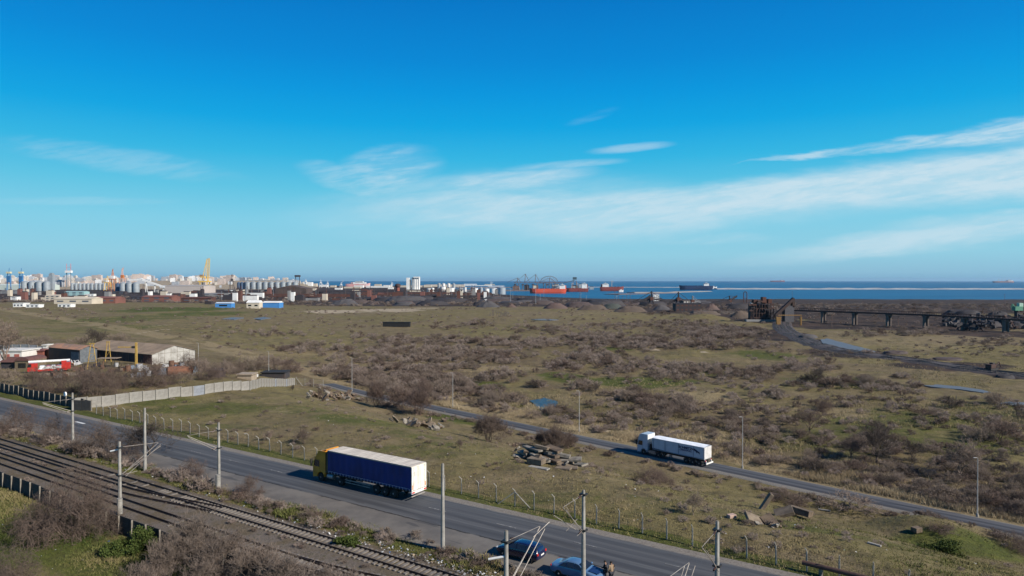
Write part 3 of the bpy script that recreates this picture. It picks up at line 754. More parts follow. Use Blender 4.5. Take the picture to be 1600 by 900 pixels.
for s in (-1, 1):
    dr = MB().box((-8.16, s * .635, 2.56), (.07, 1.25, 2.66)).build('rear_door', door_m, lorry, bevel=.015)
    for yy_ in (.18, .9):
        b_ = MB().tube((-8.215, s * yy_, 1.26), (-8.215, s * yy_, 3.86), .018, n=6)
        for zz in (1.32, 2.0, 3.2, 3.8): b_.box((-8.21, s * yy_, zz), (.05, .09, .07))
        b_.build('lock_bar', mat('galv_bar', (.55, .54, .5), (.4, .39, .36), metal=.3), dr)
    for zz in (1.5, 2.2, 3.0, 3.7): MB().box((-8.2, s * 1.22, zz), (.05, .1, .08)).build('hinge', MATS['galv_bar'], dr)
MB().box((-8.205, .72, 3.1), (.012, .09, .5)).build('sign', mat('grey_sticker', (.4, .42, .4), (.3, .3, .3)), lorry)
for s in (-1, 1): MB().box((-8.205, s * 1.08, 1.62), (.012, .16, .5)).build('reflector_panel', mat('orange_reflector', (.65, .30, .16), (.5, .22, .12)), lorry)
for s in (-1, 1):
    MB().box((-8.2, s * 1.26, 2.58), (.09, .05, 2.68)).build('corner_post', MATS['galv_bar'], lorry)
MB().box((-8.16, 0, 1.03), (.14, 2.5, .3)).build('rear_bumper', white_p, lorry, bevel=.01)
for s in (-1, 1):
    MB().box((-8.24, s * 1.0, 1.03), (.03, .42, .16)).build('tail_light', red_l, lorry)
    MB().box((-8.235, s * .62, 1.03), (.02, .28, .14)).build('warning_plate', mat('red_white_plate', (.7, .2, .15), (.8, .75, .7), scale=6, lo=.45, hi=.5), lorry)
MB().box((-8.245, 0, 1.03), (.02, .52, .13)).build('number_plate', white_p, lorry)
MB().box((-8.05, 0, .55), (.1, 2.3, .12)).build('underrun_bar', mat('zinc_bar', (.3, .28, .26), (.18, .16, .14)), lorry)
for s in (-1, 1):
    sg = MB()
    for zz in (.55, .85): sg.box((.4, s * 1.2, zz), (4.2, .03, .1))
    sg.build('side_guard', MATS['zinc_bar'], lorry)
    for x in (3.1, -2.7, -4.05, -5.4):
        MB().prism([(x + .58 * math.cos(t), .52 + .58 * math.sin(t)) for t in np.linspace(.3, math.pi - .3, 9)] + [(x + .54 * math.cos(t), .52 + .54 * math.sin(t)) for t in np.linspace(math.pi - .3, .3, 9)], 'y', s * .9, s * 1.24).build('mudguard', chassis_m, lorry)
    MB().tube((1.9, s * .6, 1.1), (1.9, s * .6, .45), .06).box((1.9, s * .6, .42), (.25, .25, .04)).build('landing_leg', chassis_m, lorry)
# rear corner in the photo (643, 788) -> place so that the rear sits there
lorry.location = UN(-59.0, 58.45, .125); lorry.rotation_euler = (0, 0, A1 + math.pi)

# ------------------------------------------------------------------ white tipper lorry on the far road
white_m = mat('white_paint_shade_toned', (0.46, 0.51, 0.57), (0.37, 0.42, 0.48), rough=.35, scale=.7, coat=.2)  # white paint greyed towards blue: the shade on its side is in the colour
tip = thing('lorry', 'white articulated tipper lorry with a covered box trailer driving left on the far road', 'lorry')
tx = 7.3
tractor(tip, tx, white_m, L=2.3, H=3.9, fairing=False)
MB().box((tx - 2.33, 0, 3.1), (.05, 2.3, 1.5)).build('cab_back_panel', white_p, tip)
for x in (5.85, 2.6, -3.1, -4.4, -5.7):
    for s in (-1, 1): wheel(tip, x, s * 1.05, .5, .34 if x != 2.6 else .56, s)
ch = MB()
for s in (-1, 1): ch.box((.2, s * .42, .95), (13.2, .12, .3))
for x in (5.85, 2.6, -3.1, -4.4, -5.7): ch.tube((x, -1, .5), (x, 1, .5), .1)
ch.build('chassis', chassis_m, tip)
for s in (-1, 1): MB().box((4.0, s * .95, .72), (1.5, .55, .55)).build('fuel_tank', MATS['aluminium_tank'], tip, bevel=.08, seg=2)
MB().box((4.6, 0, 1.6), (.35, 1.6, 1.0)).build('coupling_rack', steel_dark, tip)
bx0, bx1 = -6.7, 3.95
body = MB(); body.prism([(bx1, 1.6), (bx1 + .12, 3.45), (bx0, 3.45), (bx0, 1.3), (bx0 + .5, 1.28)], 'y', -1.24, 1.24)
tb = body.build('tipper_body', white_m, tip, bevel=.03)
for s in (-1, 1):
    for k, x in enumerate([3.7, 1.2, -1.6, -4.6, -6.6]):
        MB().box((x, s * 1.26, 2.4), (.09, .05, 2.05)).build('side_rib', mat('grey_blue_rib', (.22, .26, .32), (.16, .2, .25)), tb)
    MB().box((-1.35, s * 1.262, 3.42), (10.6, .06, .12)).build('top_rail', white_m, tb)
    MB().box((-1.35, s * 1.262, 1.42), (10.5, .05, .12)).build('bottom_rail', MATS['grey_blue_rib'], tb)
tp = MB(); n_ = 40
vs = []; fs = []
for i in range(n_ + 1):
    for j in range(9):
        y = -1.25 + 2.5 * j / 8
        vs.append((bx0 + .02 + 10.7 * i / n_, y, 3.47 + .16 * math.cos(y / 1.25 * math.pi / 2) + .02 * math.sin(i * .7 + j)))
for i in range(n_):
    for j in range(8): a = i * 9 + j; fs.append((a, a + 9, a + 10, a + 1))
tp._add(vs, fs); tp.build('tarpaulin_cover', mat('white_cover_sheet', (.82, .85, .88), (.72, .75, .78), rough=.6), tip, smooth=True)
navy = mat('navy_lettering', (.012, .022, .075), (.01, .018, .06), rough=.5)
# near side in the photo is the truck's left side (+y)
text_part('SCHMITZ', .58, navy, tb, (-2.95, 1.27, 2.62), (math.pi / 2, 0, math.pi), 'lettering', .008, 1.1)
text_part('CARGOBULL', .40, mat('grey_navy_lettering', (.05, .06, .14), (.04, .05, .12)), tb, (-3.05, 1.27, 2.24), (math.pi / 2, 0, math.pi), 'lettering', .008, 1.05)
el_pts = [(-4.1, 2.86), (-4.75, 3.02), (-5.2, 2.80), (-5.55, 2.62), (-5.82, 2.5), (-5.86, 2.1), (-5.62, 2.3), (-5.4, 2.42), (-5.3, 2.2), (-5.08, 2.5), (-4.8, 2.62), (-4.45, 2.72)]
MB().prism(el_pts, 'y', 1.264, 1.276).build('emblem', navy, tb)
for k in range(6): MB().box((bx0 - .05, -1.05 + .42 * k, 2.4), (.08, .10, 2.05)).build('tailgate_rib', white_p, tb)
MB().box((bx0 - .02, 0, 2.4), (.06, 2.46, 2.1)).build('tailgate', mat('pale_tailgate', (.62, .60, .58), (.5, .48, .46)), tip, bevel=.01)
MB().box((bx0 - .35, 0, .62), (.14, 2.4, .22)).build('underrun_bar', white_p, tip)
for s in (-1, 1):
    MB().hexa([(bx0 + .1, s * .9, .85), (bx0 + .1, s * .8, .85), (bx0 - .4, s * .8, .6), (bx0 - .4, s * .9, .6), (bx0 + .1, s * .9, 1.2), (bx0 + .1, s * .8, 1.2), (bx0 - .2, s * .8, 1.1), (bx0 - .2, s * .9, 1.1)]).build('underrun_arm', white_p, tip)
    MB().box((bx0 - .12, s * .95, 1.08), (.06, .4, .16)).build('tail_light', red_l, tip)
    for x in (2.6, -3.1, -4.4, -5.7):
        MB().prism([(x + .58 * math.cos(t), .52 + .58 * math.sin(t)) for t in np.linspace(.3, math.pi - .3, 9)] + [(x + .54 * math.cos(t), .52 + .54 * math.sin(t)) for t in np.linspace(math.pi - .3, .3, 9)], 'y', s * .9, s * 1.22).build('mudguard', chassis_m, tip)
    MB().box((.1, s * 1.1, .75), (.5, .3, .3)).build('tool_box', MATS['aluminium_tank'], tip)
MB().box((-1.3, 0, 1.18), (10.2, 1.6, .2)).build('subframe', chassis_m, tip)
gq = G(1107, 731)
u_rear = D2[0] * gq.x + D2[1] * gq.y
tip.location = UM(u_rear - 7.2 + .1, 109.3) + Vector((0, 0, .15)); tip.rotation_euler = (0, 0, A2_ + math.pi)

# ------------------------------------------------------------------ cars
def car_body(prof_low, roofline, w, paint, root, tail_w=.9):
    """loft: stations along x with (z_low, z_belt, z_top, halfwidth, roof halfwidth)"""
    vs = []; fs = []
    for (x, zl, zb, zt, hw, rw) in prof_low:
        ring = [(x, -hw * .92, zl), (x, -hw, zl + .18), (x, -hw, (zl + zb) / 2 + .1), (x, -hw * .965, zb), (x, -rw, zt - .03), (x, -rw * .75, zt), (x, 0, zt + .015),
                (x, rw * .75, zt), (x, rw, zt - .03), (x, hw * .965, zb), (x, hw, (zl + zb) / 2 + .1), (x, hw, zl + .18), (x, hw * .92, zl)]
        vs += ring
    n = 13
    for i in range(len(prof_low) - 1):
        for j in range(n - 1): a = i * n + j; fs.append((a, a + 1, a + n + 1, a + n))
        fs.append((i * n + n - 1, i * n, (i + 1) * n, (i + 1) * n + n - 1))
    fs.append(tuple(range(n))); fs.append(tuple(reversed(range((len(prof_low) - 1) * n, len(prof_low) * n))))
    m_ = MB(); m_._add(vs, fs); o = m_.build('body', paint, root, bevel=.0, smooth=True)
    md = o.modifiers.new('round', 'SUBSURF'); md.levels = 2; md.render_levels = 2
    return o
def car(name, label, paint, kind, plate_rear=True):
    root = thing(name, label, 'car')
    w = .88
    if kind == 'estate':
        st = [(-2.2, .42, .75, .80, .72, .55), (-2.16, .30, .92, 1.0, .84, .66), (-2.0, .25, .96, 1.30, .87, .60), (-1.75, .22, .97, 1.44, .88, .58), (-1.0, .20, .97, 1.48, .88, .60), (0, .20, .96, 1.48, .88, .60), (.45, .20, .95, 1.42, .88, .56),
              (1.0, .20, .93, 1.06, .88, .66), (1.2, .20, .92, .97, .88, .72), (1.9, .24, .80, .86, .85, .70), (2.15, .30, .62, .70, .78, .60), (2.22, .36, .55, .6, .66, .5)]
        glz = [[(-1.85, .99), (-1.62, 1.37), (-.98, 1.41), (-.98, .99)], [(-.92, .99), (-.92, 1.41), (-.05, 1.42), (-.05, .99)], [(.01, .99), (.01, 1.42), (.42, 1.36), (.88, 1.02), (.88, .98)]]
        ws = (.44, 1.43, 1.02, 1.07); rw = (-1.86, 1.41, -2.12, 1.02)
    else:
        st = [(-2.25, .42, .72, .78, .70, .55), (-2.2, .30, .90, .96, .82, .66), (-1.9, .25, .95, 1.0, .87, .70), (-1.55, .22, .96, 1.03, .88, .68), (-1.0, .20, .97, 1.34, .88, .58), (-.6, .20, .97, 1.43, .88, .57), (.0, .20, .96, 1.44, .88, .57), (.4, .20, .95, 1.38, .88, .55),
              (1.0, .20, .93, 1.03, .88, .66), (1.2, .20, .92, .96, .88, .72), (1.95, .24, .80, .84, .85, .70), (2.22, .30, .62, .68, .76, .58), (2.28, .36, .55, .6, .64, .5)]
        glz = [[(-1.35, .99), (-.98, 1.28), (-.72, 1.34), (-.72, .99)], [(-.66, .99), (-.66, 1.36), (-.02, 1.38), (-.02, .99)], [(.04, .99), (.04, 1.38), (.38, 1.32), (.88, 1.0), (.88, .98)]]
        ws = (.40, 1.385, 1.02, 1.04); rw = (-.72, 1.375, -1.5, 1.05)
    b = car_body(st, None, w, paint, root)
    for s in (-1, 1):
        for g_ in glz:
            vs = []
            for x, z in g_:
                t = (z - .97) / (1.46 - .97); y = (.87 - t * .27)
                vs.append((x, s * (y + .012), z)); 
            n = len(vs); vs2 = [(x, y - s * .05, z) for x, y, z in vs]
            m_ = MB(); m_._add(vs + vs2, [tuple(range(n)), tuple(reversed(range(n, 2 * n)))] + [(i, (i + 1) % n, n + (i + 1) % n, n + i) for i in range(n)])
            m_.build('side_window', glass, b)
        MB().box((.82, s * .97, 1.02), (.14, .2, .13)).build('mirror', paint, root, bevel=.03)
        MB().box((2.08, s * .62, .66), (.2, .34, .14)).build('headlight', MATS['headlamp_glass'], root, bevel=.03)
        MB().box((-2.14, s * .70, .84), (.14, .26, .2 if kind == 'estate' else .14)).build('tail_light', red_l, root, bevel=.03)
        for g in (-.05,): pass
    def pane(x0, z0, x1, z1, y0, y1, nm):
        off = .02; dxn = -(z1 - z0); dzn = (x1 - x0)
        sgn = 1 if (x1 > x0) else -1
        L_ = math.hypot(dxn, dzn); nx_, nz_ = sgn * dxn / L_ * off * (1), sgn * dzn / L_ * off
        if nz_ < 0: nx_, nz_ = -nx_, -nz_
        p = [(x0, -y0, z0), (x0, y0, z0), (x1, y1, z1), (x1, -y1, z1)]
        m_ = MB(); m_.hexa([(x - nx_, y, z - nz_) for x, y, z in p] + [(x + nx_, y, z + nz_) for x, y, z in p]); m_.build(nm, glass, b)
    pane(ws[0] + .04, ws[1], ws[2], ws[3], .52, .68, 'windscreen')
    pane(rw[0], rw[1] + .005, rw[2], rw[3], .52, .62, 'rear_window')
    for x in (-1.38, 1.38):
        for s in (-1, 1): wheel(root, x, s * .80, .315, .2, s)
    MB().box((-2.235, 0, .62 if kind != 'estate' else .70), (.03, .52, .115)).build('number_plate', white_p, root)
    MB().box((2.27, 0, .46), (.03, .52, .11)).build('number_plate', white_p, root)
    MB().box((2.2, 0, .6), (.1, .8, .1)).build('grille', chassis_m, root)
    MB().box((0, 0, .25), (3.9, 1.5, .14)).build('underbody', chassis_m, root)
    return root
navy_paint = mat('dark_blue_car_paint', (0.006, 0.010, 0.045), (0.005, 0.008, 0.035), rough=.25, coat=.8, spec=.5)
lb_paint = mat('light_blue_car_paint', (0.085, 0.165, 0.29), (0.07, 0.14, 0.25), rough=.28, coat=.7, spec=.5)
dc = car('parked_car', 'dark navy blue hatchback parked on the near road shoulder, seen from behind', navy_paint, 'estate')
c0 = G(812, 872); dc.location = (c0.x + .1, c0.y, .13); dc.rotation_euler = (0, 0, A1 + math.pi + .02)
lc = car('parked_car', 'light blue saloon parked on the near road shoulder, nose towards two people', lb_paint, 'saloon')
c1 = at(903, 905, 56.6); lc.location = (c1.x, 56.6, .13); lc.rotation_euler = (0, 0, A1 + .04)
# dark sheet on the light blue saloon's bonnet, painting in a reflection
bon = MB(); bon.hexa([(1.2, -.62, .99), (2.1, -.55, .89), (2.1, .55, .89), (1.2, .62, .99), (1.2, -.62, 1.0), (2.1, -.55, .90), (2.1, .55, .90), (1.2, .62, 1.0)])
bon.build('bonnet_reflection', mat('dark_bonnet_reflection', (.012, .03, .10), (.01, .02, .07), rough=.3), lc)

# ------------------------------------------------------------------ people
def person(label, jacket, trousers, hair, loc, rz, pose=0, scale=1.0):
    root = thing('person', label, 'person', loc, rz)
    J = {'pel': (0, 0, .95), 'spn': (0.0, 0, 1.12), 'chs': (.0, 0, 1.32), 'nck': (0.01, 0, 1.48), 'hd0': (.015, 0, 1.56), 'hd1': (.02, 0, 1.66), 'hd2': (.01, 0, 1.74),
         'shL': (0, .18, 1.42), 'elL': (.02, .25, 1.15), 'wrL': (.12, .2, .95), 'hnL': (.16, .18, .88),
         'shR': (0, -.18, 1.42), 'elR': (.02, -.25, 1.15), 'wrR': (.14, -.18, .98), 'hnR': (.19, -.16, .92),
         'hpL': (0, .1, .90), 'knL': (.03, .11, .50), 'anL': (0, .12, .10), 'toL': (.17, .13, .04),
         'hpR': (0, -.1, .90), 'knR': (.02, -.12, .50), 'anR': (-.03, -.13, .10), 'toR': (.14, -.15, .04)}
    if pose == 1:
        J['elL'] = (.12, .24, 1.18); J['wrL'] = (.32, .12, 1.16); J['hnL'] = (.40, .08, 1.18)
        J['hd1'] = (.05, 0, 1.65); J['hd2'] = (.05, 0, 1.72)
    Rd = {'pel': .15, 'spn': .145, 'chs': .165, 'nck': .065, 'hd0': .075, 'hd1': .105, 'hd2': .08, 'shL': .085, 'shR': .085, 'elL': .062, 'elR': .062, 'wrL': .042, 'wrR': .042, 'hnL': .035, 'hnR': .035,
          'hpL': .11, 'hpR': .11, 'knL': .075, 'knR': .075, 'anL': .05, 'anR': .05, 'toL': .04, 'toR': .04}
    E = [('pel', 'spn'), ('spn', 'chs'), ('chs', 'nck'), ('nck', 'hd0'), ('hd0', 'hd1'), ('hd1', 'hd2'), ('chs', 'shL'), ('shL', 'elL'), ('elL', 'wrL'), ('wrL', 'hnL'), ('chs', 'shR'), ('shR', 'elR'), ('elR', 'wrR'), ('wrR', 'hnR'),
         ('pel', 'hpL'), ('hpL', 'knL'), ('knL', 'anL'), ('anL', 'toL'), ('pel', 'hpR'), ('hpR', 'knR'), ('knR', 'anR'), ('anR', 'toR')]
    ks = list(J)
    verts = [J[k] for k in ks]; rads = [Rd[k] for k in ks]; edges = [(ks.index(a), ks.index(b)) for a, b in E]
    for sd in ('L', 'R'):       # five short fingers per hand
        h = J['hn' + sd]; w_ = J['wr' + sd]; d = (Vector(h) - Vector(w_)).normalized(); side = d.cross(Vector((0, 0, 1))).normalized() if abs(d.z) < .95 else Vector((0, 1, 0))
        for k in range(5):
            o = (k - 2) * .017; ln = (.055, .075, .085, .075, .05)[k]
            p = Vector(h) + side * o; verts.append(tuple(p + d * (ln * .55))); rads.append(.009); verts.append(tuple(p + d * ln - Vector((0, 0, .015)))); rads.append(.008)
            edges.append((ks.index('hn' + sd), len(verts) - 2)); edges.append((len(verts) - 2, len(verts) - 1))
    def grow(vs, es, rs, nm, mtl, parent, root_i=0, lv=2):
        me = bpy.data.meshes.new(nm); me.from_pydata(vs, es, []); o = bpy.data.objects.new(nm, me); C.objects.link(o); o.parent = parent
        sk = o.modifiers.new('skin', 'SKIN'); sk.use_smooth_shade = True
        for i, r_ in enumerate(rs): me.skin_vertices[0].data[i].radius = (r_, r_); me.skin_vertices[0].data[i].use_root = (i == root_i)
        o.modifiers.new('sub', 'SUBSURF').render_levels = lv
        me.materials.append(mtl); return o
    skin = mat('skin', (.38, .22, .15), (.32, .18, .12), rough=.6)
    bo = grow(verts, edges, rads, 'body', skin, root)
    def sub(keys, ee, infl, nm, mtl):
        grow([J[k] for k in keys], [(keys.index(a), keys.index(b)) for a, b in ee], [Rd[k] * infl for k in keys], nm, mtl, root)
    sub(['pel', 'spn', 'chs', 'shL', 'elL', 'wrL', 'shR', 'elR', 'wrR'], [('pel', 'spn'), ('spn', 'chs'), ('chs', 'shL'), ('shL', 'elL'), ('elL', 'wrL'), ('chs', 'shR'), ('shR', 'elR'), ('elR', 'wrR')], 1.2, 'jacket', jacket)
    sub(['pel', 'hpL', 'knL', 'anL', 'hpR', 'knR', 'anR'], [('pel', 'hpL'), ('hpL', 'knL'), ('knL', 'anL'), ('pel', 'hpR'), ('hpR', 'knR'), ('knR', 'anR')], 1.16, 'trousers', trousers)
    for sd in ('L', 'R'): sub(['an' + sd, 'to' + sd], [('an' + sd, 'to' + sd)], 1.3, 'shoe', chassis_m)
    hx = J['hd1'][0]
    MB().lathe((hx - .018, 0, J['hd1'][2] + .0), [(.112, .0), (.116, .045), (.095, .085), (.05, .108)], 14).build('hair', hair, root, smooth=True)
    fm = MB(); fm.tube((hx + .095, 0, J['hd1'][2] - .005), (hx + .125, 0, J['hd1'][2] - .03), .012, .016, 6); fm.build('nose', skin, bo)
    for s in (-1, 1): MB().box((hx + .1, s * .036, J['hd1'][2] + .012), (.012, .02, .01)).build('eye', steel_dark, bo)
    MB().box((hx + .1, 0, J['hd1'][2] - .055), (.012, .045, .01)).build('mouth', mat('lip', (.25, .1, .08), (.2, .08, .07)), bo)
    for s in (-1, 1): MB().box((hx + .0, s * .105, J['hd1'][2] - .005), (.04, .018, .055)).build('ear', skin, bo, bevel=.008)
    root.scale = (scale,) * 3
    return root
dj = mat('dark_jacket', (.022, .02, .022), (.035, .03, .03)); bt = mat('tan_jacket', (.27, .19, .12), (.2, .14, .09)); dt = mat('dark_trousers', (.03, .032, .04), (.02, .02, .025)); hr_ = mat('dark_hair', (.018, .013, .01), (.03, .02, .015))
p0 = at(946.5, 900, 55.7); p1 = at(954, 900, 55.4)
person('person in a dark jacket bending over the nose of the light blue car', dj, dt, hr_, (p0.x, 55.9, .12), math.pi * .85, 1, .96)
person('person in a tan brown jacket standing beside the light blue car', bt, dt, hr_, (p1.x + .05, 55.4, .12), math.pi * .65, 0, 1.03)

# ------------------------------------------------------------------ overhead-line masts
def mast(label, u=None, n=49., h=8.1, arms=(), stub=None, weight=None, pos=None, disc=False, insul_top=True, rbase=.21):
    p = UN(u, n, 0) if pos is None else pos
    z0 = Tf(p.x, p.y) - .1
    root = thing('overhead_line_mast', label, 'mast', (p.x, p.y, z0), A1, 'concrete masts along the railway')
    H = h + .1
    MB().tube((0, 0, -.3), (0, 0, H), rbase, rbase * .62, 14).build('pole', concrete, root, smooth=True)
    MB().tube((0, 0, H - .02), (0, 0, H + .05), rbase * .55, rbase * .45, 12).build('pole_cap', concrete_dark, root)
    for (sgn, ztop, zlow, reach, lean, extra) in arms:
        # bracket lies across the tracks (local y) : sgn=-1 towards the railway for far masts
        tip_ = Vector((lean, sgn * reach, ztop - .15))
        arm = MB(); arm.tube((0, sgn * .2, zlow), tip_, .035, n=6); arm.tube((.02, sgn * .2, ztop), tip_ + Vector((0, 0, .05)), .022, n=5)
        if extra > 0: arm.tube((.25, sgn * .5, zlow - .2), tip_ + Vector((.35, sgn * .1, -.1)), .03, n=6)
        if extra > 1: arm.tube((-.2, sgn * 1.0, zlow + .3), tip_ + Vector((-.5, sgn * .6, -.5)), .03, n=6); arm.tube((0, sgn * .3, zlow - .05), (.3, sgn * 1.7, zlow + .1), .025, n=5)
        if extra > 2: arm.tube(tip_ + Vector((.0, sgn * -.9, -.45)), tip_ + Vector((.5, sgn * .5, .3)), .025, n=5); arm.tube((0, sgn * 1.1, zlow + 1.2), (-.4, sgn * 2.2, zlow + .5), .025, n=5)
        ar = arm.build('bracket_arm', tube_pale, root)
        for (zz, yy_) in ((ztop, .55), (zlow, .45)):
            im = MB()
            for k in range(4): im.tube((0, sgn * (yy_ + k * .11), zz - .02 * k), (0, sgn * (yy_ + .07 + k * .11), zz - .02 * k), .085, .07, 8)
            im.build('insulator', insul, root)
        for zz in (ztop, zlow): MB().box((0, 0, zz), (.55, .5, .12)).build('clamp', steel_dark, root)
    if stub:
        sx, sy, sz, ln = stub
        MB().tube((0, 0, sz), (sx * ln, sy * ln, sz - .25), .085, n=10).build('lamp_stub', white_p, root, smooth=True)
    if weight:
        wx, wy, wz, wh = weight
        wm = MB()
        for k in range(int(wh / .28)): wm.tube((wx, wy, wz + k * .28), (wx, wy, wz + k * .28 + .26), .27, n=12)
        wm.build('counterweight', concrete, root)
        MB().tube((wx, wy, wz + wh), (wx, wy, min(H - 1, wz + wh + 2.5)), .015, n=4).build('weight_cable', steel_dark, root)
    if disc:
        MB().tube((-.75, -.6, H - .15), (-.75, -.75, H - .15), .34, n=20).build('round_sign', mat('white_sign', (.85, .85, .84), (.78, .78, .77)), root)
        MB().tube((0, 0, H - .2), (-.75, -.62, H - .2), .03).build('sign_bracket', steel_dark, root)
        MB().tube((-.75, -.68, H - .5), (-.75, -.68, H - 2.4), .02, n=5).build('hanger', steel_dark, root)
    return root
mast('concrete mast with a white round disc beside its top, left part of the near road', -111.3, 49.2, 8.1, [(-1, 7.3, 5.5, 3.6, -1.0, 1)], disc=True)
mast('tall plain concrete mast without brackets behind the bracketed mast on the left', -89.5, 48.3, 8.4)
mast('concrete mast with slanting tubes and stacked weight on the camera side of the tracks', -74.9, 37.7, 7.7, [(1, 7.2, 4.2, 3.7, .9, 2)], stub=(-.9, -.5, 7.0, 1.0), weight=(.45, -.25, 0.2, 1.7))
mast('concrete mast with a counterweight block at its foot, left of the yellow lorry cab', -73.4, 48.4, 8.3, [(-1, 7.5, 5.4, 3.4, -.9, 1)], weight=(.35, -.35, .1, 2.3))
mast('plain concrete mast standing in the grass verge just right of the blue trailer', -39.7, 49.0, 8.1, insul_top=True)
mast('concrete mast with angular bracket and brown insulators in front of the light blue car', -25.1, 49.0, 8.1, [(-1, 7.9, 5.0, 3.4, 0, 3)])
mast('concrete mast with a sagging bracket at the lower right of the near road', -14.3, 49.0, 7.7, [(-1, 7.2, 4.6, 3.5, 0, 1)])
mast('concrete mast top with thick white stub in front of the dark blue car', -25.1, 37.7, 8.2, [(1, 7.6, 4.4, 3.9, .3, 3)], stub=(-.85, -.45, 6.6, 1.25))
mast('mast with only its slanting pale tubes showing at the bottom edge', -14.1, 37.7, 7.7, [(1, 7.6, 4.2, 3.6, .3, 2)])

# ------------------------------------------------------------------ road lamps along the far road
def lamp(px, ptop, pbase, label):
    g0 = G(px, pbase); p = (g0.x, g0.y, Tf(g0.x, g0.y))
    h = CAMZ - (ptop - 438) * g0.y / F - p[2]
    root = thing('street_lamp', label, 'street lamp', p, A2_, 'tall thin lamps beside the far road')
    MB().tube((0, 0, -.2), (0, 0, h), .09, .05, 8).build('pole', mat('pale_lamp_pole', (.36, .35, .33), (.27, .26, .245)), root, smooth=True)
    MB().box((-.25, -.3, h + .02), (.55, .16, .08), .9).build('lamp_head', MATS['pale_lamp_pole'], root, bevel=.02)
    MB().tube((0, 0, -.1), (0, 0, .5), .2, .16, 10).build('base_collar', concrete, root)
lamp(420, 549, 588, 'far left lamp of the far road, above the end of the grey panel wall')
lamp(550, 559, 612, 'street lamp behind the left rubble heap')
lamp(707.5, 583, 637, 'street lamp at the bend where the far road comes out of the bushes')
lamp(905, 611, 676, 'street lamp in dry grass left of the white lorry')
lamp(1160, 652, 732, 'street lamp just behind the white lorry')
lamp(1527, 716, 808, 'rightmost street lamp, beside the far road near the image edge')
lamp(310, 536, 566, 'distant street lamp next to the white gable of the long shed')

# ------------------------------------------------------------------ fences
post_m = mat('pale_concrete_post', (0.31, 0.29, 0.255), (0.20, 0.185, 0.16), scale=3)
wire_m = mat('rusty_wire', (0.07, 0.055, 0.045), (0.05, 0.04, 0.035), metal=.4, rough=.6)
fence = thing('wire_fence', 'long wire mesh fence on hooked concrete posts along the far edge of the near road', 'fence', UN(-134, 63.3, 0))
us = np.arange(-134, 12, 2.52); pr = None
for i, u in enumerate(us):
    p = UN(u, 63.3 - .9 * (u > -60) * min(1, (u + 60) / 50.)); z = Tf(p.x, p.y)
    if pr is None:
        m_ = MB(); m_.tube((0, 0, -.3), (0, 0, 1.75), .075, .065, 6); m_.tube((0, 0, 1.72), (-.25, -.34, 2.12), .065, .05, 6)
        pr = m_.build('fence_post', post_m, fence); o = pr
    else: o = pr.copy(); C.objects.link(o); o.parent = fence
    o.location = (p.x - fence.location.x, p.y - fence.location.y, z + random.uniform(-.05, .05)); o.rotation_euler = (random.uniform(-.03, .03), random.uniform(-.03, .03), random.uniform(-.2, .2))
    if i in (37,):
        MB().tube((p.x, p.y, z + 1.6), tuple(UN(u - 2.1, 62.3, z - .1)), .06, n=6).tube((p.x, p.y, z + 1.6), tuple(UN(u + 1.9, 63.2, z)), .06, n=6).build('brace', post_m, fence, local=False)
wr = MB()
for hgt in (.15, .6, 1.05, 1.5, 1.68):
    pts = [UN(u, 63.3 - .9 * (u > -60) * min(1, (u + 60) / 50.)) for u in us]
    for i in range(len(pts) - 1): wr.tube((pts[i].x, pts[i].y, Tf(pts[i].x, pts[i].y) + hgt), (pts[i + 1].x, pts[i + 1].y, Tf(pts[i + 1].x, pts[i + 1].y) + hgt), .008, n=3, caps=False)
for i in range(len(us) - 1):
    a = UN(us[i], 63.3 - .9 * (us[i] > -60) * min(1, (us[i] + 60) / 50.)); b = UN(us[i + 1], 63.3 - .9 * (us[i + 1] > -60) * min(1, (us[i + 1] + 60) / 50.))
    for k in range(10):
        q0 = a.lerp(b, k / 10); q1 = a.lerp(b, (k + 1.5) / 10); z = Tf(q0.x, q0.y)
        wr.tube((q0.x, q0.y, z + .1), (q1.x, q1.y, z + 1.6), .005, n=3, caps=False); wr.tube((q1.x, q1.y, z + .1), (q0.x, q0.y, z + 1.6), .005, n=3, caps=False)
wr.build('wire_mesh', wire_m, fence, local=False)

def panel_fence(label, pts, h, pm, post_mat, step=2.4, name='concrete_panel_fence', post_out=.14, jitter=.0, pw=.13):
    """pts: list of ground points"""
    root = thing(name, label, 'fence', (pts[0][0], pts[0][1], Tf(pts[0][0], pts[0][1])))
    first = None; firstp = None; cum = 0
    for s in range(len(pts) - 1):
        a = Vector(pts[s][:2]); b = Vector(pts[s + 1][:2]); L = (b - a).length; n = max(1, round(L / step)); ang_ = math.atan2(b.y - a.y, b.x - a.x)
        for k in range(n):
            p = a.lerp(b, k / n); q_ = a.lerp(b, (k + 1) / n); m_ = (p + q_) / 2; z = Tf(m_.x, m_.y); ln = (q_ - p).length
            mm_ = MB()
            for j in range(3): mm_.box((0, 0, h * (j + .5) / 3), (ln - .12, .06, h / 3 - .02))
            o = mm_.build('panel', pm if random.random() > .18 else MATS.get('panel_alt', pm), root)
            o.location = (m_.x - root.location.x, m_.y - root.location.y, z - root.location.z - .05 + random.uniform(-jitter, jitter)); o.rotation_euler = (0, 0, ang_)
            if firstp is None: firstp = MB().box((0, 0, h / 2), (pw, .16, h + .14)).build('post', post_mat, root); o = firstp
            else: o = firstp.copy(); C.objects.link(o); o.parent = root
            zp_ = Tf(p.x, p.y); o.location = (p.x - root.location.x - math.sin(ang_) * -post_out, p.y - root.location.y - math.cos(ang_) * post_out, zp_ - root.location.z - .05); o.rotation_euler = (0, 0, ang_)
    return root
pc = mat('grey_precast_panel', (0.27, 0.255, 0.23), (0.18, 0.168, 0.15), scale=.6, bump=.15)
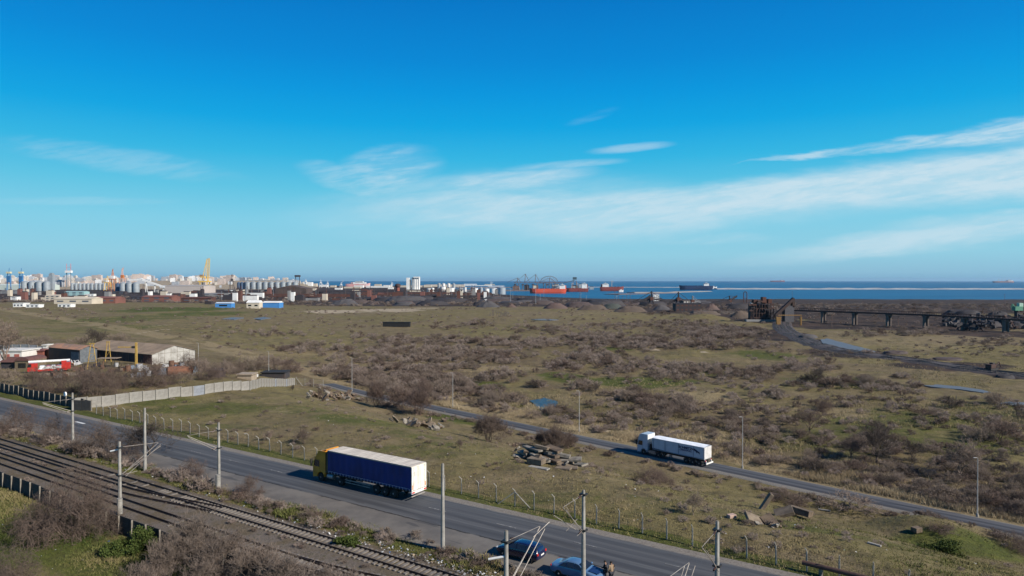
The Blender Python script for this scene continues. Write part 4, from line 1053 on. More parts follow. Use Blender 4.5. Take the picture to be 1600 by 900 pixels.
mat('panel_alt', (0.23, 0.245, 0.27), (0.17, 0.18, 0.20), scale=.8)
c_a = G(113, 641); c_b = G(320, 616); c_c = G(390, 608.5); c_d = G(461, 601)
panel_fence('pale grey precast concrete panel wall running away from the near road past the scrapyard', [c_a, c_b, c_c, c_d], 2.15, pc, post_m)
dk_pan = mat('dark_shaded_panel', (0.060, 0.057, 0.054), (0.035, 0.034, 0.033), scale=.7)  # darkened version of the precast concrete, shade put into the colour
alt = MATS.pop('panel_alt')
panel_fence('dark concrete panel fence along the near road in front of the scrapyard at left', [UN(-205, 64.2), UN(-138, 64.2), (c_a.x, c_a.y)], 2.0, dk_pan, concrete_dark)
rail_f = panel_fence('low dark concrete panel fence on the camera side of the railway, partly behind bushes', [UN(-118, 34.8), UN(-52, 34.8), UN(-20, 34.8)], 1.75, dk_pan, concrete_dark, pw=.07)
MATS['panel_alt'] = alt
# wire gate at the end of the wall
ge = G(463, 601); gate = thing('wire_gate', 'grey wire mesh gate panel with a slanting brace at the end of the precast wall', 'gate', (ge.x, ge.y, Tf(ge.x, ge.y)))
gm = MB(); gm2 = MB(); e2 = G(505, 606)
dv = (Vector((e2.x, e2.y, 0)) - Vector((ge.x, ge.y, 0)))
for k, f_ in enumerate((0, .32, .64, 1.0)):
    q_ = Vector((ge.x, ge.y, 0)) + dv * f_; z = Tf(q_.x, q_.y)
    MB().tube((q_.x, q_.y, z - .2), (q_.x, q_.y, z + 2.5), .06, n=6).build('post', post_m, gate, local=False)
for j in range(26):
    q0 = Vector((ge.x, ge.y, 0)) + dv * (j / 26); q1 = Vector((ge.x, ge.y, 0)) + dv * ((j + 1) / 26); z0, z1 = Tf(q0.x, q0.y), Tf(q1.x, q1.y)
    gm.tube((q0.x, q0.y, z0 + .1), (q0.x, q0.y, z0 + 2.2), .012, n=4)
    for hh in (.1, .8, 1.5, 2.2): gm.tube((q0.x, q0.y, z0 + hh), (q1.x, q1.y, z1 + hh), .014, n=4)
gm.build('wire_mesh', tube_pale, gate, local=False)
gm2.tube((ge.x, ge.y, Tf(ge.x, ge.y) + 2.1), (ge.x + 2.2, ge.y - 1.0, Tf(ge.x + 2, ge.y - 1)), .08, n=6).build('brace', post_m, gate, local=False)

# ------------------------------------------------------------------ rubble: broken slabs, each one a thing
def slab_mesh(r_, L, Wd, H, mtl, jag=.18):
    n = r_.randint(5, 8); pts = []
    for k in range(n):
        t = 2 * math.pi * k / n + r_.uniform(-.2, .2); c_, s_ = math.cos(t), math.sin(t)
        sc2 = 1 / max(abs(c_), abs(s_)) * r_.uniform(1 - jag, 1)
        pts.append((c_ * L / 2 * sc2, s_ * Wd / 2 * sc2))
    vs = [(x, y, -H / 2) for x, y in pts] + [(x * r_.uniform(.93, 1), y * r_.uniform(.93, 1), H / 2 + r_.uniform(-.03, .03)) for x, y in pts]
    fs = [tuple(reversed(range(n))), tuple(range(n, 2 * n))] + [(i, (i + 1) % n, n + (i + 1) % n, n + i) for i in range(n)]
    m_ = MB(); m_._add(vs, fs); return m_
conc_brown = mat('brown_broken_concrete', (0.165, 0.12, 0.08), (0.085, 0.063, 0.045), scale=1.3, bump=.5, bscale=5)
conc_pale = mat('pale_broken_concrete', (0.20, 0.158, 0.112), (0.11, 0.085, 0.062), scale=1.1, bump=.4, bscale=5)
def rubble(seed, cx, cy, n, spread_px, spread_py, size, label, group, mats_, flat=.5, name='concrete_chunk'):
    r_ = random.Random(seed)
    for k in range(n):
        t = r_.gauss(0, .5); px = cx + max(-1, min(1, t)) * spread_px; py = cy + max(-1, min(1, r_.gauss(0, .5))) * spread_py + (px - cx) * .12
        p = G(px, py); L = size * r_.uniform(.5, 1.25); Wd = L * r_.uniform(.35, .8); H = size * r_.uniform(.10, .22)
        o = slab_mesh(r_, L, Wd, H, None).build(name, r_.choice(mats_))
        z = Tf(p.x, p.y); LB = label; tl = r_.uniform(-1, 1) * flat; tl2 = r_.uniform(-1, 1) * flat
        o.location = (p.x, p.y, z + abs(math.sin(tl)) * Wd * .4 + abs(math.sin(tl2)) * L * .35 + H * .3 + r_.uniform(0, .35) * size * .25)
        o.rotation_euler = (tl, tl2, r_.uniform(0, 6.28))
        tag(o, label, 'rubble', group)
rubble(3, 522, 622, 44, 40, 8, 2.1, 'brown concrete chunk in the heap at the left bank end', 'chunks of the left rubble heap', [conc_brown, conc_brown, concrete_dark], .8)
rubble(4, 655, 665, 44, 44, 6, 1.6, 'small upright broken stone in the low rubble row above the blue lorry', 'stones of the low rubble row', [conc_brown, concrete_dark, conc_pale], .9)
rubble(5, 648, 646, 16, 60, 8, .9, 'pale loose stone on the grassy bank between the rubble heaps', 'loose stones on the bank', [conc_pale, conc_brown], .5, 'stone')
rubble(6, 800, 697, 9, 16, 3, .9, 'brown stone at the left foot of the slab pile', 'stones beside the slab pile', [conc_brown, conc_pale], .6, 'stone')
def beam(px, py, z, L, Wd, H, yaw, label, mtl=None, pitch=0, roll=0, name='flat_concrete_block', group=None):
    p = G(px, py); o = slab_mesh(random.Random(int(px * 7 + py)), L, Wd, H, None, .06)
    # rectangular slab
    m_ = MB(); m_.box((0, 0, 0), (L, Wd, H)); o = m_.build(name, mtl or conc_pale, bevel=.04)
    o.location = (p.x, p.y, Tf(p.x, p.y) + H / 2 + z); o.rotation_euler = (roll, pitch, yaw); tag(o, label, 'concrete slab', group); return o
pg = 'slabs of the stacked slab pile'
beam(838, 727, .3, 2.3, 1.4, .75, A1 + .05, 'blocky slab standing on the near left side of the slab pile', conc_pale, group=pg)
pr_ = random.Random(17); pc_ = G(845, 723); uc = D1[0] * pc_.x + D1[1] * pc_.y; nc_ = N1[0] * pc_.x + N1[1] * pc_.y
for ly, cnt in enumerate((9, 7, 6, 4, 2)):
    for k in range(cnt):
        uu = uc + .6 + (4.8 - ly * .8) * (2 * (k + .5) / cnt - 1) + pr_.uniform(-.6, .6); nv = nc_ + 1.3 + pr_.uniform(-1, 1) * (2.6 - .4 * ly); q_ = UN(uu, nv)
        L, Wd, H = pr_.uniform(1.9, 3.9), pr_.uniform(.8, 1.5), pr_.uniform(.22, .42)
        o = MB().box((0, 0, 0), (L, Wd, H)).build('flat_concrete_block', pr_.choice([conc_brown, conc_pale, concrete_dark, conc_brown]), bevel=.03)
        o.location = (q_.x, q_.y, Tf(q_.x, q_.y) + .25 + ly * .46 + pr_.uniform(-.1, .12)); o.rotation_euler = (pr_.uniform(-.2, .2), pr_.uniform(-.16, .16), A1 + pr_.uniform(-.45, .45))
        tag(o, ['half-buried bottom slab', 'low slab', 'middle slab', 'upper slab', 'topmost slab'][ly] + ' in the stacked slab pile', 'concrete slab', pg)
beam(880, 733, .0, 2.2, 1.2, .25, A1 + .2, 'small slab lying flat in the grass at the right foot of the slab pile', conc_pale, group=pg)
beam(815, 716, .1, 2.6, 1.2, .3, A1 + .3, 'low slab at the left foot of the slab pile', concrete_dark, group=pg)
beam(842, 731, -.05, 3.0, .9, .2, A1 + .02, 'thin grey slab half buried in front of the slab pile', concrete, group=pg)
beam(1195, 799, .55, 3.1, .7, .5, A1 + .5, 'upright pale slab sticking up from the right-hand rubble', conc_pale, -1.0, name='concrete_chunk')
beam(1180, 816, .2, 2.3, 1.2, .35, A1 + .8, 'rounded slab leaning at the left of the right-hand rubble', conc_pale, .4, .5, name='concrete_chunk')
beam(1202, 819, .2, 1.6, 1.3, .3, A1 - .6, 'dark slab in the middle of the right-hand rubble', conc_brown, .5, .4, name='concrete_chunk')
beam(1225, 808, .35, 2.2, 1.5, .5, A1 + .3, 'tilted slab with a dark hollow below in the right-hand rubble', conc_pale, -.35, .3, name='concrete_chunk')
beam(1250, 810, .4, 2.7, 1.8, .75, A1 - .15, 'big angular slab at the right end of the right-hand rubble', conc_brown, .1, -.25, name='concrete_chunk')
rubble(8, 1203, 822, 14, 22, 4, .7, 'dark lump of broken concrete among the right-hand rubble slabs', 'lumps in the right-hand rubble', [concrete_dark, conc_brown], .6, 'stone')
beam(1288, 797, .05, 1.6, .2, .2, A1 + .1, 'small pale beam lying in the grass above the right-hand rubble', concrete, name='beam_block')
beam(1366, 852, .0, 1.3, .3, .2, A1 - .3, 'pale scrap lying in the grass at the lower right', concrete, name='scrap_piece')
beam(1432, 845, .1, 1.1, .8, .6, .4, 'brown boulder beside the dark bushy mound at the lower right', conc_brown, name='boulder')
beam(1143, 809, .05, .9, .6, .4, .4, 'pinkish stone left of the right-hand rubble', mat('pink_stone', (.45, .32, .26), (.35, .25, .2)), name='boulder')
rubble(9, 850, 720, 26, 44, 9, 1.5, 'broken brown piece among the beams of the slab pile', 'pieces in the slab pile', [conc_brown, concrete_dark, concrete_dark], .7)
# brown pipe at the lower right
pa = G(1254, 893); pb = G(1345, 918)
pipe = thing('pipe', 'rusty brown pipe on low supports at the bottom right edge', 'pipe', (pa.x, pa.y, Tf(pa.x, pa.y)))
MB().tube((pa.x, pa.y, Tf(pa.x, pa.y) + .8), (pb.x + 4, pb.y - 3, Tf(pb.x, pb.y) + .85), .2, n=12).build('pipe_run', mat('brown_pipe', (.09, .05, .04), (.05, .032, .028)), pipe, smooth=True, local=False)
MB().box((pa.x + 1.2, pa.y - .8, Tf(pa.x, pa.y) + .35), (.25, .3, .8)).build('support', concrete_dark, pipe, local=False)
MB().box((pb.x, pb.y, Tf(pb.x, pb.y) + .35), (.25, .3, .8)).build('support', concrete_dark, pipe, local=False)
# ------------------------------------------------------------------ scrapyard and sheds at the left
def axes(p, q):
    d = (Vector((q[0], q[1], 0)) - Vector((p[0], p[1], 0))); return d.normalized(), d.length
rust_roof = mat('rusty_sheet_roof', (0.36, 0.19, 0.115), (0.17, 0.135, 0.115), scale=.5, bump=.2, stretch=(1, 1, 1))
grey_roof = mat('grey_brown_sheet_roof', (0.25, 0.19, 0.135), (0.17, 0.13, 0.095), scale=.3)
dark_wall = mat('dark_shed_wall', (0.035, 0.036, 0.042), (0.06, 0.045, 0.04), scale=.5)  # shade of the sheds' long sides is put into this dark tone
pale_wall = mat('pale_sheet_wall', (0.40, 0.385, 0.355), (0.27, 0.255, 0.23), scale=.5)
yellow_st = mat('yellow_steel', (0.44, 0.29, 0.07), (0.30, 0.19, 0.06), scale=1.5)
def shed(label, c0, ax_, L, Wd, eave, rise, roofm, wallm, gablem, name='shed', gable_lines=6, open_front=False, zb=None, over=.35):
    """c0 near corner of the right gable, ax_ unit vector to the left along the long side, Wd goes away"""
    ax_ = Vector(ax_).normalized(); bx = Vector((-ax_.y, ax_.x, 0)) * -1
    if bx.y < 0: bx = -bx
    z = Tf(c0[0], c0[1]) - .15 if zb is None else zb
    root = thing(name, label, 'shed', (c0[0], c0[1], z))
    def P(a, b, h): v = ax_ * a + bx * b; return (v.x, v.y, h)
    # walls
    fw = MB(); fw.hexa([P(0, 0, 0), P(L, 0, 0), P(L, .15, 0), P(0, .15, 0), P(0, 0, eave), P(L, 0, eave), P(L, .15, eave), P(0, .15, eave)])
    fw.build('front_wall', wallm, root)
    bw = MB(); bw.hexa([P(0, Wd - .15, 0), P(L, Wd - .15, 0), P(L, Wd, 0), P(0, Wd, 0), P(0, Wd - .15, eave), P(L, Wd - .15, eave), P(L, Wd, eave), P(0, Wd, eave)])
    bw.build('back_wall', wallm, root)
    for a0, mt in ((0.0, gablem), (L, wallm)):
        gm_ = MB(); a1 = a0 + (.15 if a0 == 0 else -.15)
        pts = [(0.15, 0), (Wd - .15, 0), (Wd - .15, eave), (Wd / 2, eave + rise), (.15, eave)]
        vs = [P(a0, b, h) for b, h in pts] + [P(a1, b, h) for b, h in pts]; n = 5
        gm_._add(vs, [tuple(range(n)), tuple(reversed(range(n, 2 * n)))] + [(i, (i + 1) % n, n + (i + 1) % n, n + i) for i in range(n)])
        gb_ = gm_.build('gable_wall', mt, root)
        if a0 == 0 and gable_lines:
            lm = MB()
            for k in range(1, gable_lines + 1):
                b = Wd * k / (gable_lines + 1); h = eave + rise * (1 - abs(b - Wd / 2) / (Wd / 2)) - .1
                lm.hexa([P(-.03, b - .05, .05), P(.0, b - .05, .05), P(.0, b + .05, .05), P(-.03, b + .05, .05), P(-.03, b - .05, h), P(0., b - .05, h), P(0., b + .05, h), P(-.03, b + .05, h)])
            lm.hexa([P(-.03, .2, eave - .05), P(0., .2, eave - .05), P(0., Wd - .2, eave - .05), P(-.03, Wd - .2, eave - .05), P(-.03, .2, eave + .05), P(0., .2, eave + .05), P(0., Wd - .2, eave + .05), P(-.03, Wd - .2, eave + .05)])
            lm.build('frame', concrete_dark, gb_)
    for s in (0, 1):
        rm = MB(); n = int(L / 1.1)
        b0, b1 = (-over, Wd / 2) if s == 0 else (Wd + over, Wd / 2)
        h0 = eave - rise * over / (Wd / 2); h1 = eave + rise
        rm.hexa([P(-over, b0, h0 + .03), P(L + over, b0, h0 + .03), P(L + over, b1, h1 + .03), P(-over, b1, h1 + .03), P(-over, b0, h0 + .13), P(L + over, b0, h0 + .13), P(L + over, b1, h1 + .13), P(-over, b1, h1 + .13)])
        for k in range(n + 1):
            a = L * k / n
            rm.hexa([P(a - .06, b0, h0 + .13), P(a + .06, b0, h0 + .13), P(a + .06, b1, h1 + .13), P(a - .06, b1, h1 + .13), P(a - .06, b0, h0 + .17), P(a + .06, b0, h0 + .17), P(a + .06, b1, h1 + .17), P(a - .06, b1, h1 + .17)])
        rm.build('roof', roofm, root)
    return root, P
g1 = G(237, 570); ax1 = Vector((-.87, .49, 0))
sh1, P1 = shed('long grey-brown roofed shed with a pale sheet gable at its right end', g1, ax1, 37, 14.5, 3.2, 2.1, grey_roof, dark_wall, pale_wall)
dm = MB()
for k in range(9): a = 2 + k * 3.1; dm.hexa([P1(a, -.06, 0), P1(a + .25, -.06, 0), P1(a + .25, 0, 0), P1(a, 0, 0), P1(a, -.06, 3.1), P1(a + .25, -.06, 3.1), P1(a + .25, 0, 3.1), P1(a, 0, 3.1)])
dm.build('post_row', mat('brown_posts', (.12, .08, .06), (.08, .06, .05)), sh1)
dm = MB(); dm.hexa([P1(.1, -.05, 0), P1(4.2, -.05, 0), P1(4.2, 0, 0), P1(.1, 0, 0), P1(.1, -.05, 2.9), P1(4.2, -.05, 2.9), P1(4.2, 0, 2.9), P1(.1, 0, 2.9)]); dm.build('door', mat('rusty_door', (.12, .05, .04), (.07, .035, .03)), sh1)
g2 = G(124.5, 567); sh2, P2 = shed('older shed with a rust-streaked roof, left of the long shed', g2, ax1, 17.5, 5.2, 4.2, 1.0, rust_roof, dark_wall, mat('grey_blue_gable', (.13, .14, .15), (.08, .09, .10)), gable_lines=0)
MB().hexa([P2(0.3, -.06, 0), P2(4.6, -.06, 0), P2(4.6, 0, 0), P2(.3, 0, 0), P2(.3, -.06, 3.4), P2(4.6, -.06, 3.4), P2(4.6, 0, 3.4), P2(.3, 0, 3.4)]).build('door', mat('blue_grey_door', (.12, .15, .18), (.09, .11, .14)), sh2)
# rubble of planks on the ridge behind
def boxy(name, label, cat, px0, px1, ytop, ybase, depth, walls, roofm=None, yaw=None, roof_kind='flat', windows=0, group=None, winm=None, rise=1.0, lift=0, stripes=None):
    """simple building whose front lower edge runs from px0 to px1 at ybase"""
    a = G(px0, ybase); b = G(px1, ybase); Yc = (a.y + b.y) / 2
    W_ = abs(px1 - px0) * Yc / F; H = (ybase - ytop) * Yc / F
    cx = ((px0 + px1) / 2 - 800) * Yc / F
    z = Tf(cx, Yc + depth / 2) - .3
    H = CAMZ - (ytop - 438) * Yc / F - z
    root = thing(name, label, cat, (cx, Yc, z), 0 if yaw is None else yaw, group)
    wl = MB().box((0, depth / 2, H / 2), (W_, depth, H)).build('wall', walls, root)
    rm_ = roofm or walls
    if roof_kind == 'flat':
        r_ = MB().box((0, depth / 2, H + .15), (W_ + .6, depth + .6, .3)).build('roof', rm_, root)
    elif roof_kind == 'gable':     # ridge along x
        r_ = MB().prism([(-.5, H), (depth + .5, H), (depth / 2, H + rise)], 'x', -W_ / 2 - .3, W_ / 2 + .3).build('roof', rm_, root)
    elif roof_kind == 'gable_y':
        r_ = MB().prism([(-W_ / 2 - .3, H), (W_ / 2 + .3, H), (0, H + rise)], 'y', -.3, depth + .3).build('roof', rm_, root)
    elif roof_kind == 'arch':
        r_ = MB().prism([(W_ / 2 * math.cos(t), H + rise * math.sin(t)) for t in np.linspace(0, math.pi, 9)], 'y', -.2, depth + .2).build('roof', rm_, root)
    if windows:
        n = windows; wm_ = winm or glass; fr = None
        rows = max(1, int(H / 3.4)) if H > 5 else 1
        for rr_ in range(rows):
            for k in range(n):
                x = -W_ / 2 + W_ * (k + .5) / n; zz = H * (rr_ + .55) / rows
                if fr is None: fr = MB().box((0, 0, 0), (W_ / n * .5, .12, min(1.6, H / rows * .45))).build('window', wm_, root); o = fr
                else: o = fr.copy(); C.objects.link(o); o.parent = root
                o.location = (x, -.03, zz)
    return root
white_w = mat('whitewashed_wall', (.62, .60, .56), (.5, .48, .44), scale=.6)
orange_w = mat('orange_brown_wall', (.40, .17, .09), (.30, .13, .08), scale=.8)
brick_w = mat('brick_red_wall', (.22, .075, .055), (.15, .06, .05), scale=.5)
boxy('site_building', 'low white building with an arched red-brown shed in front, at the left edge', 'building', -12, 33, 549, 566, 8, white_w, roof_kind='flat', windows=3, winm=mat('red_poster', (.4, .12, .09), (.3, .1, .08)))
boxy('container', 'orange-brown container with a pinkish front, between the white building and the rusty shed', 'container', 66, 80, 548, 561, 5, orange_w)
boxy('brick_annex', 'dark red brick annex left of the orange-brown container', 'annex', 34, 66, 549, 562, 6, brick_w, roofm=mat('maroon_roof', (.14, .05, .045), (.1, .04, .04)))
boxy('arched_shed', 'small brown shed with an arched front and dark doorway beside the fire engine', 'shed', 22, 45, 564, 577, 7, mat('brown_shed_wall', (.17, .13, .08), (.12, .09, .06)), roofm=mat('brown_arch_roof', (.13, .06, .05), (.09, .05, .045)), roof_kind='arch', windows=1, rise=1.0)
boxy('lean_to_shed', 'low maroon roofed lean-to left of the small arched shed', 'shed', 0, 22, 566, 576, 6, dark_wall, roofm=MATS['brown_arch_roof'], roof_kind='gable', rise=1.2)
# grey panel wall behind at the left
a_, b_ = G(-20, 550), G(72, 551)
panel_fence('distant grey concrete panel wall behind the white building at the left edge', [a_, b_], 2.6, mat('blue_grey_panel', (.22, .24, .26), (.15, .165, .18)), post_m, step=3.0)
boxy('store_box', 'small pale box hut at the right end of the distant panel wall', 'hut', 66, 72, 540, 553, 3, white_w)
# fire engine with a long white ladder
redp = mat('fire_engine_red', (.42, .03, .022), (.30, .022, .018), rough=.35, coat=.4)
whp = mat('fire_engine_white', (.72, .72, .72), (.6, .6, .6), rough=.4)
f0 = G(43, 583); f1 = G(111, 579)
fv = Vector((f1.x - f0.x, f1.y - f0.y, 0)); fe = thing('fire_engine', 'red and white fire engine with a long white ladder parked in the yard', 'fire engine', tuple((f0 + f1) / 2), math.atan2(fv.y, fv.x))
fe.location.z = Tf(fe.location.x, fe.location.y); FL = fv.length
MB().prism([(-FL / 2, .6), (-FL / 2 + 2.3, .6), (-FL / 2 + 2.3, 2.8), (-FL / 2 + .35, 2.8), (-FL / 2, 1.7)], 'y', -1.2, 1.2).build('cab', redp, fe, bevel=.06)
MB().prism([(-FL / 2 + .03, 1.75), (-FL / 2 + .33, 2.65), (-FL / 2 + .9, 2.65), (-FL / 2 + .9, 1.75)], 'y', -1.215, -1.2).build('side_window', glass, fe)
MB().prism([(-FL / 2 - .03, 1.72), (-FL / 2 + .27, 2.66), (-FL / 2 + .3, 2.66), (-FL / 2, 1.72)], 'y', -1.1, 1.1).build('windscreen', glass, fe)
MB().box((.6, 0, .85), (FL - 3, 2.3, .6)).build('deck', redp, fe)
for k, x in enumerate(np.linspace(-FL / 2 + 2.9, FL / 2 - 3.4, 4)):
    MB().box((x + .6, -.0, 1.5), (1.5, 2.36, .9)).build('locker', whp if k % 2 == 0 else redp, fe)
    MB().box((x + .6, -1.19, 1.5), (1.2, .04, .65)).build('locker_shutter', mat('grey_shutter', (.45, .45, .45), (.3, .3, .3)), fe)
MB().box((FL / 2 - 1.1, 0, 1.75), (2.1, 2.3, 1.9)).build('rear_cabin', redp, fe, bevel=.05)
for s in (-1, 1):
    lm = MB(); lm.box((0, s * .42, 3.25), (FL - .4, .1, .28)); lm.box((0, s * .42, 2.98), (FL - .4, .06, .06))
    for k in range(14): lm.box((-FL / 2 + .6 + k * (FL - 1.2) / 13, s * .42, 3.1), (.06, .05, .3))
    lm.build('ladder_rail', whp, fe)
lm = MB()
for k in range(26): lm.box((-FL / 2 + .4 + k * (FL - .8) / 25, 0, 3.25), (.05, .8, .05))
lm.build('ladder_rungs', whp, fe)
MB().box((FL / 2 - 1.6, 0, 2.85), (1.2, 1.2, .5)).build('turntable', redp, fe)
for s in (-1, 1): MB().prism([(-2.6, 1.15), (-1.9, 1.15), (-.6, 1.95), (-1.3, 1.95)], 'y', s * 1.2, s * 1.22).build('stripe', whp, fe)
for x in (-FL / 2 + 1.3, FL / 2 - 2.2, FL / 2 - 3.5):
    for s in (-1, 1): wheel(fe, x, s * 1.02, .5, .34, s)
# yellow A-frames and pillar crane
def a_frame(px, ybase, ytop, label, w=1.6):
    p = G(px, ybase); h = CAMZ - (ytop - 438) * p.y / F - p.z
    r_ = thing('yard_frame', label, 'steel frame', (p.x, p.y, Tf(p.x, p.y)))
    for s in (-1, 1): MB().tube((s * w, 0, 0), (s * w * .25, 0, h), .11, n=6).build('leg', yellow_st, r_)
    m_ = MB(); m_.tube((-w * .7, 0, h * .35), (w * .7, 0, h * .35), .05); m_.tube((-w * .5, 0, h * .62), (w * .5, 0, h * .62), .05); m_.tube((-w * .7, 0, h * .35), (w * .5, 0, h * .62), .04); m_.build('bracing', yellow_st, r_)
    MB().box((0, 0, h), (w * 1.1, .3, .25)).build('head_beam', yellow_st, r_); return r_
a_frame(144, 577, 537, 'left yellow A-frame in front of the dark shed opening', 1.4)
a_frame(169, 572, 535, 'right yellow A-frame in front of the long shed', 1.0)
p = G(213, 570); h = CAMZ - (536 - 438) * p.y / F - p.z
cr_ = thing('pillar_crane', 'yellow pillar crane with a horizontal jib in front of the long shed', 'crane', (p.x, p.y, Tf(p.x, p.y)))
MB().box((0, 0, h / 2), (.5, .5, h)).build('pillar', yellow_st, cr_)
MB().box((-2.9, .2, h - 1.4), (5.2, .25, .32)).build('jib', yellow_st, cr_); MB().box((-.6, .1, h - 1.4), (1.4, .5, .6)).build('hoist', steel_dark, cr_)
p = G(170, 574); an = thing('open_canopy', 'flat grey canopy on thin posts in front of the long shed', 'canopy', (p.x, p.y, Tf(p.x, p.y)))
MB().box((0, 0, 2.6), (5.6, 3.2, .15), .1).build('canopy_roof', grey_roof, an)
for x in (-2.4, 2.4):
    for y in (-1.3, 1.3): MB().tube((x, y, 0), (x, y, 2.6), .06).build('post', steel_dark, an)
# yard junk: cars, drums, boxes, rusty tank
p = G(281, 587); tk = thing('storage_tank', 'rusty brown horizontal tank lying behind the precast wall', 'tank', (p.x, p.y, Tf(p.x, p.y)), .45)
MB().lathe((0, 0, 0), [(.6, -3.2), (1.25, -2.8), (1.3, 0), (1.25, 2.8), (.6, 3.2)], 18).build('shell', mat('rust_tank', (.19, .085, .05), (.12, .06, .04), scale=.8), tk, smooth=True)
tk.children[0].rotation_euler = (0, math.pi / 2, 0); tk.children[0].location = (0, 0, 1.3)
for x in (-1.8, 1.8): MB().box((x, 0, .3), (.3, 1.8, .6)).build('cradle', concrete_dark, tk)
r_ = random.Random(21)
junkm = [mat('junk_blue_grey', (.16, .19, .23), (.09, .11, .13)), mat('junk_rust', (.16, .08, .05), (.10, .06, .04)), mat('junk_pale', (.45, .45, .46), (.3, .3, .3)), mat('junk_dark', (.03, .03, .035), (.05, .045, .04)), mat('junk_brown', (.13, .10, .07), (.08, .06, .05))]
jl = ['blue-grey', 'rusty', 'pale', 'black', 'brown']
jspots = [(84, 588), (92, 591), (100, 588), (135, 588), (148, 589), (160, 590), (168, 584), (196, 577), (250, 585), (256, 580), (271, 578), (285, 575), (112, 573), (120, 571), (98, 574), (118, 579), (127, 583), (133, 576), (152, 573), (160, 577), (182, 574), (190, 577), (186, 581), (200, 580), (205, 577), (212, 582), (218, 579), (224, 584), (229, 578), (236, 580), (241, 583), (246, 577), (252, 579), (258, 574), (262, 578), (268, 573), (276, 574), (196, 588), (207, 590), (219, 590), (290, 577), (232, 588), (175, 581), (300, 583), (308, 580)]
for k, (px, py) in enumerate(jspots):
    p = G(px, py); i = r_.randrange(5); m_ = MB(); s = r_.uniform(.8, 1.7)
    kd = k % 3
    if kd == 0:
        m_.hexa([(-s, -.5 * s, 0), (s, -.5 * s, 0), (s, .5 * s, 0), (-s, .5 * s, 0), (-s * .9, -.4 * s, .8 * s), (s * .5, -.4 * s, 1.0 * s), (s * .5, .4 * s, 1.0 * s), (-s * .9, .4 * s, .8 * s)])
        m_.box((s * .9, 0, .4 * s), (.5 * s, .7 * s, .35 * s)); nm, ct, ds = 'scrap_machine', 'machine', 'scrapped machine'
    elif kd == 1:
        for q_ in range(5): m_.tube((r_.uniform(-s, s), r_.uniform(-.4, .4), r_.uniform(.1, .4)), (r_.uniform(-s, s), r_.uniform(-.4, .4), r_.uniform(.3, 1.4) * s), r_.uniform(.08, .22), n=7)
        m_.box((0, 0, .3 * s), (s * 1.2, .8, .5 * s), .3, ry=.2); nm, ct, ds = 'scrap_heap', 'scrap', 'heap of scrap metal'
    else:
        m_.tube((0, 0, 0), (0, 0, 1.1 * s), .5 * s, n=12); m_.tube((0, 0, 1.1 * s), (0, 0, 1.15 * s), .52 * s, .52 * s, 12); m_.box((.9 * s, 0, .35 * s), (.8 * s, .7 * s, .7 * s)); nm, ct, ds = 'scrap_drum', 'drum', 'drum with a crate'
    o = m_.build(nm, junkm[i]); o.location = (p.x, p.y, Tf(p.x, p.y) - .05); o.rotation_euler = (0, 0, r_.uniform(0, 6))
    where = 'by the fire engine' if px < 140 else 'under the yellow frames' if px < 180 else 'in front of the long shed' if px < 235 else 'by the white gable' if px < 270 else 'behind the precast wall'
    tag(o, f'{jl[i]} {ds} lying {where}', ct, 'scrap in the yard')
# broken huts further right behind the wall
boxy('hut', 'dark sagging hut with a white door sheet behind the bushes left of the wall', 'hut', 324, 342, 580, 590, 4, mat('maroon_grey_wall', (.10, .07, .07), (.06, .05, .05)), windows=0)
boxy('hut', 'low pale sandy hut just behind the precast wall', 'hut', 370, 392, 586.5, 592, 4, mat('sandy_wall', (.33, .27, .20), (.25, .2, .15)))
boxy('shelter', 'black roofed shelter behind the far end of the precast wall', 'shelter', 408, 444, 583, 589.5, 5, dark_wall, roofm=mat('tar_roof', (.02, .02, .022), (.03, .03, .03)))
o = beam(398, 590, .2, 1.8, 1.1, .8, .1, 'small white crate beside the sandy hut', white_w, name='crate')
p = G(338, 588); o = MB().box((0, 0, 1.2), (1.1, .1, 2.2)).build('door_sheet', white_w); o.location = (p.x, p.y, p.z); tag(o, 'white sheet leaning against the sagging hut', 'sheet')
# structures on the plain
boxy('container_row', 'long black container standing alone in the middle of the plain', 'container', 598, 640, 504, 511, 4, mat('black_container', (.010, .010, .011), (.02, .02, .02)))
ruin = mat('ruin_concrete', (.15, .125, .095), (.10, .08, .06))
p = G(780, 494); ru = thing('ruined_frame', 'ruined brown concrete frame with stubby posts at the far side of the plain', 'ruin', (p.x, p.y, Tf(p.x, p.y)))
m_ = MB()
for k, (x, h, w) in enumerate([(-14, 3.5, 1.2), (-9.5, 7, 3), (-4, 4, 1), (-1, 4, 1), (2, 4.2, 1), (6, 3.2, 4), (10, 5, 5), (14, 4, 1.4)]): m_.box((x * .6, 0, h / 2), (w * .6, 2, h * .9)); 
m_.build('post_group', ruin, ru); MB().box((-.5, 0, 3.9), (6, 1.6, .6)).build('lintel', ruin, ru)
# ------------------------------------------------------------------ the port, the shore and the city far behind
def GP(px, py, z=None):
    return G(px, py)
def fz(p): return Tf(p[0], p[1])
def X_at(px, Y): return (px - 800) / F * Y
def Z_at(py, Y): return CAMZ - (py - 438) * Y / F
silo_m = mat('galvanised_silo', (.34, .37, .39), (.26, .285, .30), scale=.05, metal=.2, rough=.5)
silo_w = mat('pale_silo', (.62, .60, .56), (.50, .48, .44), scale=.04)
rust_st = mat('rust_brown_steel', (.115, .050, .035), (.07, .035, .028), scale=.1)
dark_st = mat('port_dark_steel', (.035, .032, .036), (.055, .04, .04), scale=.1)
crane_y = mat('crane_yellow', (.72, .46, .09), (.6, .38, .08), scale=.1)
crane_o = mat('crane_orange', (.50, .17, .04), (.4, .13, .04), scale=.1)
crane_b = mat('crane_blue', (.04, .16, .34), (.03, .11, .25), scale=.1)
lattice = mat('brown_lattice', (.17, .11, .09), (.11, .075, .065), scale=.1)
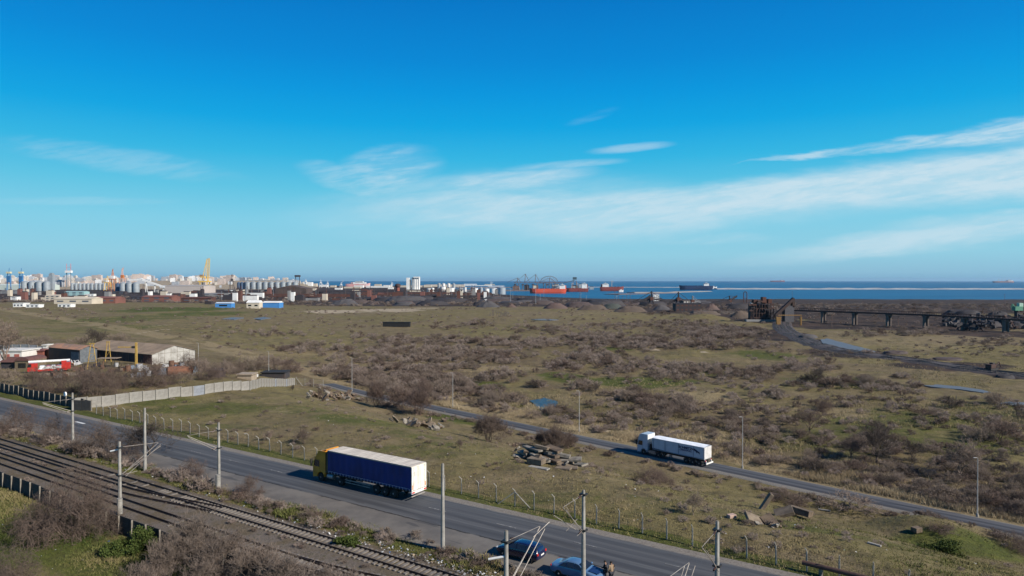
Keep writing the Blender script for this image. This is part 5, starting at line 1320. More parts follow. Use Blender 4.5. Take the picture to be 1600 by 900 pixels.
whitep = mat('port_white', (.74, .73, .70), (.6, .59, .57), scale=.1)
def rr(seed): return random.Random(seed)
def root_at(name, label, cat, px, Y, group=None, z=None):
    x = X_at(px, Y); return thing(name, label, cat, (x, Y, Tf(x, Y) - .3 if z is None else z), 0, group)
def silos(px_list, wpx, ytop, ybase, Y, mtl, labelf, group, roof=.25, gallery=None):
    for k, px in enumerate(px_list):
        r_ = root_at('silo', labelf(k), 'silo', px, Y, group); w = wpx * Y / F; h = Z_at(ytop, Y) - r_.location.z
        MB().lathe((0, 0, 0), [(w / 2, 0), (w / 2, h * (1 - roof * .5))], 18).build('shell', mtl, r_, smooth=True)
        MB().lathe((0, 0, h * (1 - roof * .5)), [(w / 2 * 1.03, 0), (w / 2 * .15, h * roof * .5), (w * .05, h * roof * .55)], 18).build('roof', mtl, r_, smooth=True)
def gallery_run(px0, px1, y0, y1, Y, mtl, label, th=4, name='conveyor_gallery', legs=5, Y1=None):
    Y1 = Y1 or Y; a = Vector((X_at(px0, Y), Y, Z_at(y0, Y))); b = Vector((X_at(px1, Y1), Y1, Z_at(y1, Y1)))
    r_ = thing(name, label, 'conveyor', (a.x, a.y, fz(a)))
    m_ = MB(); d = (b - a); n = Vector((0, 1, 0)); up = Vector((0, 0, 1)); t2 = th / 2
    m_.hexa([a - n * t2 - up * t2, b - n * t2 - up * t2, b + n * t2 - up * t2, a + n * t2 - up * t2, a - n * t2 + up * t2, b - n * t2 + up * t2, b + n * t2 + up * t2, a + n * t2 + up * t2])
    m_.build('gallery', mtl, r_, local=False)
    for k in range(legs):
        p = a.lerp(b, (k + .5) / legs); zb = fz(p)
        if p.z - th < zb: continue
        l_ = MB(); w = max(.5, th * .16); l_.tube((p.x - th * .5, p.y, zb - .5), (p.x - th * .15, p.y, p.z - t2), w, n=4); l_.tube((p.x + th * .5, p.y, zb - .5), (p.x + th * .15, p.y, p.z - t2), w, n=4); l_.build('trestle', mtl, r_, local=False)
    return r_
def gantry(px, Y, wpx, ytop, mtl, label, boom=None, name='portal_crane', cabin=whitep, lift=None, z=None):
    """legs + cross beam + A-frame + boom ; boom = (px_end, y_end)"""
    r_ = root_at(name, label, 'crane', px, Y, 'port cranes', z); w = wpx * Y / F; h = Z_at(ytop, Y) - r_.location.z; t = max(.5, w * .06)
    for sx in (-1, 1):
        for sy in (-1, 1): MB().tube((sx * w / 2, sy * w * .4, 0), (sx * w * .36, sy * w * .3, h * .55), t, n=4).build('leg', mtl, r_)
    m_ = MB(); m_.box((0, 0, h * .55), (w * .95, w * .8, t * 2)); m_.box((0, 0, h * .28), (w * .9, t, t)); m_.build('portal_beam', mtl, r_)
    MB().box((w * .05, 0, h * .64), (w * .5, w * .5, h * .13)).build('machine_house', cabin, r_)
    m_ = MB(); m_.tube((-w * .2, 0, h * .68), (0, 0, h), t * .8, n=4); m_.tube((w * .25, 0, h * .68), (0, 0, h), t * .8, n=4); m_.build('mast', mtl, r_)
    if boom:
        bx, bz = (boom[0] - px) * Y / F, Z_at(boom[1], Y) - r_.location.z
        m_ = MB(); m_.tube((0, 0, h * .66), (bx, 0, bz), t, t * .6, 5); m_.tube((0, 0, h), (bx * .9, 0, bz * .9 + h * .07), t * .3, n=4)
        for k in range(6):
            f_ = k / 6; m_.tube((bx * f_, 0, h * .66 + (bz - h * .66) * f_), (bx * (f_ + .14) * .95, 0, h * .70 + (bz - h * .66) * (f_ + .14) + t), t * .3, n=3)
        m_.build('boom', mtl, r_)
    return r_

# ---- breakwaters, quays and moles (structure) -------------------------------------------------
stone_m = mat('breakwater_stone', (.36, .37, .38), (.25, .255, .26), scale=.02, bump=.3, bscale=.1)
quay_m = mat('quay_concrete', (.20, .165, .15), (.13, .10, .09), scale=.012)
sand_m = mat('mole_sand', (.36, .33, .29), (.27, .24, .21), scale=.01)
def mole(name, pts, w, ztop, mtl, jag=.25):
    """pts (px, Y); flat topped bank rising from below the sea"""
    P = [Vector((X_at(a, b), b, 0)) for a, b in pts]; V = []; Q = []
    fine_ = []
    for i in range(len(P) - 1):
        n = max(2, int((P[i + 1] - P[i]).length / (w * .8)))
        for k in range(n): fine_.append(P[i].lerp(P[i + 1], k / n))
    fine_.append(P[-1]); rg = np.random.default_rng(len(pts) * 7 + int(w))
    for i, p in enumerate(fine_):
        a = fine_[max(0, i - 1)]; b = fine_[min(len(fine_) - 1, i + 1)]; d = (b - a).normalized(); nn_ = Vector((-d.y, d.x, 0))
        for o, z in ((-.9, SEA_Z - 4), (-.5, ztop), (.5, ztop), (.9, SEA_Z - 4)):
            q_ = p + nn_ * o * w; V.append((q_.x, q_.y, z + rg.normal(0, jag * 2) * (z > SEA_Z)))
    for i in range(len(fine_) - 1):
        for j in range(3): a = i * 4 + j; Q.append((a, a + 1, a + 5, a + 4))
    return struct(np_obj(name, np.array(V), np.array(Q), mtl))
mole('breakwater', [(1118, 4180), (1300, 4120), (1620, 4100), (2000, 4200)], 70, -23.5, stone_m, 1.2)
mole('breakwater', [(905, 5300), (1000, 5200), (1118, 5050)], 40, -26, stone_m, .5)
mole('mole', [(985, 2950), (1040, 3020), (1102, 3350)], 60, -27.5, sand_m, .5)
mole('mole', [(955, 2600), (1000, 2750), (1050, 2900)], 60, -28, quay_m, .5)
mole('quay', [(560, 3500), (700, 3620), (905, 3700)], 330, -26.5, quay_m, .2)
mole('quay', [(480, 5100), (620, 5200), (800, 5100)], 200, -25.5, quay_m, .2)

# ---- city at the left horizon : individual blocks --------------------------------------------
cols = [((.62, .58, .52), (.5, .47, .42), 'cream'), ((.70, .70, .70), (.6, .6, .6), 'white'), ((.62, .56, .48), (.52, .47, .40), 'tan'), ((.40, .42, .45), (.33, .35, .38), 'grey'), ((.60, .49, .42), (.50, .41, .35), 'salmon')]
def facade(name, c1, c2):
    M = bpy.data.materials.new(name); M.use_nodes = True; N = NT(M.node_tree); b = M.node_tree.nodes['Principled BSDF']
    tcn = N.new('ShaderNodeTexCoord'); s3 = N.new('ShaderNodeSeparateXYZ'); M.node_tree.links.new(tcn.outputs['Object'], s3.inputs[0])
    a = N.m('LESS_THAN', N.m('FRACT', N.m('DIVIDE', N.add(N.add(s3.outputs[0], s3.outputs[1]), 400.0), 4.0)), .46); w = N.m('LESS_THAN', N.m('FRACT', N.m('DIVIDE', N.add(s3.outputs[2], 320.0), 3.2)), .48)
    M.node_tree.links.new(N.mix(N.mul(a, w), N.mix(N.rng(N.noise(tcn.outputs['Object'], .05), .4, .6), c1, c2), (.09, .11, .14)), b.inputs['Base Color']); b.inputs['Roughness'].default_value = .8; return M
cm = [facade('city_' + c[2] + '_render', c[0], c[1]) for c in cols]
win_m = mat('city_window_band', (.09, .11, .14), (.06, .07, .09), scale=.1)
protos = []
def block_proto(k, w, d, h, mt):
    body = MB(); body.box((0, 0, h / 2 - 4), (w, d, h + 8)); body.box((w * .2, 0, h + 1.5), (w * .25, d * .5, 3)); n = int(h / 3.2)
    wb_ = MB()
    for i in range(1, n):
        for j in range(max(2, int(w / 4))):
            wb_.box((-w / 2 + w * (j + .5) / max(2, int(w / 4)), -d / 2 - .12, i * 3.2 + .3), (1.9, .3, 1.5))
    return body.build('apartment_block', mt), None
r_ = rr(42); cityp = []
for k in range(10): cityp.append(block_proto(k, r_.choice((16, 24, 34, 50)), 14, r_.choice((20, 28, 38, 50)), cm[k % 5]))
nb = 0
zones_c = [(0, 60, 'beyond the blue cranes'), (60, 120, 'around the drilling rig'), (120, 200, 'behind the orange cranes'), (200, 300, 'behind the four big silos'), (300, 372, 'beside the yellow quay crane'), (372, 600, 'behind the long silo row')]
for k in range(296):
    px = 486 * r_.random() ** 1.0 - 3; Y = r_.uniform(3180, 4500); i = r_.randrange(10); a, b = cityp[i]
    if px > 372: Y = r_.uniform(4300, 5000)
    x = X_at(px, Y)
    if nb < 10: a, b = cityp[nb]; i = nb; o = a
    else: o = a.copy(); C.objects.link(o)
    nb += 1
    s = r_.uniform(.6, 1.05) * (1.12 if px < 230 else .95 if px < 380 else .75)
    o.location = (x, Y, Tf(x, Y) - 2); o.scale = (s, s, s * r_.uniform(.75, 1.15)); o.rotation_euler = (0, 0, r_.uniform(-.3, .5))
    z_ = next(z[2] for z in zones_c if px < z[1])
    sz_ = 'tall' if o.dimensions.z * o.scale.z / max(o.scale.z, .01) > 40 else 'low' if o.dimensions.z < 24 else 'mid-rise'
    tag(o, f'{sz_} {cols[i % 5][2]} city block {z_} on the left skyline', 'building', 'city blocks on the left skyline')

# ---- left port: cranes, silos, sheds ----------------------------------------------------------
for px, lb in ((14, 'left blue tower crane with pale top at the left edge of the skyline'), (33, 'right blue tower crane with pale top near the left edge of the skyline')):
    r = root_at('tower_crane', lb, 'crane', px, 2900, 'port cranes'); h = Z_at(419, 2900) - r.location.z; w = 7 * 2900 / F
    for sx in (-1, 1): MB().tube((sx * w * .45, 0, 0), (sx * w * .25, 0, h * .82), w * .13, n=4).build('leg', crane_b, r)
    MB().box((0, 0, h * .5), (w * .75, w * .5, h * .3)).build('machine_house', crane_b, r)
    MB().box((0, 0, h * .80), (w * .9, w * .6, h * .08)).build('cabin', mat('pale_yellow', (.6, .55, .35), (.5, .45, .3)), r); MB().tube((0, 0, h * .8), (w * .1, 0, h), w * .07, n=4).build('mast', crane_b, r)
silos([38.5, 50, 61.5, 73], 10, 438.5, 446, 2650, silo_m, lambda k: ['leftmost', 'second', 'third', 'rightmost'][k] + ' of four squat grey silos behind the long pale shed', 'squat grey silos')
boxy('warehouse', 'long pale green-white warehouse below the blue cranes', 'warehouse', -20, 79, 446, 453, 60, mat('pale_green_sheet', (.50, .55, .50), (.40, .45, .41), scale=.02), roof_kind='gable', rise=6)
r = root_at('silo_tower', 'narrow grey-blue silo tower left of the drilling rig', 'tower', 81, 2700); h = Z_at(428, 2700) - r.location.z
MB().box((0, 0, h / 2), (15, 15, h)).build('wall', silo_m, r); MB().box((0, 0, h + 2), (10, 10, 4)).build('roof', silo_m, r)
# drilling rig
Y = 3300; r = root_at('drilling_rig', 'offshore drilling rig with white deck and two reddish lattice masts', 'rig', 107.5, Y); sc_ = Y / F; h = lambda y: Z_at(y, Y) - r.location.z
for sx in (-3.2, 3.2):
    MB().tube((sx * sc_, 0, 0), (sx * sc_, 0, h(426)), 2.2, n=4).build('leg', mat('rig_blue_grey', (.10, .15, .19), (.07, .1, .13)), r)
    m_ = MB(); m_.tube((sx * sc_, 0, h(426)), (sx * sc_, 0, h(412)), 1.5, n=4); m_.build('lattice_mast', mat('rig_red_white', (.50, .22, .24), (.34, .12, .14), scale=.2), r)
MB().box((0, 0, h(424.5)), (9.5 * sc_, 14, 3.4 * sc_)).build('deck', whitep, r); MB().box((0, 0, h(417.5)), (6 * sc_, 1, 1.4)).build('cross_beam', MATS['rig_red_white'], r)
r_ = rr(9)
silos([113 + k * 6.2 for k in range(9)], 5, 442, 449, 3000, silo_m, lambda k: 'small grey silo in the hazy row left of the orange cranes, number %s from left' % ['one', 'two', 'three', 'four', 'five', 'six', 'seven', 'eight', 'nine'][k], 'hazy row of small silos')
gantry(176, 2700, 9, 421, crane_o, 'left orange dockside crane with its jib raised', (177, 420)); gantry(191, 2600, 8, 419, mat('red_white_crane', (.55, .2, .12), (.6, .45, .35), scale=.15), 'reddish crane with raised jib just left of the four big silos', (193, 418), cabin=crane_o)
gantry(168, 2800, 8, 431, crane_y, 'low yellow crane left of the orange one', (163, 436))
silos([183.5], 6, 442, 456, 2400, mat('dark_blue_silo', (.06, .10, .17), (.05, .08, .13)), lambda k: 'dark blue silo at the left of the four big silos', 'big silos')
silos([192, 202.3, 212.7], 9.6, 440.5, 456.5, 2380, silo_m, lambda k: ['left', 'middle', 'right'][k] + ' of three big pale grey silos', 'big silos')
gallery_run(200, 222, 437.5, 437, 2400, whitep, 'white horizontal conveyor over the big silos', 5, legs=0)
gallery_run(222, 262, 437, 450.5, 2400, whitep, 'white conveyor sloping down right from the big silos', 6, legs=3)
boxy('warehouse', 'large pale pinkish-grey grain shed beside the yellow quay crane', 'warehouse', 258, 318, 447, 458, 90, mat('pinkish_grey_sheet', (.46, .40, .36), (.38, .33, .30), scale=.01), roofm=mat('grey_shed_roof', (.36, .33, .31), (.28, .26, .24)), roof_kind='gable', rise=4)
# yellow ship-to-shore crane with raised boom
Y = 2350; r = root_at('quay_crane', 'tall yellow quay crane with its boom raised straight up', 'crane', 322, Y, 'port cranes'); sc_ = Y / F; h = lambda y: Z_at(y, Y) - r.location.z
for sx in (-7.5, 3.5):
    for sy in (-10, 10): MB().box(((sx) * sc_, sy, h(440) / 2), (2.6, 2.6, h(440))).build('leg', crane_y, r)
m_ = MB(); m_.box((-2 * sc_, 0, h(440)), (17 * sc_, 22, 4)); m_.box((-2 * sc_, 0, h(450)), (12 * sc_, 2.5, 2.5)); m_.box((-4 * sc_, 0, h(433)), (7 * sc_, 16, 4)); m_.build('portal_beam', crane_y, r)
MB().box((-6.5 * sc_, 0, h(431)), (5 * sc_, 12, 8)).build('machine_house', mat('brown_housing', (.3, .2, .12), (.2, .14, .1)), r)
m_ = MB()
for sx_ in (-1.1, 1.1): m_.box((sx_ * sc_, 0, 0), (2.0, 2.2, 36 * sc_))
for k in range(9): m_.tube((-1.1 * sc_, 0, -17 * sc_ + k * 4.2 * sc_), (1.1 * sc_, 0, -17 * sc_ + (k + .7) * 4.2 * sc_ - 2), .45, n=4)
b_ = m_.build('boom', crane_y, r); b_.location = (3.8 * sc_, 0, h(422)); b_.rotation_euler = (0, .045, 0)
m_ = MB(); m_.tube((-6 * sc_, 0, h(437)), (1.5 * sc_, 0, h(405)), 1.3, n=5); m_.tube((-1 * sc_, 0, h(437)), (1.5 * sc_, 0, h(405)), 1.1, n=5); m_.tube((1.5 * sc_, 0, h(405)), (4.5 * sc_, 0, h(404)), .8, n=4); m_.build('mast', crane_y, r)
gantry(362, 3100, 6, 429, dark_st, 'dark slim crane between the yellow quay crane and the silo row', (364, 429), cabin=dark_st)
silos([373, 378, 383], 5, 440.5, 451, 3150, mat('dark_blue_silo', (.06, .10, .17), (.05, .08, .13)), lambda k: ['left', 'middle', 'right'][k] + ' of three dark blue silos before the pale silo row', 'dark blue silos')
ordw = ['first', 'second', 'third', 'fourth', 'fifth', 'sixth', 'seventh', 'eighth', 'ninth']
silos([387 + k * 9.3 for k in range(9)], 8.6, 439.5, 451.5, 3150, silo_m, lambda k: ordw[k] + ' silo from the left in the long pale silo row', 'long silo row')
r = root_at('elevator_tower', 'dark elevator tower head over the right end of the long silo row', 'tower', 465, 3200); h = Z_at(430, 3200) - r.location.z
MB().box((0, 0, h * .94), (24, 14, h * .14)).build('head_house', dark_st, r)
for sx in (-1, 1): MB().tube((sx * 9, 0, 0), (sx * 9, 0, h * .9), 1.6, n=4).build('leg', dark_st, r)
gallery_run(384, 466, 438.3, 437.5, 3150, silo_m, 'thin grey gallery on top of the long silo row', 3.5, legs=0)

# ---- industrial clutter between the silos and the plain ---------------------------------------
r_ = rr(101)
wm = {'white': whitep, 'cream': mat('cream_wall', (.55, .48, .38), (.45, .39, .31), scale=.05), 'rust-red': rust_st, 'dark': dark_st, 'teal': mat('teal_sheet', (.30, .46, .46), (.24, .38, .38), scale=.05), 'brick-red': mat('brick_hall', (.20, .085, .065), (.14, .065, .055), scale=.04), 'grey': mat('grey_hall', (.24, .235, .23), (.17, .165, .16), scale=.03)}
B = [('teal', 100, 131, 456, 462, 25, 'teal-roofed low hall left of centre in the port yards'), ('white', 75.5, 82, 455, 461, 12, 'white cube building left of the teal hall'), ('cream', 70, 93, 462, 471, 20, 'cream house block above the green slope'),
     ('cream', 84, 143, 467, 475, 22, 'long cream workshop with dark bushes in front'), ('brick-red', 144, 180, 466, 474, 22, 'dark red low workshop right of the long cream one'), ('brick-red', 221, 268, 464, 472, 24, 'long brick-red hall below the pink grain shed'),
     ('rust-red', 268, 282, 460, 471, 20, 'square red block at the right end of the brick-red hall'), ('dark', 205, 226, 464, 471, 18, 'dark shed left of the brick-red hall'), ('white', 20, 36, 474, 480, 10, 'low white hut row at the left edge of the green slope'),
     ('white', 40, 60, 476, 480.5, 8, 'low white boxes right of the hut row'), ('white', 90, 110, 475.5, 480, 8, 'white vans-sized hut below the cream workshop'), ('white', 132, 146, 459.5, 463, 12, 'small white building beside the teal hall'),
     ('dark', 160, 195, 456, 460, 15, 'dark stockpile shed below the orange cranes'), ('grey', 300, 345, 459, 464, 25, 'grey low hall below the yellow quay crane'), ('white', 385, 400, 458, 462, 14, 'small white building under the silo row'),
     ('cream', 165, 176, 460, 464, 12, 'small cream box near the red workshop'), ('rust-red', 283, 330, 466, 472, 16, 'rust-red long shed right of the red block'), ('cream', 445, 452, 462, 466, 10, 'tiny cream cabin in the rusty yard'),
     ('grey', 0, 40, 455, 459, 20, 'grey yard building under the pale warehouse'), ('white', 16, 26, 464, 470, 12, 'white hut with dark doors near the left edge')]
for c_, a, b, yt, yb, dp, lb in B: boxy('industrial_building', lb, 'building', a, b, yt, yb, dp, wm[c_], windows=3 if b - a > 12 else 1, winm=win_m, roof_kind='gable' if b - a > 20 else 'flat', rise=2)
# brown gabled works shed
boxy('works_shed', 'dark brown works shed with a long low gable under the silo row', 'shed', 430, 478, 451, 463, 60, mat('brown_works', (.10, .07, .06), (.06, .045, .04), scale=.05), roof_kind='gable_y', rise=9)
# blue and white sheds at the plain edge
blue_sh = mat('bright_blue_sheet', (.06, .22, .50), (.05, .18, .42), scale=.1)
boxy('shed', 'bright blue hall with a white roof end at the edge of the plain', 'shed', 410, 436, 473, 481, 14, blue_sh, roofm=whitep, roof_kind='gable', rise=1.6)
boxy('shed', 'small blue shed right of the black container by the green slope', 'shed', 336, 361, 474, 480.5, 10, blue_sh, roofm=mat('pale_blue_roof', (.5, .58, .66), (.4, .48, .56)), roof_kind='gable', rise=1.2, windows=1)
boxy('container', 'black container at the left of the small blue shed', 'container', 319.5, 330, 471.5, 475.5, 8, dark_st)
boxy('house', 'white house with a beige base left of the bright blue hall', 'house', 385, 405, 473, 482, 10, MATS['cream_wall'], roofm=whitep, roof_kind='gable', rise=2.5, windows=2)
# rusty pipe racks and trestles
k = 0
rows = [(340, 470, 463, 1700), (350, 520, 459, 2000), (470, 610, 463, 1750), (500, 640, 458, 2100), (600, 740, 461, 1900), (560, 700, 456, 2300), (420, 560, 466, 1450), (640, 760, 466, 1550)]
rl = ['left low', 'left high', 'middle low', 'middle high', 'right low', 'right high', 'nearest middle', 'nearest right']
for (a, b, y, Y) in rows:
    gallery_run(a, b, y - 3, y - 3 + r_.uniform(-.6, .6), Y, rust_st if k % 2 == 0 else dark_st, f'{rl[k]} rusty pipe rack in the industrial strip', 3.5, 'pipe_rack', legs=16); k += 1
for k in range(110):
    px = r_.uniform(285, 790) if k > 20 else r_.uniform(-5, 300); Y = r_.uniform(1250, 2250); hh = r_.uniform(5, 22); x = X_at(px, Y)
    c_ = r_.choice(['rust-red', 'rust-red', 'dark', 'dark', 'grey', 'cream', 'white', 'brick-red'])
    root = thing('plant_tower' if hh > 16 else 'plant_building', f"{c_} {'tower' if hh > 16 else 'block'} in the industrial strip {'under the silo row' if px < 480 else 'left of the brick chimney' if px < 615 else 'right of the brick chimney'}", 'industrial building', (x, Y, Tf(x, Y) - 1), 0, 'industrial strip buildings')
    w = r_.uniform(4, 10) if hh > 16 else r_.uniform(8, 34)
    MB().box((0, 0, hh / 2), (w, 10, hh)).build('frame' if hh > 16 else 'wall', wm[c_], root); MB().box((w * .1, 0, hh + 1), (w * .6, 8, 2)).build('roof', dark_st, root)
    if hh > 16: MB().tube((w * .3, 0, hh), (w * .3, 0, hh + 9), .6, n=5).build('vent_pipe', rust_st, root)
for k in range(54):
    px = r_.uniform(300, 1000); Y = r_.uniform(1300, 2000) if px < 780 else r_.uniform(1000, 1500); x = X_at(px, Y); hh = r_.uniform(16, 26)
    m_ = MB(); m_.tube((0, 0, 0), (0, 0, hh), .34, .2, 5); m_.box((0, 0, hh), (2.6, .4, .6)); o = m_.build('light_mast', lattice if k % 2 else silo_m); o.location = (x, Y, Tf(x, Y))
    tag(o, f"{'brown' if k % 2 else 'pale'} light mast {'in the rusty industrial strip' if px < 780 else 'among the stockpile heaps'}", 'light mast', 'light masts of the port')
# rail wagons
wg = None
for k in range(44):
    px = 28 + k * 3.1 if k < 30 else 205 + (k - 30) * 3.1; Y = 2150; x = X_at(px, Y)
    if wg is None: wg = MB().box((0, 0, 2.4), (5.6, 3, 3)).box((0, 0, .5), (4.8, 2.4, .8)).build('rail_wagon', dark_st); o = wg
    else: o = wg.copy(); C.objects.link(o)
    o.location = (x, Y, Tf(x, Y)); tag(o, 'dark wagon in the freight train left of the four big silos' if k < 30 else 'dark wagon in the freight train right of the four big silos', 'rail wagon', 'freight wagons')
# chimney-like brick water tower
Y = 1750; r = root_at('water_tower', 'brick-red water tower with a wider dark top left of the white silo block', 'tower', 621.5, Y); h = Z_at(443, Y) - r.location.z; w = 7 * Y / F
MB().lathe((0, 0, 0), [(w * .42, 0), (w * .42, h * .72)], 16).build('shaft', mat('tower_brick', (.26, .085, .06), (.18, .065, .05)), r, smooth=True)
MB().lathe((0, 0, h * .70), [(w * .45, 0), (w * .62, h * .08), (w * .62, h * .22)], 16).build('tank', mat('dark_brick', (.10, .05, .045), (.07, .04, .035)), r, smooth=True); MB().lathe((0, 0, h * .92), [(w * .62, 0), (w * .2, h * .08)], 16).build('roof', dark_st, r)
# white silo block
Y = 2500; r = root_at('grain_elevator', 'bright white concrete silo block standing above the port', 'silo block', 647, Y); h = Z_at(433, Y) - r.location.z; s_ = Y / F
MB().box((-9.5 * s_, 0, h * .48), (4.2 * s_, 16, h * .96)).build('left_tower', whitep, r)
for k_, x in enumerate((-2, 1.2, 4.4, 7.6)): MB().lathe((x * s_, 0, 0), [(1.75 * s_, 0), (1.75 * s_, h * .97)], 14).build('silo_cell', whitep if k_ != 0 else silo_m, r, smooth=True)
MB().box((4.2 * s_, 0, h * .99), (9.5 * s_, 14, h * .08)).build('head_house', whitep, r); MB().box((-6.3 * s_, 6, h * .42), (2.6 * s_, 6, h * .8)).build('link_wall', silo_m, r)
MB().box((1 * s_, -8, 4), (22 * s_, 22, 8)).build('base_building', MATS['cream_wall'], r)
# tanks
for k_, (px, w, yt, yb, Y) in enumerate([(686, 5, 441.8, 446, 3600), (693, 5, 441.8, 446, 3600), (701, 5, 441.8, 446, 3600), (709, 5, 441.8, 446, 3600), (692, 9, 447, 453, 2700), (704, 12, 449, 456, 2500), (719, 10, 449, 456, 2500), (727, 4, 448, 455, 2500), (741, 12, 449, 456, 2450),
                                       (752, 5, 448, 455, 2480), (760, 9, 449, 455, 2500), (771, 12, 448.5, 455, 2600), (784, 12, 447.5, 455, 2650), (670, 7, 450, 456, 2450), (676, 5, 449, 455, 2500), (660, 5, 452, 457, 2400)]):
    p = ['far small', 'far small', 'far small', 'far small'] 
    lb = (ordw[k_] + ' of the four small far tanks behind the tank farm') if k_ < 4 else f"{'wide' if w > 8 else 'narrow'} white storage tank, {ordw[min(8, k_ - 4)]} in the tank farm beside the white silo block" if k_ < 13 else ['short tank left of the tank farm', 'narrow tank at the foot of the white silo block', 'tiny tank under the white silo block'][k_ - 13]
    r = root_at('storage_tank', lb, 'tank', px, Y, 'port storage tanks'); h = Z_at(yt, Y) - r.location.z; w = w * Y / F
    MB().lathe((0, 0, 0), [(w / 2, 0), (w / 2, h * .86)], 16).build('shell', whitep if k_ % 3 else silo_m, r, smooth=True); MB().lathe((0, 0, h * .86), [(w / 2 * 1.02, 0), (w * .1, h * .12)], 16).build('roof', silo_m, r, smooth=True)
# white harbour buildings / ships' upper works behind the industrial strip
for k_, (px, w, yt, yb, Y) in enumerate([(484, 6, 441, 447, 3900), (492, 5, 443, 447.5, 3800), (505, 12, 445, 448, 3800), (520, 8, 446, 449, 3700), (560, 14, 446, 449.5, 3600), (590, 10, 444, 448, 3900), (605, 12, 445.5, 448.5, 3900), (668, 12, 445, 449, 3300), (735, 20, 443.5, 446, 4600), (765, 16, 444, 446.5, 4600), (610, 8, 449, 452, 3200), (485, 14, 451, 454, 3000), (528, 10, 450, 452.5, 3100), (655, 10, 446, 449, 3500), (720, 10, 445, 448, 3300), (696, 60, 444.6, 448.5, 3350), (745, 46, 445.6, 448, 3250), (640, 30, 446, 449, 3300), (590, 36, 447, 449.5, 3000), (550, 26, 448, 450.5, 2900), (775, 26, 446.5, 449, 3000)]):
    boxy('harbour_building', f"{ordw[k_ % 9]} pale harbour building {'right of the silo row' if k_ < 4 else 'near the white ship' if k_ < 7 else 'along the far quay'}", 'building', px - w / 2, px + w / 2, yt, yb, 30, whitep if k_ % 2 == 0 else wm['cream'], group='pale harbour buildings')
for k_, (px, yt, bx, by, Y) in enumerate([(501, 437, 506, 446, 3700), (512, 439, 508, 445, 3700), (478, 436, 476, 440, 3900), (533, 441, 537, 438, 3800), (612, 440, 616, 444, 3600), (767, 440, 770, 441, 4400)]):
    gantry(px, Y, 3.5, yt, whitep, ordw[k_] + ' small pale dock crane right of the long silo row', (bx, by), cabin=whitep)

# ---- ships ------------------------------------------------------------------------------------
def ship(px0, px1, ydeck, ywater, hullc, label, Y=None, bridge=None, bow=1, red_boot=None, cranes=0, cargo=None):
    """hull from px0 to px1 ; bow=1 -> bow right ; bridge = (px0, px1, ytop)"""
    Y = Y or (CAMZ - SEA_Z) * F / (ywater - 438); L = abs(px1 - px0) * Y / F; zc = SEA_Z; Hh = Z_at(ydeck, Y) - zc; W_ = L * .15; xc = X_at((px0 + px1) / 2, Y)
    r = thing('ship', label, 'ship', (xc, Y, zc)); n = 14; vs = []; fs = []
    for i in range(n + 1):
        t = i / n; x = (-L / 2 + L * t); fb = (t if bow > 0 else 1 - t)
        wf = (1 - max(0, (fb - .82) / .18) ** 1.8) * (1 - .35 * max(0, (.10 - fb) / .10)); sheer = Hh * (1 + .18 * max(0, (fb - .85) / .15)); flare = L * .02 * (fb - .5) * 2 * (1 if bow > 0 else -1) * (abs(fb - .5) > .4)
        vs += [(x - flare * .5, -W_ / 2 * wf * .8, -3), (x, -W_ / 2 * wf, Hh * .3), (x + flare, -W_ / 2 * wf - .01, sheer), (x + flare, W_ / 2 * wf + .01, sheer), (x, W_ / 2 * wf, Hh * .3), (x - flare * .5, W_ / 2 * wf * .8, -3)]
    for i in range(n):
        for j in range(6): a = i * 6 + j; b = i * 6 + (j + 1) % 6; fs.append((a, b, b + 6, a + 6))
    fs.append(tuple(range(6))); fs.append(tuple(reversed(range(n * 6, n * 6 + 6))))
    m_ = MB(); m_._add(vs, fs); m_.build('hull', hullc, r)
    if red_boot: MB().box((0, 0, Hh * .12), (L * .93, W_ * 1.01, Hh * .26)).build('boot_stripe', red_boot, r)
    if bridge:
        a, b, yt = bridge; bw = (b - a) * Y / F; bx = X_at((a + b) / 2, Y) - xc; bh = Z_at(yt, Y) - zc
        br = MB(); br.box((bx, 0, (Hh + bh * .82) / 2), (bw, W_ * .8, bh * .82 - Hh)); br.box((bx, 0, bh * .86), (bw * .6, W_ * .95, bh * .1)); b_ = br.build('superstructure', whitep, r)
        MB().box((bx, -W_ * .48, bh * .86), (bw * .5, .6, bh * .035)).build('window_band', glass, b_); MB().tube((bx, 0, bh * .9), (bx, 0, bh), L * .004 + .4, n=5).build('mast', whitep, r)
        MB().box((bx - bw * .55 * bow, 0, bh * .62), (bw * .25, W_ * .3, bh * .35)).build('funnel', hullc, r)
    hm = MB()
    for k in range(5):
        x = -L * .32 + k * L * .15; hm.box((x, 0, Hh + 1), (L * .1, W_ * .6, 2))
    hm.build('hatches', cargo or rust_st, r)
    for k in range(cranes):
        x = -L * .34 + (k + .5) * L * .68 / cranes; m_ = MB(); m_.tube((x, 0, Hh), (x, 0, Hh * 2.6), L * .006 + .5, n=5); m_.tube((x, 0, Hh * 2.5), (x + L * .09, 0, Hh * 2.2), L * .003 + .4, n=5); m_.build('deck_crane', mat('ship_crane', (.55, .45, .38), (.4, .33, .28)), r)
    return r
red_hull = mat('orange_red_hull', (.62, .09, .045), (.52, .08, .04), scale=.03); dk_red = mat('dark_red_hull', (.22, .045, .035), (.17, .04, .035), scale=.03); navy_h = mat('navy_hull', (.012, .03, .085), (.01, .025, .065), scale=.03)
ship(828, 884, 451.3, 458.5, red_hull, 'long orange-red bulk ship moored under the quay cranes', Y=2850, bridge=(874, 883, 443), bow=-1)
ship(884, 919, 450.5, 455.6, dk_red, 'dark red and white ship moored right behind the orange-red one', Y=3250, bridge=(909, 917, 441), bow=-1, cranes=3)
ship(938, 974, 448.4, 454.2, dk_red, 'red-hulled ship with white superstructure near the harbour entrance', Y=3500, bridge=(941, 951, 441.5), bow=1, cranes=1)
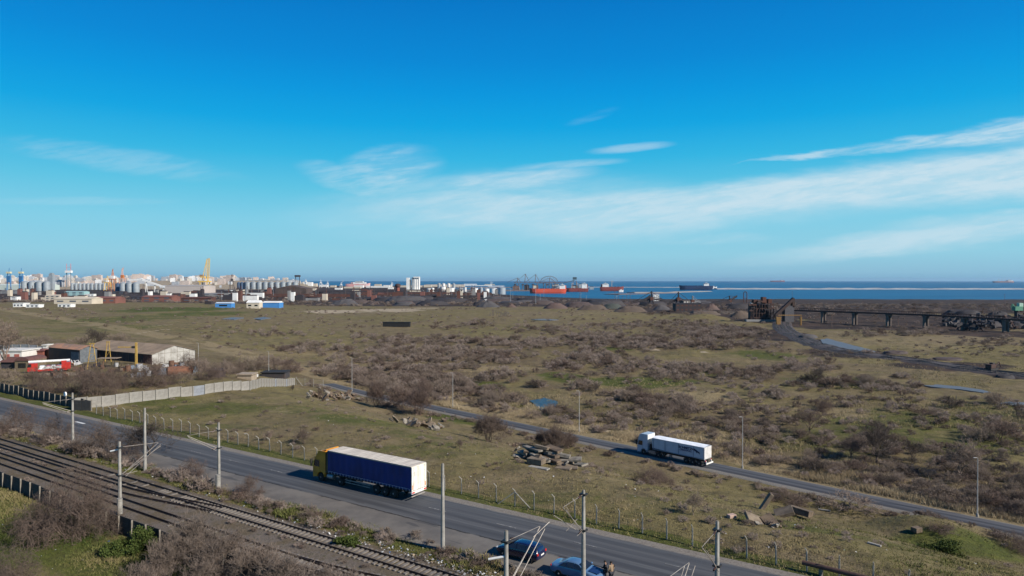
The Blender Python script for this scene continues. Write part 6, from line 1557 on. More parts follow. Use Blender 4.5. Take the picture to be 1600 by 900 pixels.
ship(1062, 1113, 446.6, 452.6, navy_h, 'dark navy blue ship with a small white bridge crossing the harbour mouth', Y=3900, bridge=(1099, 1107, 441), bow=-1, cargo=navy_h)
ship(541, 578, 443.5, 448, mat('white_red_hull', (.6, .25, .24), (.6, .55, .52), scale=.02), 'large white passenger ship with a reddish hull behind the industrial strip', Y=4300, bridge=(552, 572, 438.5), bow=1)
ship(1204, 1226, 438.6, 440, dk_red, 'tiny distant ship on the horizon above the breakwater', Y=22000, bridge=(1220, 1223, 437))
ship(1552, 1584, 439.4, 441.2, mat('grey_red_hull', (.3, .16, .14), (.22, .13, .12)), 'distant ship on the horizon near the right edge', Y=15500, bridge=(1574, 1581, 437), cranes=4)
ship(967, 974, 453.3, 455.8, whitep, 'small white tug beside the red-hulled ship', Y=3150, bridge=(969, 972, 451.5))
ship(1112, 1120, 448.3, 450.2, whitep, 'small pale boat behind the navy blue ship', Y=4400, bridge=(1113, 1116, 446.2))
# ship-loader cranes above the orange-red ship
def unloader(px, Y, w, ytop, label, mtl=lattice, right=1):
    r = root_at('quay_crane', label, 'crane', px, Y, 'port cranes', -26.5); s_ = Y / F; h = lambda y: Z_at(y, Y) + 26.5; t = 1.5
    for sx in (-w / 2, w / 2):
        for sy in (-8, 8): MB().tube((sx * s_, sy, 0), (sx * s_ * .8, sy, h(443)), t, n=4).build('leg', mtl, r)
    m_ = MB(); m_.box((right * 3 * s_, 0, h(441.5)), (w * 2.8 * s_, 5, 2.2)); m_.build('boom', mtl, r)
    m_ = MB(); m_.tube((0, 0, h(442)), (right * 1 * s_, 0, h(ytop)), t, n=4); m_.tube((right * w * s_, 0, h(442)), (right * 1 * s_, 0, h(ytop)), t * .7, n=4); m_.tube((right * 1 * s_, 0, h(ytop)), (-right * 15 * s_, 0, h(441)), t * .5, n=4); m_.build('mast', mtl, r)
    MB().box((-right * 3 * s_, 0, h(445)), (4 * s_, 10, 6)).build('machine_house', dark_st, r)
unloader(820, 3500, 8, 428, 'left pointed unloading crane above the orange-red ship'); unloader(836, 3520, 8, 428.5, 'second pointed unloading crane above the orange-red ship')
unloader(858, 3540, 11, 434, 'third unloading crane under the round arch'); unloader(808, 3480, 6, 434, 'low unloading crane left of the pointed ones')
Y = 3560; r = root_at('arch_crane', 'arched brown lattice crane over the right end of the orange-red ship', 'crane', 858, Y, 'port cranes', -26.5); s_ = Y / F; m_ = MB(); prev = None
for t in np.linspace(.12, math.pi - .12, 15):
    p = (13.5 * s_ * math.cos(t), 0, Z_at(441, Y) + 26.5 + 9.5 * s_ * math.sin(t))
    if prev: m_.tube(prev, p, 1.3, n=4); m_.tube(prev, (p[0] * .5, 0, Z_at(441, Y) + 27), .4, n=3)
    prev = p
m_.build('arch', lattice, r)
for sx in (-9, 0, 9): MB().tube((sx * s_, 0, 0), (sx * s_, 0, Z_at(442, Y) + 27), 1.8, n=4).build('leg', lattice, r)
MB().box((0, 0, Z_at(442, Y) + 26.5), (44 * s_, 6, 3)).build('boom', lattice, r)
for k_, px in enumerate((898,)):
    r = root_at('crane_cabin_tower', 'dark crane with a square cabin on top, right of the arched crane', 'crane', px, 3600, 'port cranes', -26.5); h = Z_at(433, 3600) + 26.5
    for sx in (-1, 1): MB().tube((sx * 14, 0, 0), (sx * 7, 0, h * .75), 1.6, n=4).build('leg', lattice, r)
    MB().box((0, 0, h * .9), (20, 12, h * .2)).build('cabin', mat('teal_dark_cabin', (.05, .09, .11), (.04, .07, .09)), r); MB().tube((0, 0, h * .75), (-60, 0, h * .55), 1.4, n=4).build('boom', lattice, r)
r_ = rr(33)
for k_ in range(14):
    px = r_.uniform(797, 925); Y = r_.uniform(3450, 3800); x = X_at(px, Y); h = r_.uniform(14, 34); root = thing('quay_building', f"{'tall' if h > 25 else 'low'} brown-grey quay building behind the {'orange-red' if px < 880 else 'dark red'} ship", 'building', (x, Y, -26.6), 0, 'quay buildings')
    w = r_.uniform(14, 40); MB().box((0, 0, h / 2), (w, 16, h)).build('wall', r_.choice([lattice, wm['grey'], silo_m, dark_st, wm['cream']]), root); MB().box((0, 0, h + 1), (w * .7, 14, 2)).build('roof', dark_st, root)

# ---- stockpile heaps --------------------------------------------------------------------------
def heap(px, ybase, wpx, ytop, mtl, label, name='stockpile', long=1.0, Y=None):
    p = G(px, ybase) if Y is None else Vector((X_at(px, Y), Y, 0)); Y = p.y; z = Tf(p.x, Y) - 1.5; R_ = wpx / 2 * Y / F; H = Z_at(ytop, Y) - z; n = 34; vs = [(0, 0, H)] ; rg = np.random.default_rng(int(px * 10))
    rings = 7; top = max(0, 1 - long) 
    for j in range(1, rings + 1):
        for i in range(n):
            t = 2 * math.pi * i / n; f_ = j / rings; rad_ = R_ * (top + (1 - top) * f_) * (1 + rg.normal(0, .035)); zz = H * (1 - f_) ** .92 * (1 + rg.normal(0, .05)) if j < rings else -1.5
            vs.append((rad_ * math.cos(t), rad_ * .7 * math.sin(t), zz))
    fs = [(0, 1 + i, 1 + (i + 1) % n) for i in range(n)]
    for j in range(rings - 1):
        for i in range(n): a = 1 + j * n; fs.append((a + i, a + n + i, a + n + (i + 1) % n, a + (i + 1) % n))
    m_ = MB(); m_._add(vs, fs); o = m_.build(name, mtl, smooth=True); o.location = (p.x, Y, z); return tag(o, label, 'heap', 'stockpile heaps')
coal = mat('coal_black', (.030, .028, .032), (.045, .040, .042), scale=.05, bump=.4, bscale=.3); ore_b = mat('ore_brown', (.09, .065, .058), (.06, .046, .043), scale=.04, bump=.4, bscale=.3); ore_r = mat('ore_reddish', (.12, .078, .066), (.085, .06, .052), scale=.04, bump=.4, bscale=.3)
earth = mat('earth_tan', (.12, .088, .066), (.075, .058, .046), scale=.05, bump=.4, bscale=.3); gr_h = mat('gravel_grey', (.085, .078, .078), (.055, .052, .055), scale=.05, bump=.4, bscale=.3)
Hs = [(636, 471, 74, 462, gr_h, 'long dark grey heap left of the water, beneath the pipe racks', .45), (605, 470, 50, 464, coal, 'black low heap at the left of the heap field', .4), (700, 473, 70, 466, coal, 'black long heap left of the reddish mound', .4), (775, 470, 30, 462.5, ore_r, 'reddish cone behind the grey-brown one', .7), (763, 480, 44, 469.5, gr_h, 'grey-brown cone beside the white mast', .9),
      (799, 480, 22, 474, ore_r, 'small reddish cone right of the grey-brown one', 1.0), (830, 474, 66, 464.5, coal, 'biggest black heap in front of the orange-red ship', .35), (868, 482, 44, 473, ore_r, 'reddish broad heap right of the biggest black one', .7), (905, 480, 60, 471, ore_b, 'brown broad heap below the dark red ship', .6),
      (940, 478, 80, 467.5, coal, 'long black bank below the harbour entrance', .3), (926, 484, 56, 476, earth, 'tan grassy heap at the edge of the plain', .6), (985, 487, 60, 478, earth, 'tan heap before the black stacker', .6), (957, 482, 40, 474, mat('heap_greenish', (.06, .07, .06), (.05, .055, .05)), 'dark greenish heap between brown ones', .6),
      (1034, 484, 34, 476, gr_h, 'grey heap under the stacker boom', .8), (1112, 484, 30, 474.5, ore_r, 'reddish cone right of the stacker', .9), (1075, 482, 50, 474, coal, 'black heap under the dark conveyor house', .5), (1155, 482, 60, 474, coal, 'black heap in front of the arched gantry', .5), (1100, 492, 60, 485, earth, 'flat tan earth mound before the rusty loading hall', .5),
      (1158, 497, 46, 485, earth, 'tan earth mound left of the rusty loading hall', .8), (1195, 480, 40, 473, ore_b, 'brown heap behind the rusty loading hall', .6), (1020, 478, 50, 471, coal, 'black heap at the foot of the white ship bridge', .4),
      (1512, 500, 66, 484, coal, 'large dark scrap heap at right behind the long bridge', .7), (1560, 498, 50, 486, coal, 'dark grey scrap heap next to the green crane', .7), (1545, 510, 50, 501, coal, 'dark scrap heap under the right end of the bridge', .6), (1495, 492, 50, 484, coal, 'grey scrap heap left of the large dark one', .6), (1590, 512, 40, 502, coal, 'dark heap at the right border under the bridge', .6),
      (1570, 590, 40, 585, coal, 'low dark spoil bank above the curved track at right', .5), (1400, 552, 50, 548, ore_b, 'brown spoil bank beyond the long puddle', .4), (1480, 562, 60, 558.5, ore_b, 'brown spoil bank farther right beyond the puddle', .4), (1262, 528, 40, 522, gr_h, 'dark rubble heap between the curved track and the puddle', .5)]
for px, yb, w, yt, mt, lb, lg in Hs: heap(px, yb, w, yt, mt, lb, long=lg)
for k_ in range(46):
    px = r_.uniform(470, 1180); Y = r_.uniform(880, 1500); x = X_at(px, Y); yb = 438 + (CAMZ - Tf(x, Y)) * F / Y
    heap(px, yb, r_.uniform(24, 70), yb - r_.uniform(3.5, 7.5), r_.choice([coal, coal, coal, ore_b, gr_h]), f"low background heap {'left of' if px < 780 else 'below the ships near' if px < 960 else 'right of'} the harbour water", long=.5, Y=Y)
r = root_at('mast', 'single thin white mast in front of the grey-brown cone', 'mast', 759, 850); h = Z_at(468, 850) - r.location.z; MB().tube((0, 0, 0), (0, 0, h), .7, .4, 6).build('pole', whitep, r); MB().box((0, 0, h), (3, .8, .8)).build('lamp_bar', whitep, r)

# ---- stackers and conveyor houses in the middle -------------------------------------------------
def stacker(px, Y, ytop, boom, label, mtl=dark_st):
    r = root_at('stacker', label, 'stacker', px, Y, 'stockyard machines'); s_ = Y / F; h = Z_at(ytop, Y) - r.location.z
    m_ = MB(); m_.box((0, 0, h * .12), (12 * s_, 8, h * .1)); m_.build('base', mtl, r)
    for sx in (-1, 1): MB().tube((sx * 4.5 * s_, 0, 0), (sx * 1.2 * s_, 0, h * .6), .9, n=4).build('leg', mtl, r)
    MB().box((0, 0, h * .5), (5 * s_, 6, h * .2)).build('machine_house', rust_st, r)
    m_ = MB(); m_.tube((0, 0, h * .5), (0, 0, h), .9, n=4); m_.tube((1.5 * s_, 0, h * .5), (0, 0, h), .6, n=4); m_.build('mast', mtl, r)
    for (bx, by) in boom:
        e = Vector(((bx - px) * s_, 0, Z_at(by, Y) - r.location.z)); m_ = MB(); m_.tube((0, 0, h * .5), e, 1.1, .8, 5); m_.tube((0, 0, h * .97), e * .96, .3, n=4)
        for k in range(8): f_ = k / 8; q_ = Vector((0, 0, h * .5)).lerp(e, f_); q2 = Vector((0, 0, h * .5)).lerp(e, f_ + .12); m_.tube(q_, q2 + Vector((0, 0, 2)), .25, n=3)
        m_.tube(Vector((0, 0, h * .5 + 2.5)), e + Vector((0, 0, 1.5)), .4, n=4); m_.build('boom', mtl, r)
stacker(1018, 900, 455, [(985, 474), (1040, 470)], 'black stacker with tall mast left of the white ship bridge'); stacker(1060, 950, 456, [(1040, 478), (1090, 479)], 'second black stacker with a thin tall mast'); stacker(1140, 1000, 462, [(1112, 474), (1152, 463)], 'stacker with its boom rising to the right')
stacker(950, 1150, 467, [(930, 472), (975, 473)], 'low stacker on the black bank below the harbour entrance'); stacker(1082, 900, 462, [(1095, 473)], 'grey slanted unloader right of the second stacker', mat('grey_steel', (.22, .22, .23), (.15, .15, .16)))
Y = 1050; r = root_at('loop_gantry', 'dark loop-shaped gantry standing against the blue water', 'gantry', 1164.5, Y); s_ = Y / F; z0 = r.location.z; m_ = MB(); prev = None
for t in np.linspace(0, math.pi, 9):
    p = (2.6 * s_ * math.cos(t), 0, Z_at(459, Y) - z0 + 3.2 * s_ * math.sin(t))
    if prev: m_.tube(prev, p, .6, n=4)
    prev = p
for sx in (-1, 1): m_.tube((sx * 2.6 * s_, 0, 0), (sx * 2.6 * s_, 0, Z_at(459, Y) - z0), .6, n=4)
m_.tube((-2.6 * s_, 0, Z_at(466, Y) - z0), (2.6 * s_, 0, Z_at(466, Y) - z0), .4, n=4); m_.build('frame', rust_st, r)
boxy('conveyor_house', 'long dark conveyor house on the edge of the plain', 'building', 1056, 1096, 474.5, 487, 14, wm['dark'], windows=6, winm=rust_st)
boxy('conveyor_house', 'brown conveyor house with pale window strip behind the dark one', 'building', 1068, 1094, 470, 478, 14, mat('grey_brown_house', (.17, .14, .12), (.12, .10, .09)), windows=6, winm=silo_w)
boxy('ship_bridge', 'white ship bridge showing above the coal heaps', 'ship bridge', 1021, 1030, 460, 470, 14, whitep, windows=3, winm=win_m)
boxy('low_hut', 'white small hut beside the loading hall', 'hut', 1174, 1178, 472.5, 477, 5, whitep)
gallery_run(1000, 1016, 474, 463, 950, dark_st, 'dark conveyor climbing to the first stacker', 4, legs=3); gallery_run(1094, 1140, 478, 472, 900, dark_st, 'low dark conveyor between the stackers and the loading hall', 4, legs=6)

# ---- rusty loading hall, diagonal conveyor, yellow gantry and the long bridge -------------------
rust2 = mat('loading_hall_rust', (.075, .042, .034), (.045, .03, .027), scale=.15); Y = 540
r = root_at('loading_hall', 'rusty steel-framed loading hall at the left end of the long bridge', 'industrial hall', 1191, Y); s_ = Y / F; zr = r.location.z; h = lambda y: Z_at(y, Y) - zr; w = 35 * s_
MB().box((0, 5, h(476) * .5), (w * .96, 5, h(476))).build('core', dark_st, r)
for i in range(9): MB().box((-w / 2 + w * i / 8, 0, h(474) / 2), (.45, .5, h(474))).build('column', rust2, r)
for j in range(4): MB().box((0, 0, h(474) * (j + 1) / 4 - .3), (w, .6, .5)).build('floor_beam', rust2, r)
m_ = MB()
for i in range(8):
    if i % 2 == 0: m_.tube((-w / 2 + w * i / 8, -.1, .5), (-w / 2 + w * (i + 1) / 8, -.1, h(474) * .5), .15, n=4)
m_.build('bracing', rust2, r)
for x, hh in ((-.3, 3), (.1, 5), (.35, 3.5)): MB().box((x * w, 2, h(474) + hh / 2), (w * .16, 5, hh)).build('roof_house', rust_st, r)
MB().box((-2, -2, 1.4), (w * 1.3, 3, 1.6)).build('loading_dock', wm['grey'], r)
r9 = rr(77)
for k in range(40):
    x = r9.uniform(-.55, .62) * w; hh = r9.uniform(.15, 1.12) * h(474); m_ = MB()
    if k % 3: m_.box((x, r9.uniform(-2, 4), hh), (r9.uniform(.8, 3.5), r9.uniform(.6, 2), r9.uniform(.4, 1.6)))
    else: m_.tube((x, -.5, hh * .4), (x + r9.uniform(-4, 4), -.5, hh), .16, n=4)
    m_.build('pipework', r9.choice([rust2, dark_st, rust_st]), r)
r = root_at('transfer_tower', 'dark transfer tower with a diagonal conveyor at the head of the long bridge', 'tower', 1233, 530); Y = 530; s_ = Y / F; zr = r.location.z; h = lambda y: Z_at(y, Y) - zr
MB().box((0, 2, h(478) / 2 + h(506) / 2), (14 * s_, 6, h(478) - h(506))).build('tower_house', mat('grey_tower_house', (.10, .095, .10), (.07, .065, .07)), r)
MB().box((6.5 * s_, 1, (h(466) + h(480)) / 2), (3.4 * s_, 4, h(466) - h(480))).build('head_house', rust2, r)
m_ = MB(); a = Vector((-22 * s_, 0, h(494))); b = Vector((6 * s_, 0, h(468))); up = Vector((0, 0, 1)); n_ = Vector((0, 1, 0))
m_.hexa([a - n_ * 1.5 - up * 1.2, b - n_ * 1.5 - up * 1.2, b + n_ * 1.5 - up * 1.2, a + n_ * 1.5 - up * 1.2, a - n_ * 1.5 + up * 1.6, b - n_ * 1.5 + up * 1.6, b + n_ * 1.5 + up * 1.6, a + n_ * 1.5 + up * 1.6]); m_.build('diagonal_conveyor', rust2, r)
for f_ in (.2, .45, .7, .9):
    q_ = a.lerp(b, f_); MB().tube((q_.x, 0, 0), (q_.x, 0, q_.z), .3, n=4).build('support', rust2, r)
r = root_at('yellow_gantry', 'yellow-legged gantry straddling the curved track', 'gantry', 1234, 500); Y = 500; s_ = Y / F; zr = r.location.z; h = lambda y: Z_at(y, Y) - zr
for dx, w_ in ((-17.5, 3.0), (17.5, 1.0)):
    MB().hexa([(dx * s_ - w_ * .45, -.8, 0), (dx * s_ + w_ * .45, -.8, 0), (dx * s_ + w_ * .45, .8, 0), (dx * s_ - w_ * .45, .8, 0), (dx * s_ - w_ * .6, -.8, h(495)), (dx * s_ + w_ * .6, -.8, h(495)), (dx * s_ + w_ * .6, .8, h(495)), (dx * s_ - w_ * .6, .8, h(495))]).build('leg', mat('dull_yellow', (.24, .135, .045), (.16, .09, .03)), r)
MB().box((0, 0, h(492.5)), (37 * s_, 1.2, .6)).build('cross_beam', MATS['dull_yellow'], r)
# the long bridge
deck = [(1243, 484.5, 560), (1290, 486.0, 530), (1340, 487.5, 505), (1390, 489.5, 485), (1447, 491.5, 465), (1507, 494.5, 446), (1572, 498.0, 430), (1650, 502, 415)]
Pd = [Vector((X_at(a, Y), Y, Z_at(y, Y))) for a, y, Y in deck]
r = thing('conveyor_bridge', 'long dark conveyor bridge on concrete piers crossing the right of the plain', 'bridge', (Pd[0].x, Pd[0].y, Tf(Pd[0].x, Pd[0].y)))
m_ = MB(); m2 = MB()
for i in range(len(Pd) - 1):
    a, b = Pd[i], Pd[i + 1]; n_ = Vector((-(b - a).y, (b - a).x, 0)).normalized()
    m_.hexa([a - n_ * 1.6 - up * .9, b - n_ * 1.6 - up * .9, b + n_ * 1.6 - up * .9, a + n_ * 1.6 - up * .9, a - n_ * 1.6 + up * .3, b - n_ * 1.6 + up * .3, b + n_ * 1.6 + up * .3, a + n_ * 1.6 + up * .3])
    for k in range(16):
        p = a.lerp(b, k / 16); q_ = a.lerp(b, (k + .5) / 16); m2.tube(p - n_ * 1.6 + up * .3, p - n_ * 1.6 + up * 1.7, .12, n=4); m2.tube(p - n_ * 1.6 + up * .3, q_ - n_ * 1.6 + up * 1.7, .08, n=3)
    m2.tube(a - n_ * 1.6 + up * 1.7, b - n_ * 1.6 + up * 1.7, .16, n=4)
m_.build('deck', rust2, r, local=False); m2.build('side_truss', rust2, r, local=False)
pier_m = mat('pier_concrete', (.16, .125, .105), (.11, .085, .075), scale=.3)
for a, y, Y in [(1287, 486, 531), (1336, 487.5, 507), (1389, 489.5, 485), (1447, 491.5, 465), (1507, 494.5, 446), (1572, 498, 430)]:
    x = X_at(a, Y); zt = Z_at(y, Y) - 1.0; zb = Tf(x, Y) - .5; pm_ = MB()
    for dx in (-1.1, 1.1): pm_.box((x + dx, Y, (zt + zb) / 2), (.9, 2.2, zt - zb))
    pm_.box((x, Y, zt - .3), (3.6, 2.8, .7)); pm_.build('pier', pier_m, r, local=False)
# green scrap-yard crane and masts at the right border
r = root_at('scrap_crane', 'green scrap crane with pale arm at the right border', 'crane', 1588, 520, z=None); Y = 520; s_ = Y / F; zr = r.location.z; h = lambda y: Z_at(y, Y) - zr
MB().box((2 * s_, 0, h(482)), (12 * s_, 4, 3.2)).build('body', mat('green_crane', (.12, .30, .20), (.09, .22, .15)), r); MB().tube((0, 0, h(483)), (-6 * s_, 0, h(475)), .5, n=5).tube((-6 * s_, 0, h(475)), (-8 * s_, 0, h(481)), .4, n=5).build('arm', MATS['green_crane'], r)
MB().box((6 * s_, 0, h(476.5)), (6 * s_, 3, 3)).build('cab', mat('pale_green', (.4, .55, .45), (.3, .45, .36)), r); MB().tube((0, 0, 0), (0, 0, h(483)), 1.2, n=6).build('pedestal', dark_st, r)
for k_, (px, yt, Y) in enumerate([(1348, 472, 900), (1423, 478, 700), (1570, 460, 900), (1404, 495, 480), (1552, 478, 520), (1238, 455, 1000), (1300, 492, 470)]):
    x = X_at(px, Y); z = Tf(x, Y); m_ = MB(); m_.tube((0, 0, 0), (0, 0, Z_at(yt, Y) - z), .22, .14, 5); m_.box((0, 0, Z_at(yt, Y) - z), (1.6, .3, .3)); o = m_.build('light_mast', lattice); o.location = (x, Y, z); tag(o, ordw[k_] + ' thin mast around the long conveyor bridge', 'light mast', 'light masts near the bridge')
# scrap pieces over the heaps at the right
for k_ in range(70):
    px = r_.uniform(1478, 1610); Y = r_.uniform(440, 560); x = X_at(px, Y); m_ = MB()
    for q_ in range(5): m_.box((r_.uniform(-3, 3), r_.uniform(-1, 1), r_.uniform(.5, 5)), (r_.uniform(1, 5), r_.uniform(.5, 3), r_.uniform(.5, 2.4)), r_.uniform(0, 3), ry=r_.uniform(-.6, .6))
    o = m_.build('scrap_heap', r_.choice([coal, coal, gr_h, rust2])); o.location = (x, Y, Tf(x, Y)); tag(o, f"jumbled dark scrap {'under the bridge' if Y < 480 else 'behind the bridge'} at the right border", 'scrap', 'scrap behind the bridge')
# curved industrial tracks
rp = [(1600, 588), (1540, 581), (1480, 572), (1420, 563), (1360, 556), (1305, 547), (1270, 537), (1245, 526), (1228, 517), (1222, 510), (1222, 503)]
def curve_pts(off, lift):
    P = [G(min(a, 1700), b) for a, b in [(1680, 600)] + rp]; out = []
    for i in range(len(P) - 1):
        for k in range(6):
            t = k / 6; p0_, p1_, p2_, p3_ = P[max(i - 1, 0)], P[i], P[i + 1], P[min(i + 2, len(P) - 1)]
            q_ = .5 * ((2 * p1_) + (p2_ - p0_) * t + (2 * p0_ - 5 * p1_ + 4 * p2_ - p3_) * t * t + (3 * p1_ - p0_ - 3 * p2_ + p3_) * t ** 3); out.append(q_)
    res = []
    for i, p in enumerate(out):
        a = out[max(0, i - 1)]; b = out[min(len(out) - 1, i + 1)]; d = (b - a); n_ = Vector((-d.y, d.x, 0)).normalized(); q_ = p + n_ * off; res.append((q_.x, q_.y, Tf(q_.x, q_.y) + lift))
    return res
bal_m = mat('dark_ballast', (.075, .060, .055), (.045, .038, .036), scale=.25, bump=.3); V = []; Q = []
L_ = curve_pts(-7.5, -.4); M1 = curve_pts(-6, .45); M2 = curve_pts(5.6, .45); R2_ = curve_pts(7.5, -.4)
for i in range(len(L_)): V += [L_[i], M1[i], M2[i], R2_[i]]
for i in range(len(L_) - 1):
    for j in range(3): a = i * 4 + j; Q.append((a, a + 1, a + 5, a + 4))
struct(np_obj('ballast_bed', np.array(V), np.array(Q), bal_m))
steel_l = mat('grey_rail', (.12, .11, .11), (.08, .07, .07), metal=.3, rough=.5)
for k_, off in enumerate((-4.0, 0.0, 3.9)):
    track(['near', 'middle', 'far'][k_] + ' curved industrial track leading to the loading hall', curve_pts(off, .5), sleepers=True, cap=60, spacing=1.6, rail_material=steel_l, group='curved industrial tracks')
p = G(1549, 580); hd = thing('track_machine', 'small dark tracked machine standing on the curved track at right', 'machine', (p.x, p.y, Tf(p.x, p.y) + .5), .4)
MB().box((0, 0, .5), (4.2, 2.4, .8)).build('tracks', chassis_m, hd); MB().box((-.4, 0, 1.6), (2.8, 2.2, 1.4)).build('body', rust2, hd, bevel=.1); MB().box((.9, .3, 2.0), (1.2, 1.2, 1.6)).build('cab', dark_st, hd); MB().tube((1.2, -.5, 1.6), (3.6, -.5, 3.0), .2).tube((3.6, -.5, 3.0), (4.6, -.5, 1.0), .16).build('arm', rust2, hd)
# ------------------------------------------------------------------ bare winter shrubs and trees
def gen_shrub(seed, height, width, stems, levels, kids, r0, rmin, droop=.0, up=.55, seglen=3, trunk=0.0):
    r_ = np.random.default_rng(seed); segs = []
    def grow(p, d, L, r, lv):
        n = seglen if lv < levels else 2
        q = p
        for i in range(n):
            dd = d + r_.normal(0, .22, 3) + np.array((0, 0, up * .16 - droop * .12)); dd /= np.linalg.norm(dd); d = dd
            q2 = q + d * L / n; r2 = max(rmin, r * .82)
            segs.append((q, q2, max(r, rmin), r2)); r = r2; q = q2
            if lv < levels and (i > 0 or lv > 0):
                for k in range(kids[lv] if i == n - 1 else max(1, kids[lv] // 2)):
                    a = r_.normal(0, 1, 3); a -= a.dot(d) * d; a /= np.linalg.norm(a) + 1e-6
                    nd = d * r_.uniform(.45, .9) + a * r_.uniform(.5, 1.0) + np.array((0, 0, up * .25)); nd /= np.linalg.norm(nd)
                    grow(q, nd, L * r_.uniform(.55, .85), r * .62, lv + 1)
    for s in range(stems):
        t = 2 * math.pi * (s + r_.uniform(0, .8)) / stems; sp_ = width / max(height, .1) * r_.uniform(.25, .75) if trunk == 0 else r_.uniform(.25, .6)
        d = np.array((math.cos(t) * sp_, math.sin(t) * sp_, 1.0)); d /= np.linalg.norm(d)
        b = np.array((math.cos(t), math.sin(t), 0)) * width * .10 * r_.uniform(0, 1) * (trunk == 0) + np.array((0, 0, trunk - .1))
        grow(b, d, (height - trunk) * r_.uniform(.38, .5), r0 * (.7 if trunk else 1), 0)
    if trunk: segs.append((np.array((0, 0, -.3)), np.array((0, 0, trunk)), r0 * 1.5, r0 * 1.1))
    return segs
def segs_mesh(name, segs, mtl, sides=3):
    P0 = np.array([s[0] for s in segs]); P1 = np.array([s[1] for s in segs]); r0 = np.array([s[2] for s in segs]); r1 = np.array([s[3] for s in segs])
    d = P1 - P0; d /= np.linalg.norm(d, axis=1, keepdims=True) + 1e-9
    a = np.where(np.abs(d[:, 2:3]) < .9, np.array([[0, 0, 1.]]), np.array([[1., 0, 0]])); x = np.cross(d, a); x /= np.linalg.norm(x, axis=1, keepdims=True); y = np.cross(d, x)
    V = []
    for P, r in ((P0, r0), (P1, r1)):
        for k in range(sides):
            t = 2 * math.pi * k / sides; V.append(P + (x * math.cos(t) + y * math.sin(t)) * r[:, None])
    V = np.stack(V, 1); n = len(segs); base = (np.arange(n) * 2 * sides)[:, None]
    f = [np.concatenate([base + k, base + (k + 1) % sides, base + sides + (k + 1) % sides, base + sides + k], 1) for k in range(sides)]
    Fq = np.stack(f, 1).reshape(-1, 4)
    V = V.reshape(-1, 3)
    me = bpy.data.meshes.new(name); me.vertices.add(len(V)); me.vertices.foreach_set('co', V.astype(np.float32).ravel())
    me.loops.add(Fq.size); me.loops.foreach_set('vertex_index', Fq.astype(np.int32).ravel()); me.polygons.add(len(Fq))
    me.polygons.foreach_set('loop_start', np.arange(0, Fq.size, 4, dtype=np.int32)); me.polygons.foreach_set('loop_total', np.full(len(Fq), 4, np.int32))
    me.materials.append(mtl); me.update(calc_edges=True); return me
def normalise(segs, height, width):
    A = np.array([s[1] for s in segs]); h = np.percentile(A[:, 2], 99); w = np.percentile(np.hypot(A[:, 0], A[:, 1]), 95)
    sc_ = np.array((width / 2 / w, width / 2 / w, height / h)); return [(s[0] * sc_, s[1] * sc_, s[2], s[3]) for s in segs]
def bark(name, c1, c2, c3):
    M = bpy.data.materials.new(name); M.use_nodes = True; N = NT(M.node_tree); b = M.node_tree.nodes['Principled BSDF']
    oi = N.new('ShaderNodeObjectInfo'); tcn = N.new('ShaderNodeTexCoord'); geo = N.new('ShaderNodeNewGeometry')
    nz = N.noise(geo.outputs['Position'], .9, 4, .6)
    c = N.mix(N.rng(nz, .35, .65), c1, c2); c = N.mix(N.mul(oi.outputs['Random'], .8), c, c3)
    M.node_tree.links.new(c, b.inputs['Base Color']); b.inputs['Roughness'].default_value = .9; b.inputs['Specular IOR Level'].default_value = .15; return M
bk_near = bark('purple_brown_twigs', (.165, .118, .098), (.105, .074, .060), (.128, .098, .078))
bk_pale = bark('pale_grey_twigs', (.22, .172, .140), (.138, .106, .086), (.17, .135, .11))
bk_mid = bark('grey_brown_twigs', (.255, .195, .158), (.160, .122, .098), (.21, .168, .130))
bk_dark = bark('dark_twigs', (.09, .072, .062), (.058, .046, .04), (.10, .08, .066))
NEAR = [segs_mesh('shrub_near', normalise(gen_shrub(s, 5, 8, 13, 4, (2, 3, 3, 3), .055, .011, droop=.9, up=.2), 5, 9), bk_near) for s in (1, 2)]
UPR = [segs_mesh('shrub_upright', normalise(gen_shrub(s, 5, 4, 9, 4, (2, 2, 3, 3), .06, .011, up=.9), 5, 4.6), bk_pale) for s in (3, 4, 5)]
MID = [segs_mesh('shrub_mid', normalise(gen_shrub(s, 3.6, 5, 10, 3, (2, 3, 3), .05, .018, up=.5), 3.4, 5.0), m_) for s, m_ in ((6, bk_mid), (7, bk_mid), (8, bk_near), (9, bk_pale), (10, bk_dark), (31, bk_mid))]
BANK = [segs_mesh('shrub_bank', normalise(gen_shrub(s, 5, 5, 12, 4, (2, 3, 3, 3), .06, .012, up=.6), 5, 5.5), bk_near) for s in (41, 42)]
TREE = [segs_mesh('tree_bare', normalise(gen_shrub(s, 6, 5, 5, 4, (2, 3, 3, 3), .13, .014, up=.5, trunk=1.0), 6, 6), m_) for s, m_ in ((12, bk_near), (13, bk_mid), (14, bk_dark))]
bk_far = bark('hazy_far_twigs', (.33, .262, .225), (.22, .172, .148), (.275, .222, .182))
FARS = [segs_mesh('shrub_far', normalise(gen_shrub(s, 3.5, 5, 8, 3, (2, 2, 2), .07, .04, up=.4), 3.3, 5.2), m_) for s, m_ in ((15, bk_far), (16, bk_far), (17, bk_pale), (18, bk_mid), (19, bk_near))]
def plant(me, px, py, h, w, label, name='bare_shrub', cat='shrub', group=None, base_h=5.0, base_w=6.0, off=(0, 0), p=None):
    p = G(px, py) if p is None else p
    o = bpy.data.objects.new(name, me); C.objects.link(o)
    o.location = (p.x, p.y, Tf(p.x, p.y) - .05); o.scale = (w / base_w, w / base_w, h / base_h); o.rotation_euler = (0, 0, random.uniform(0, 6.28))
    return tag(o, label, cat, group)
def hpx(py, n): g0 = G(800, py); return n * g0.y / F
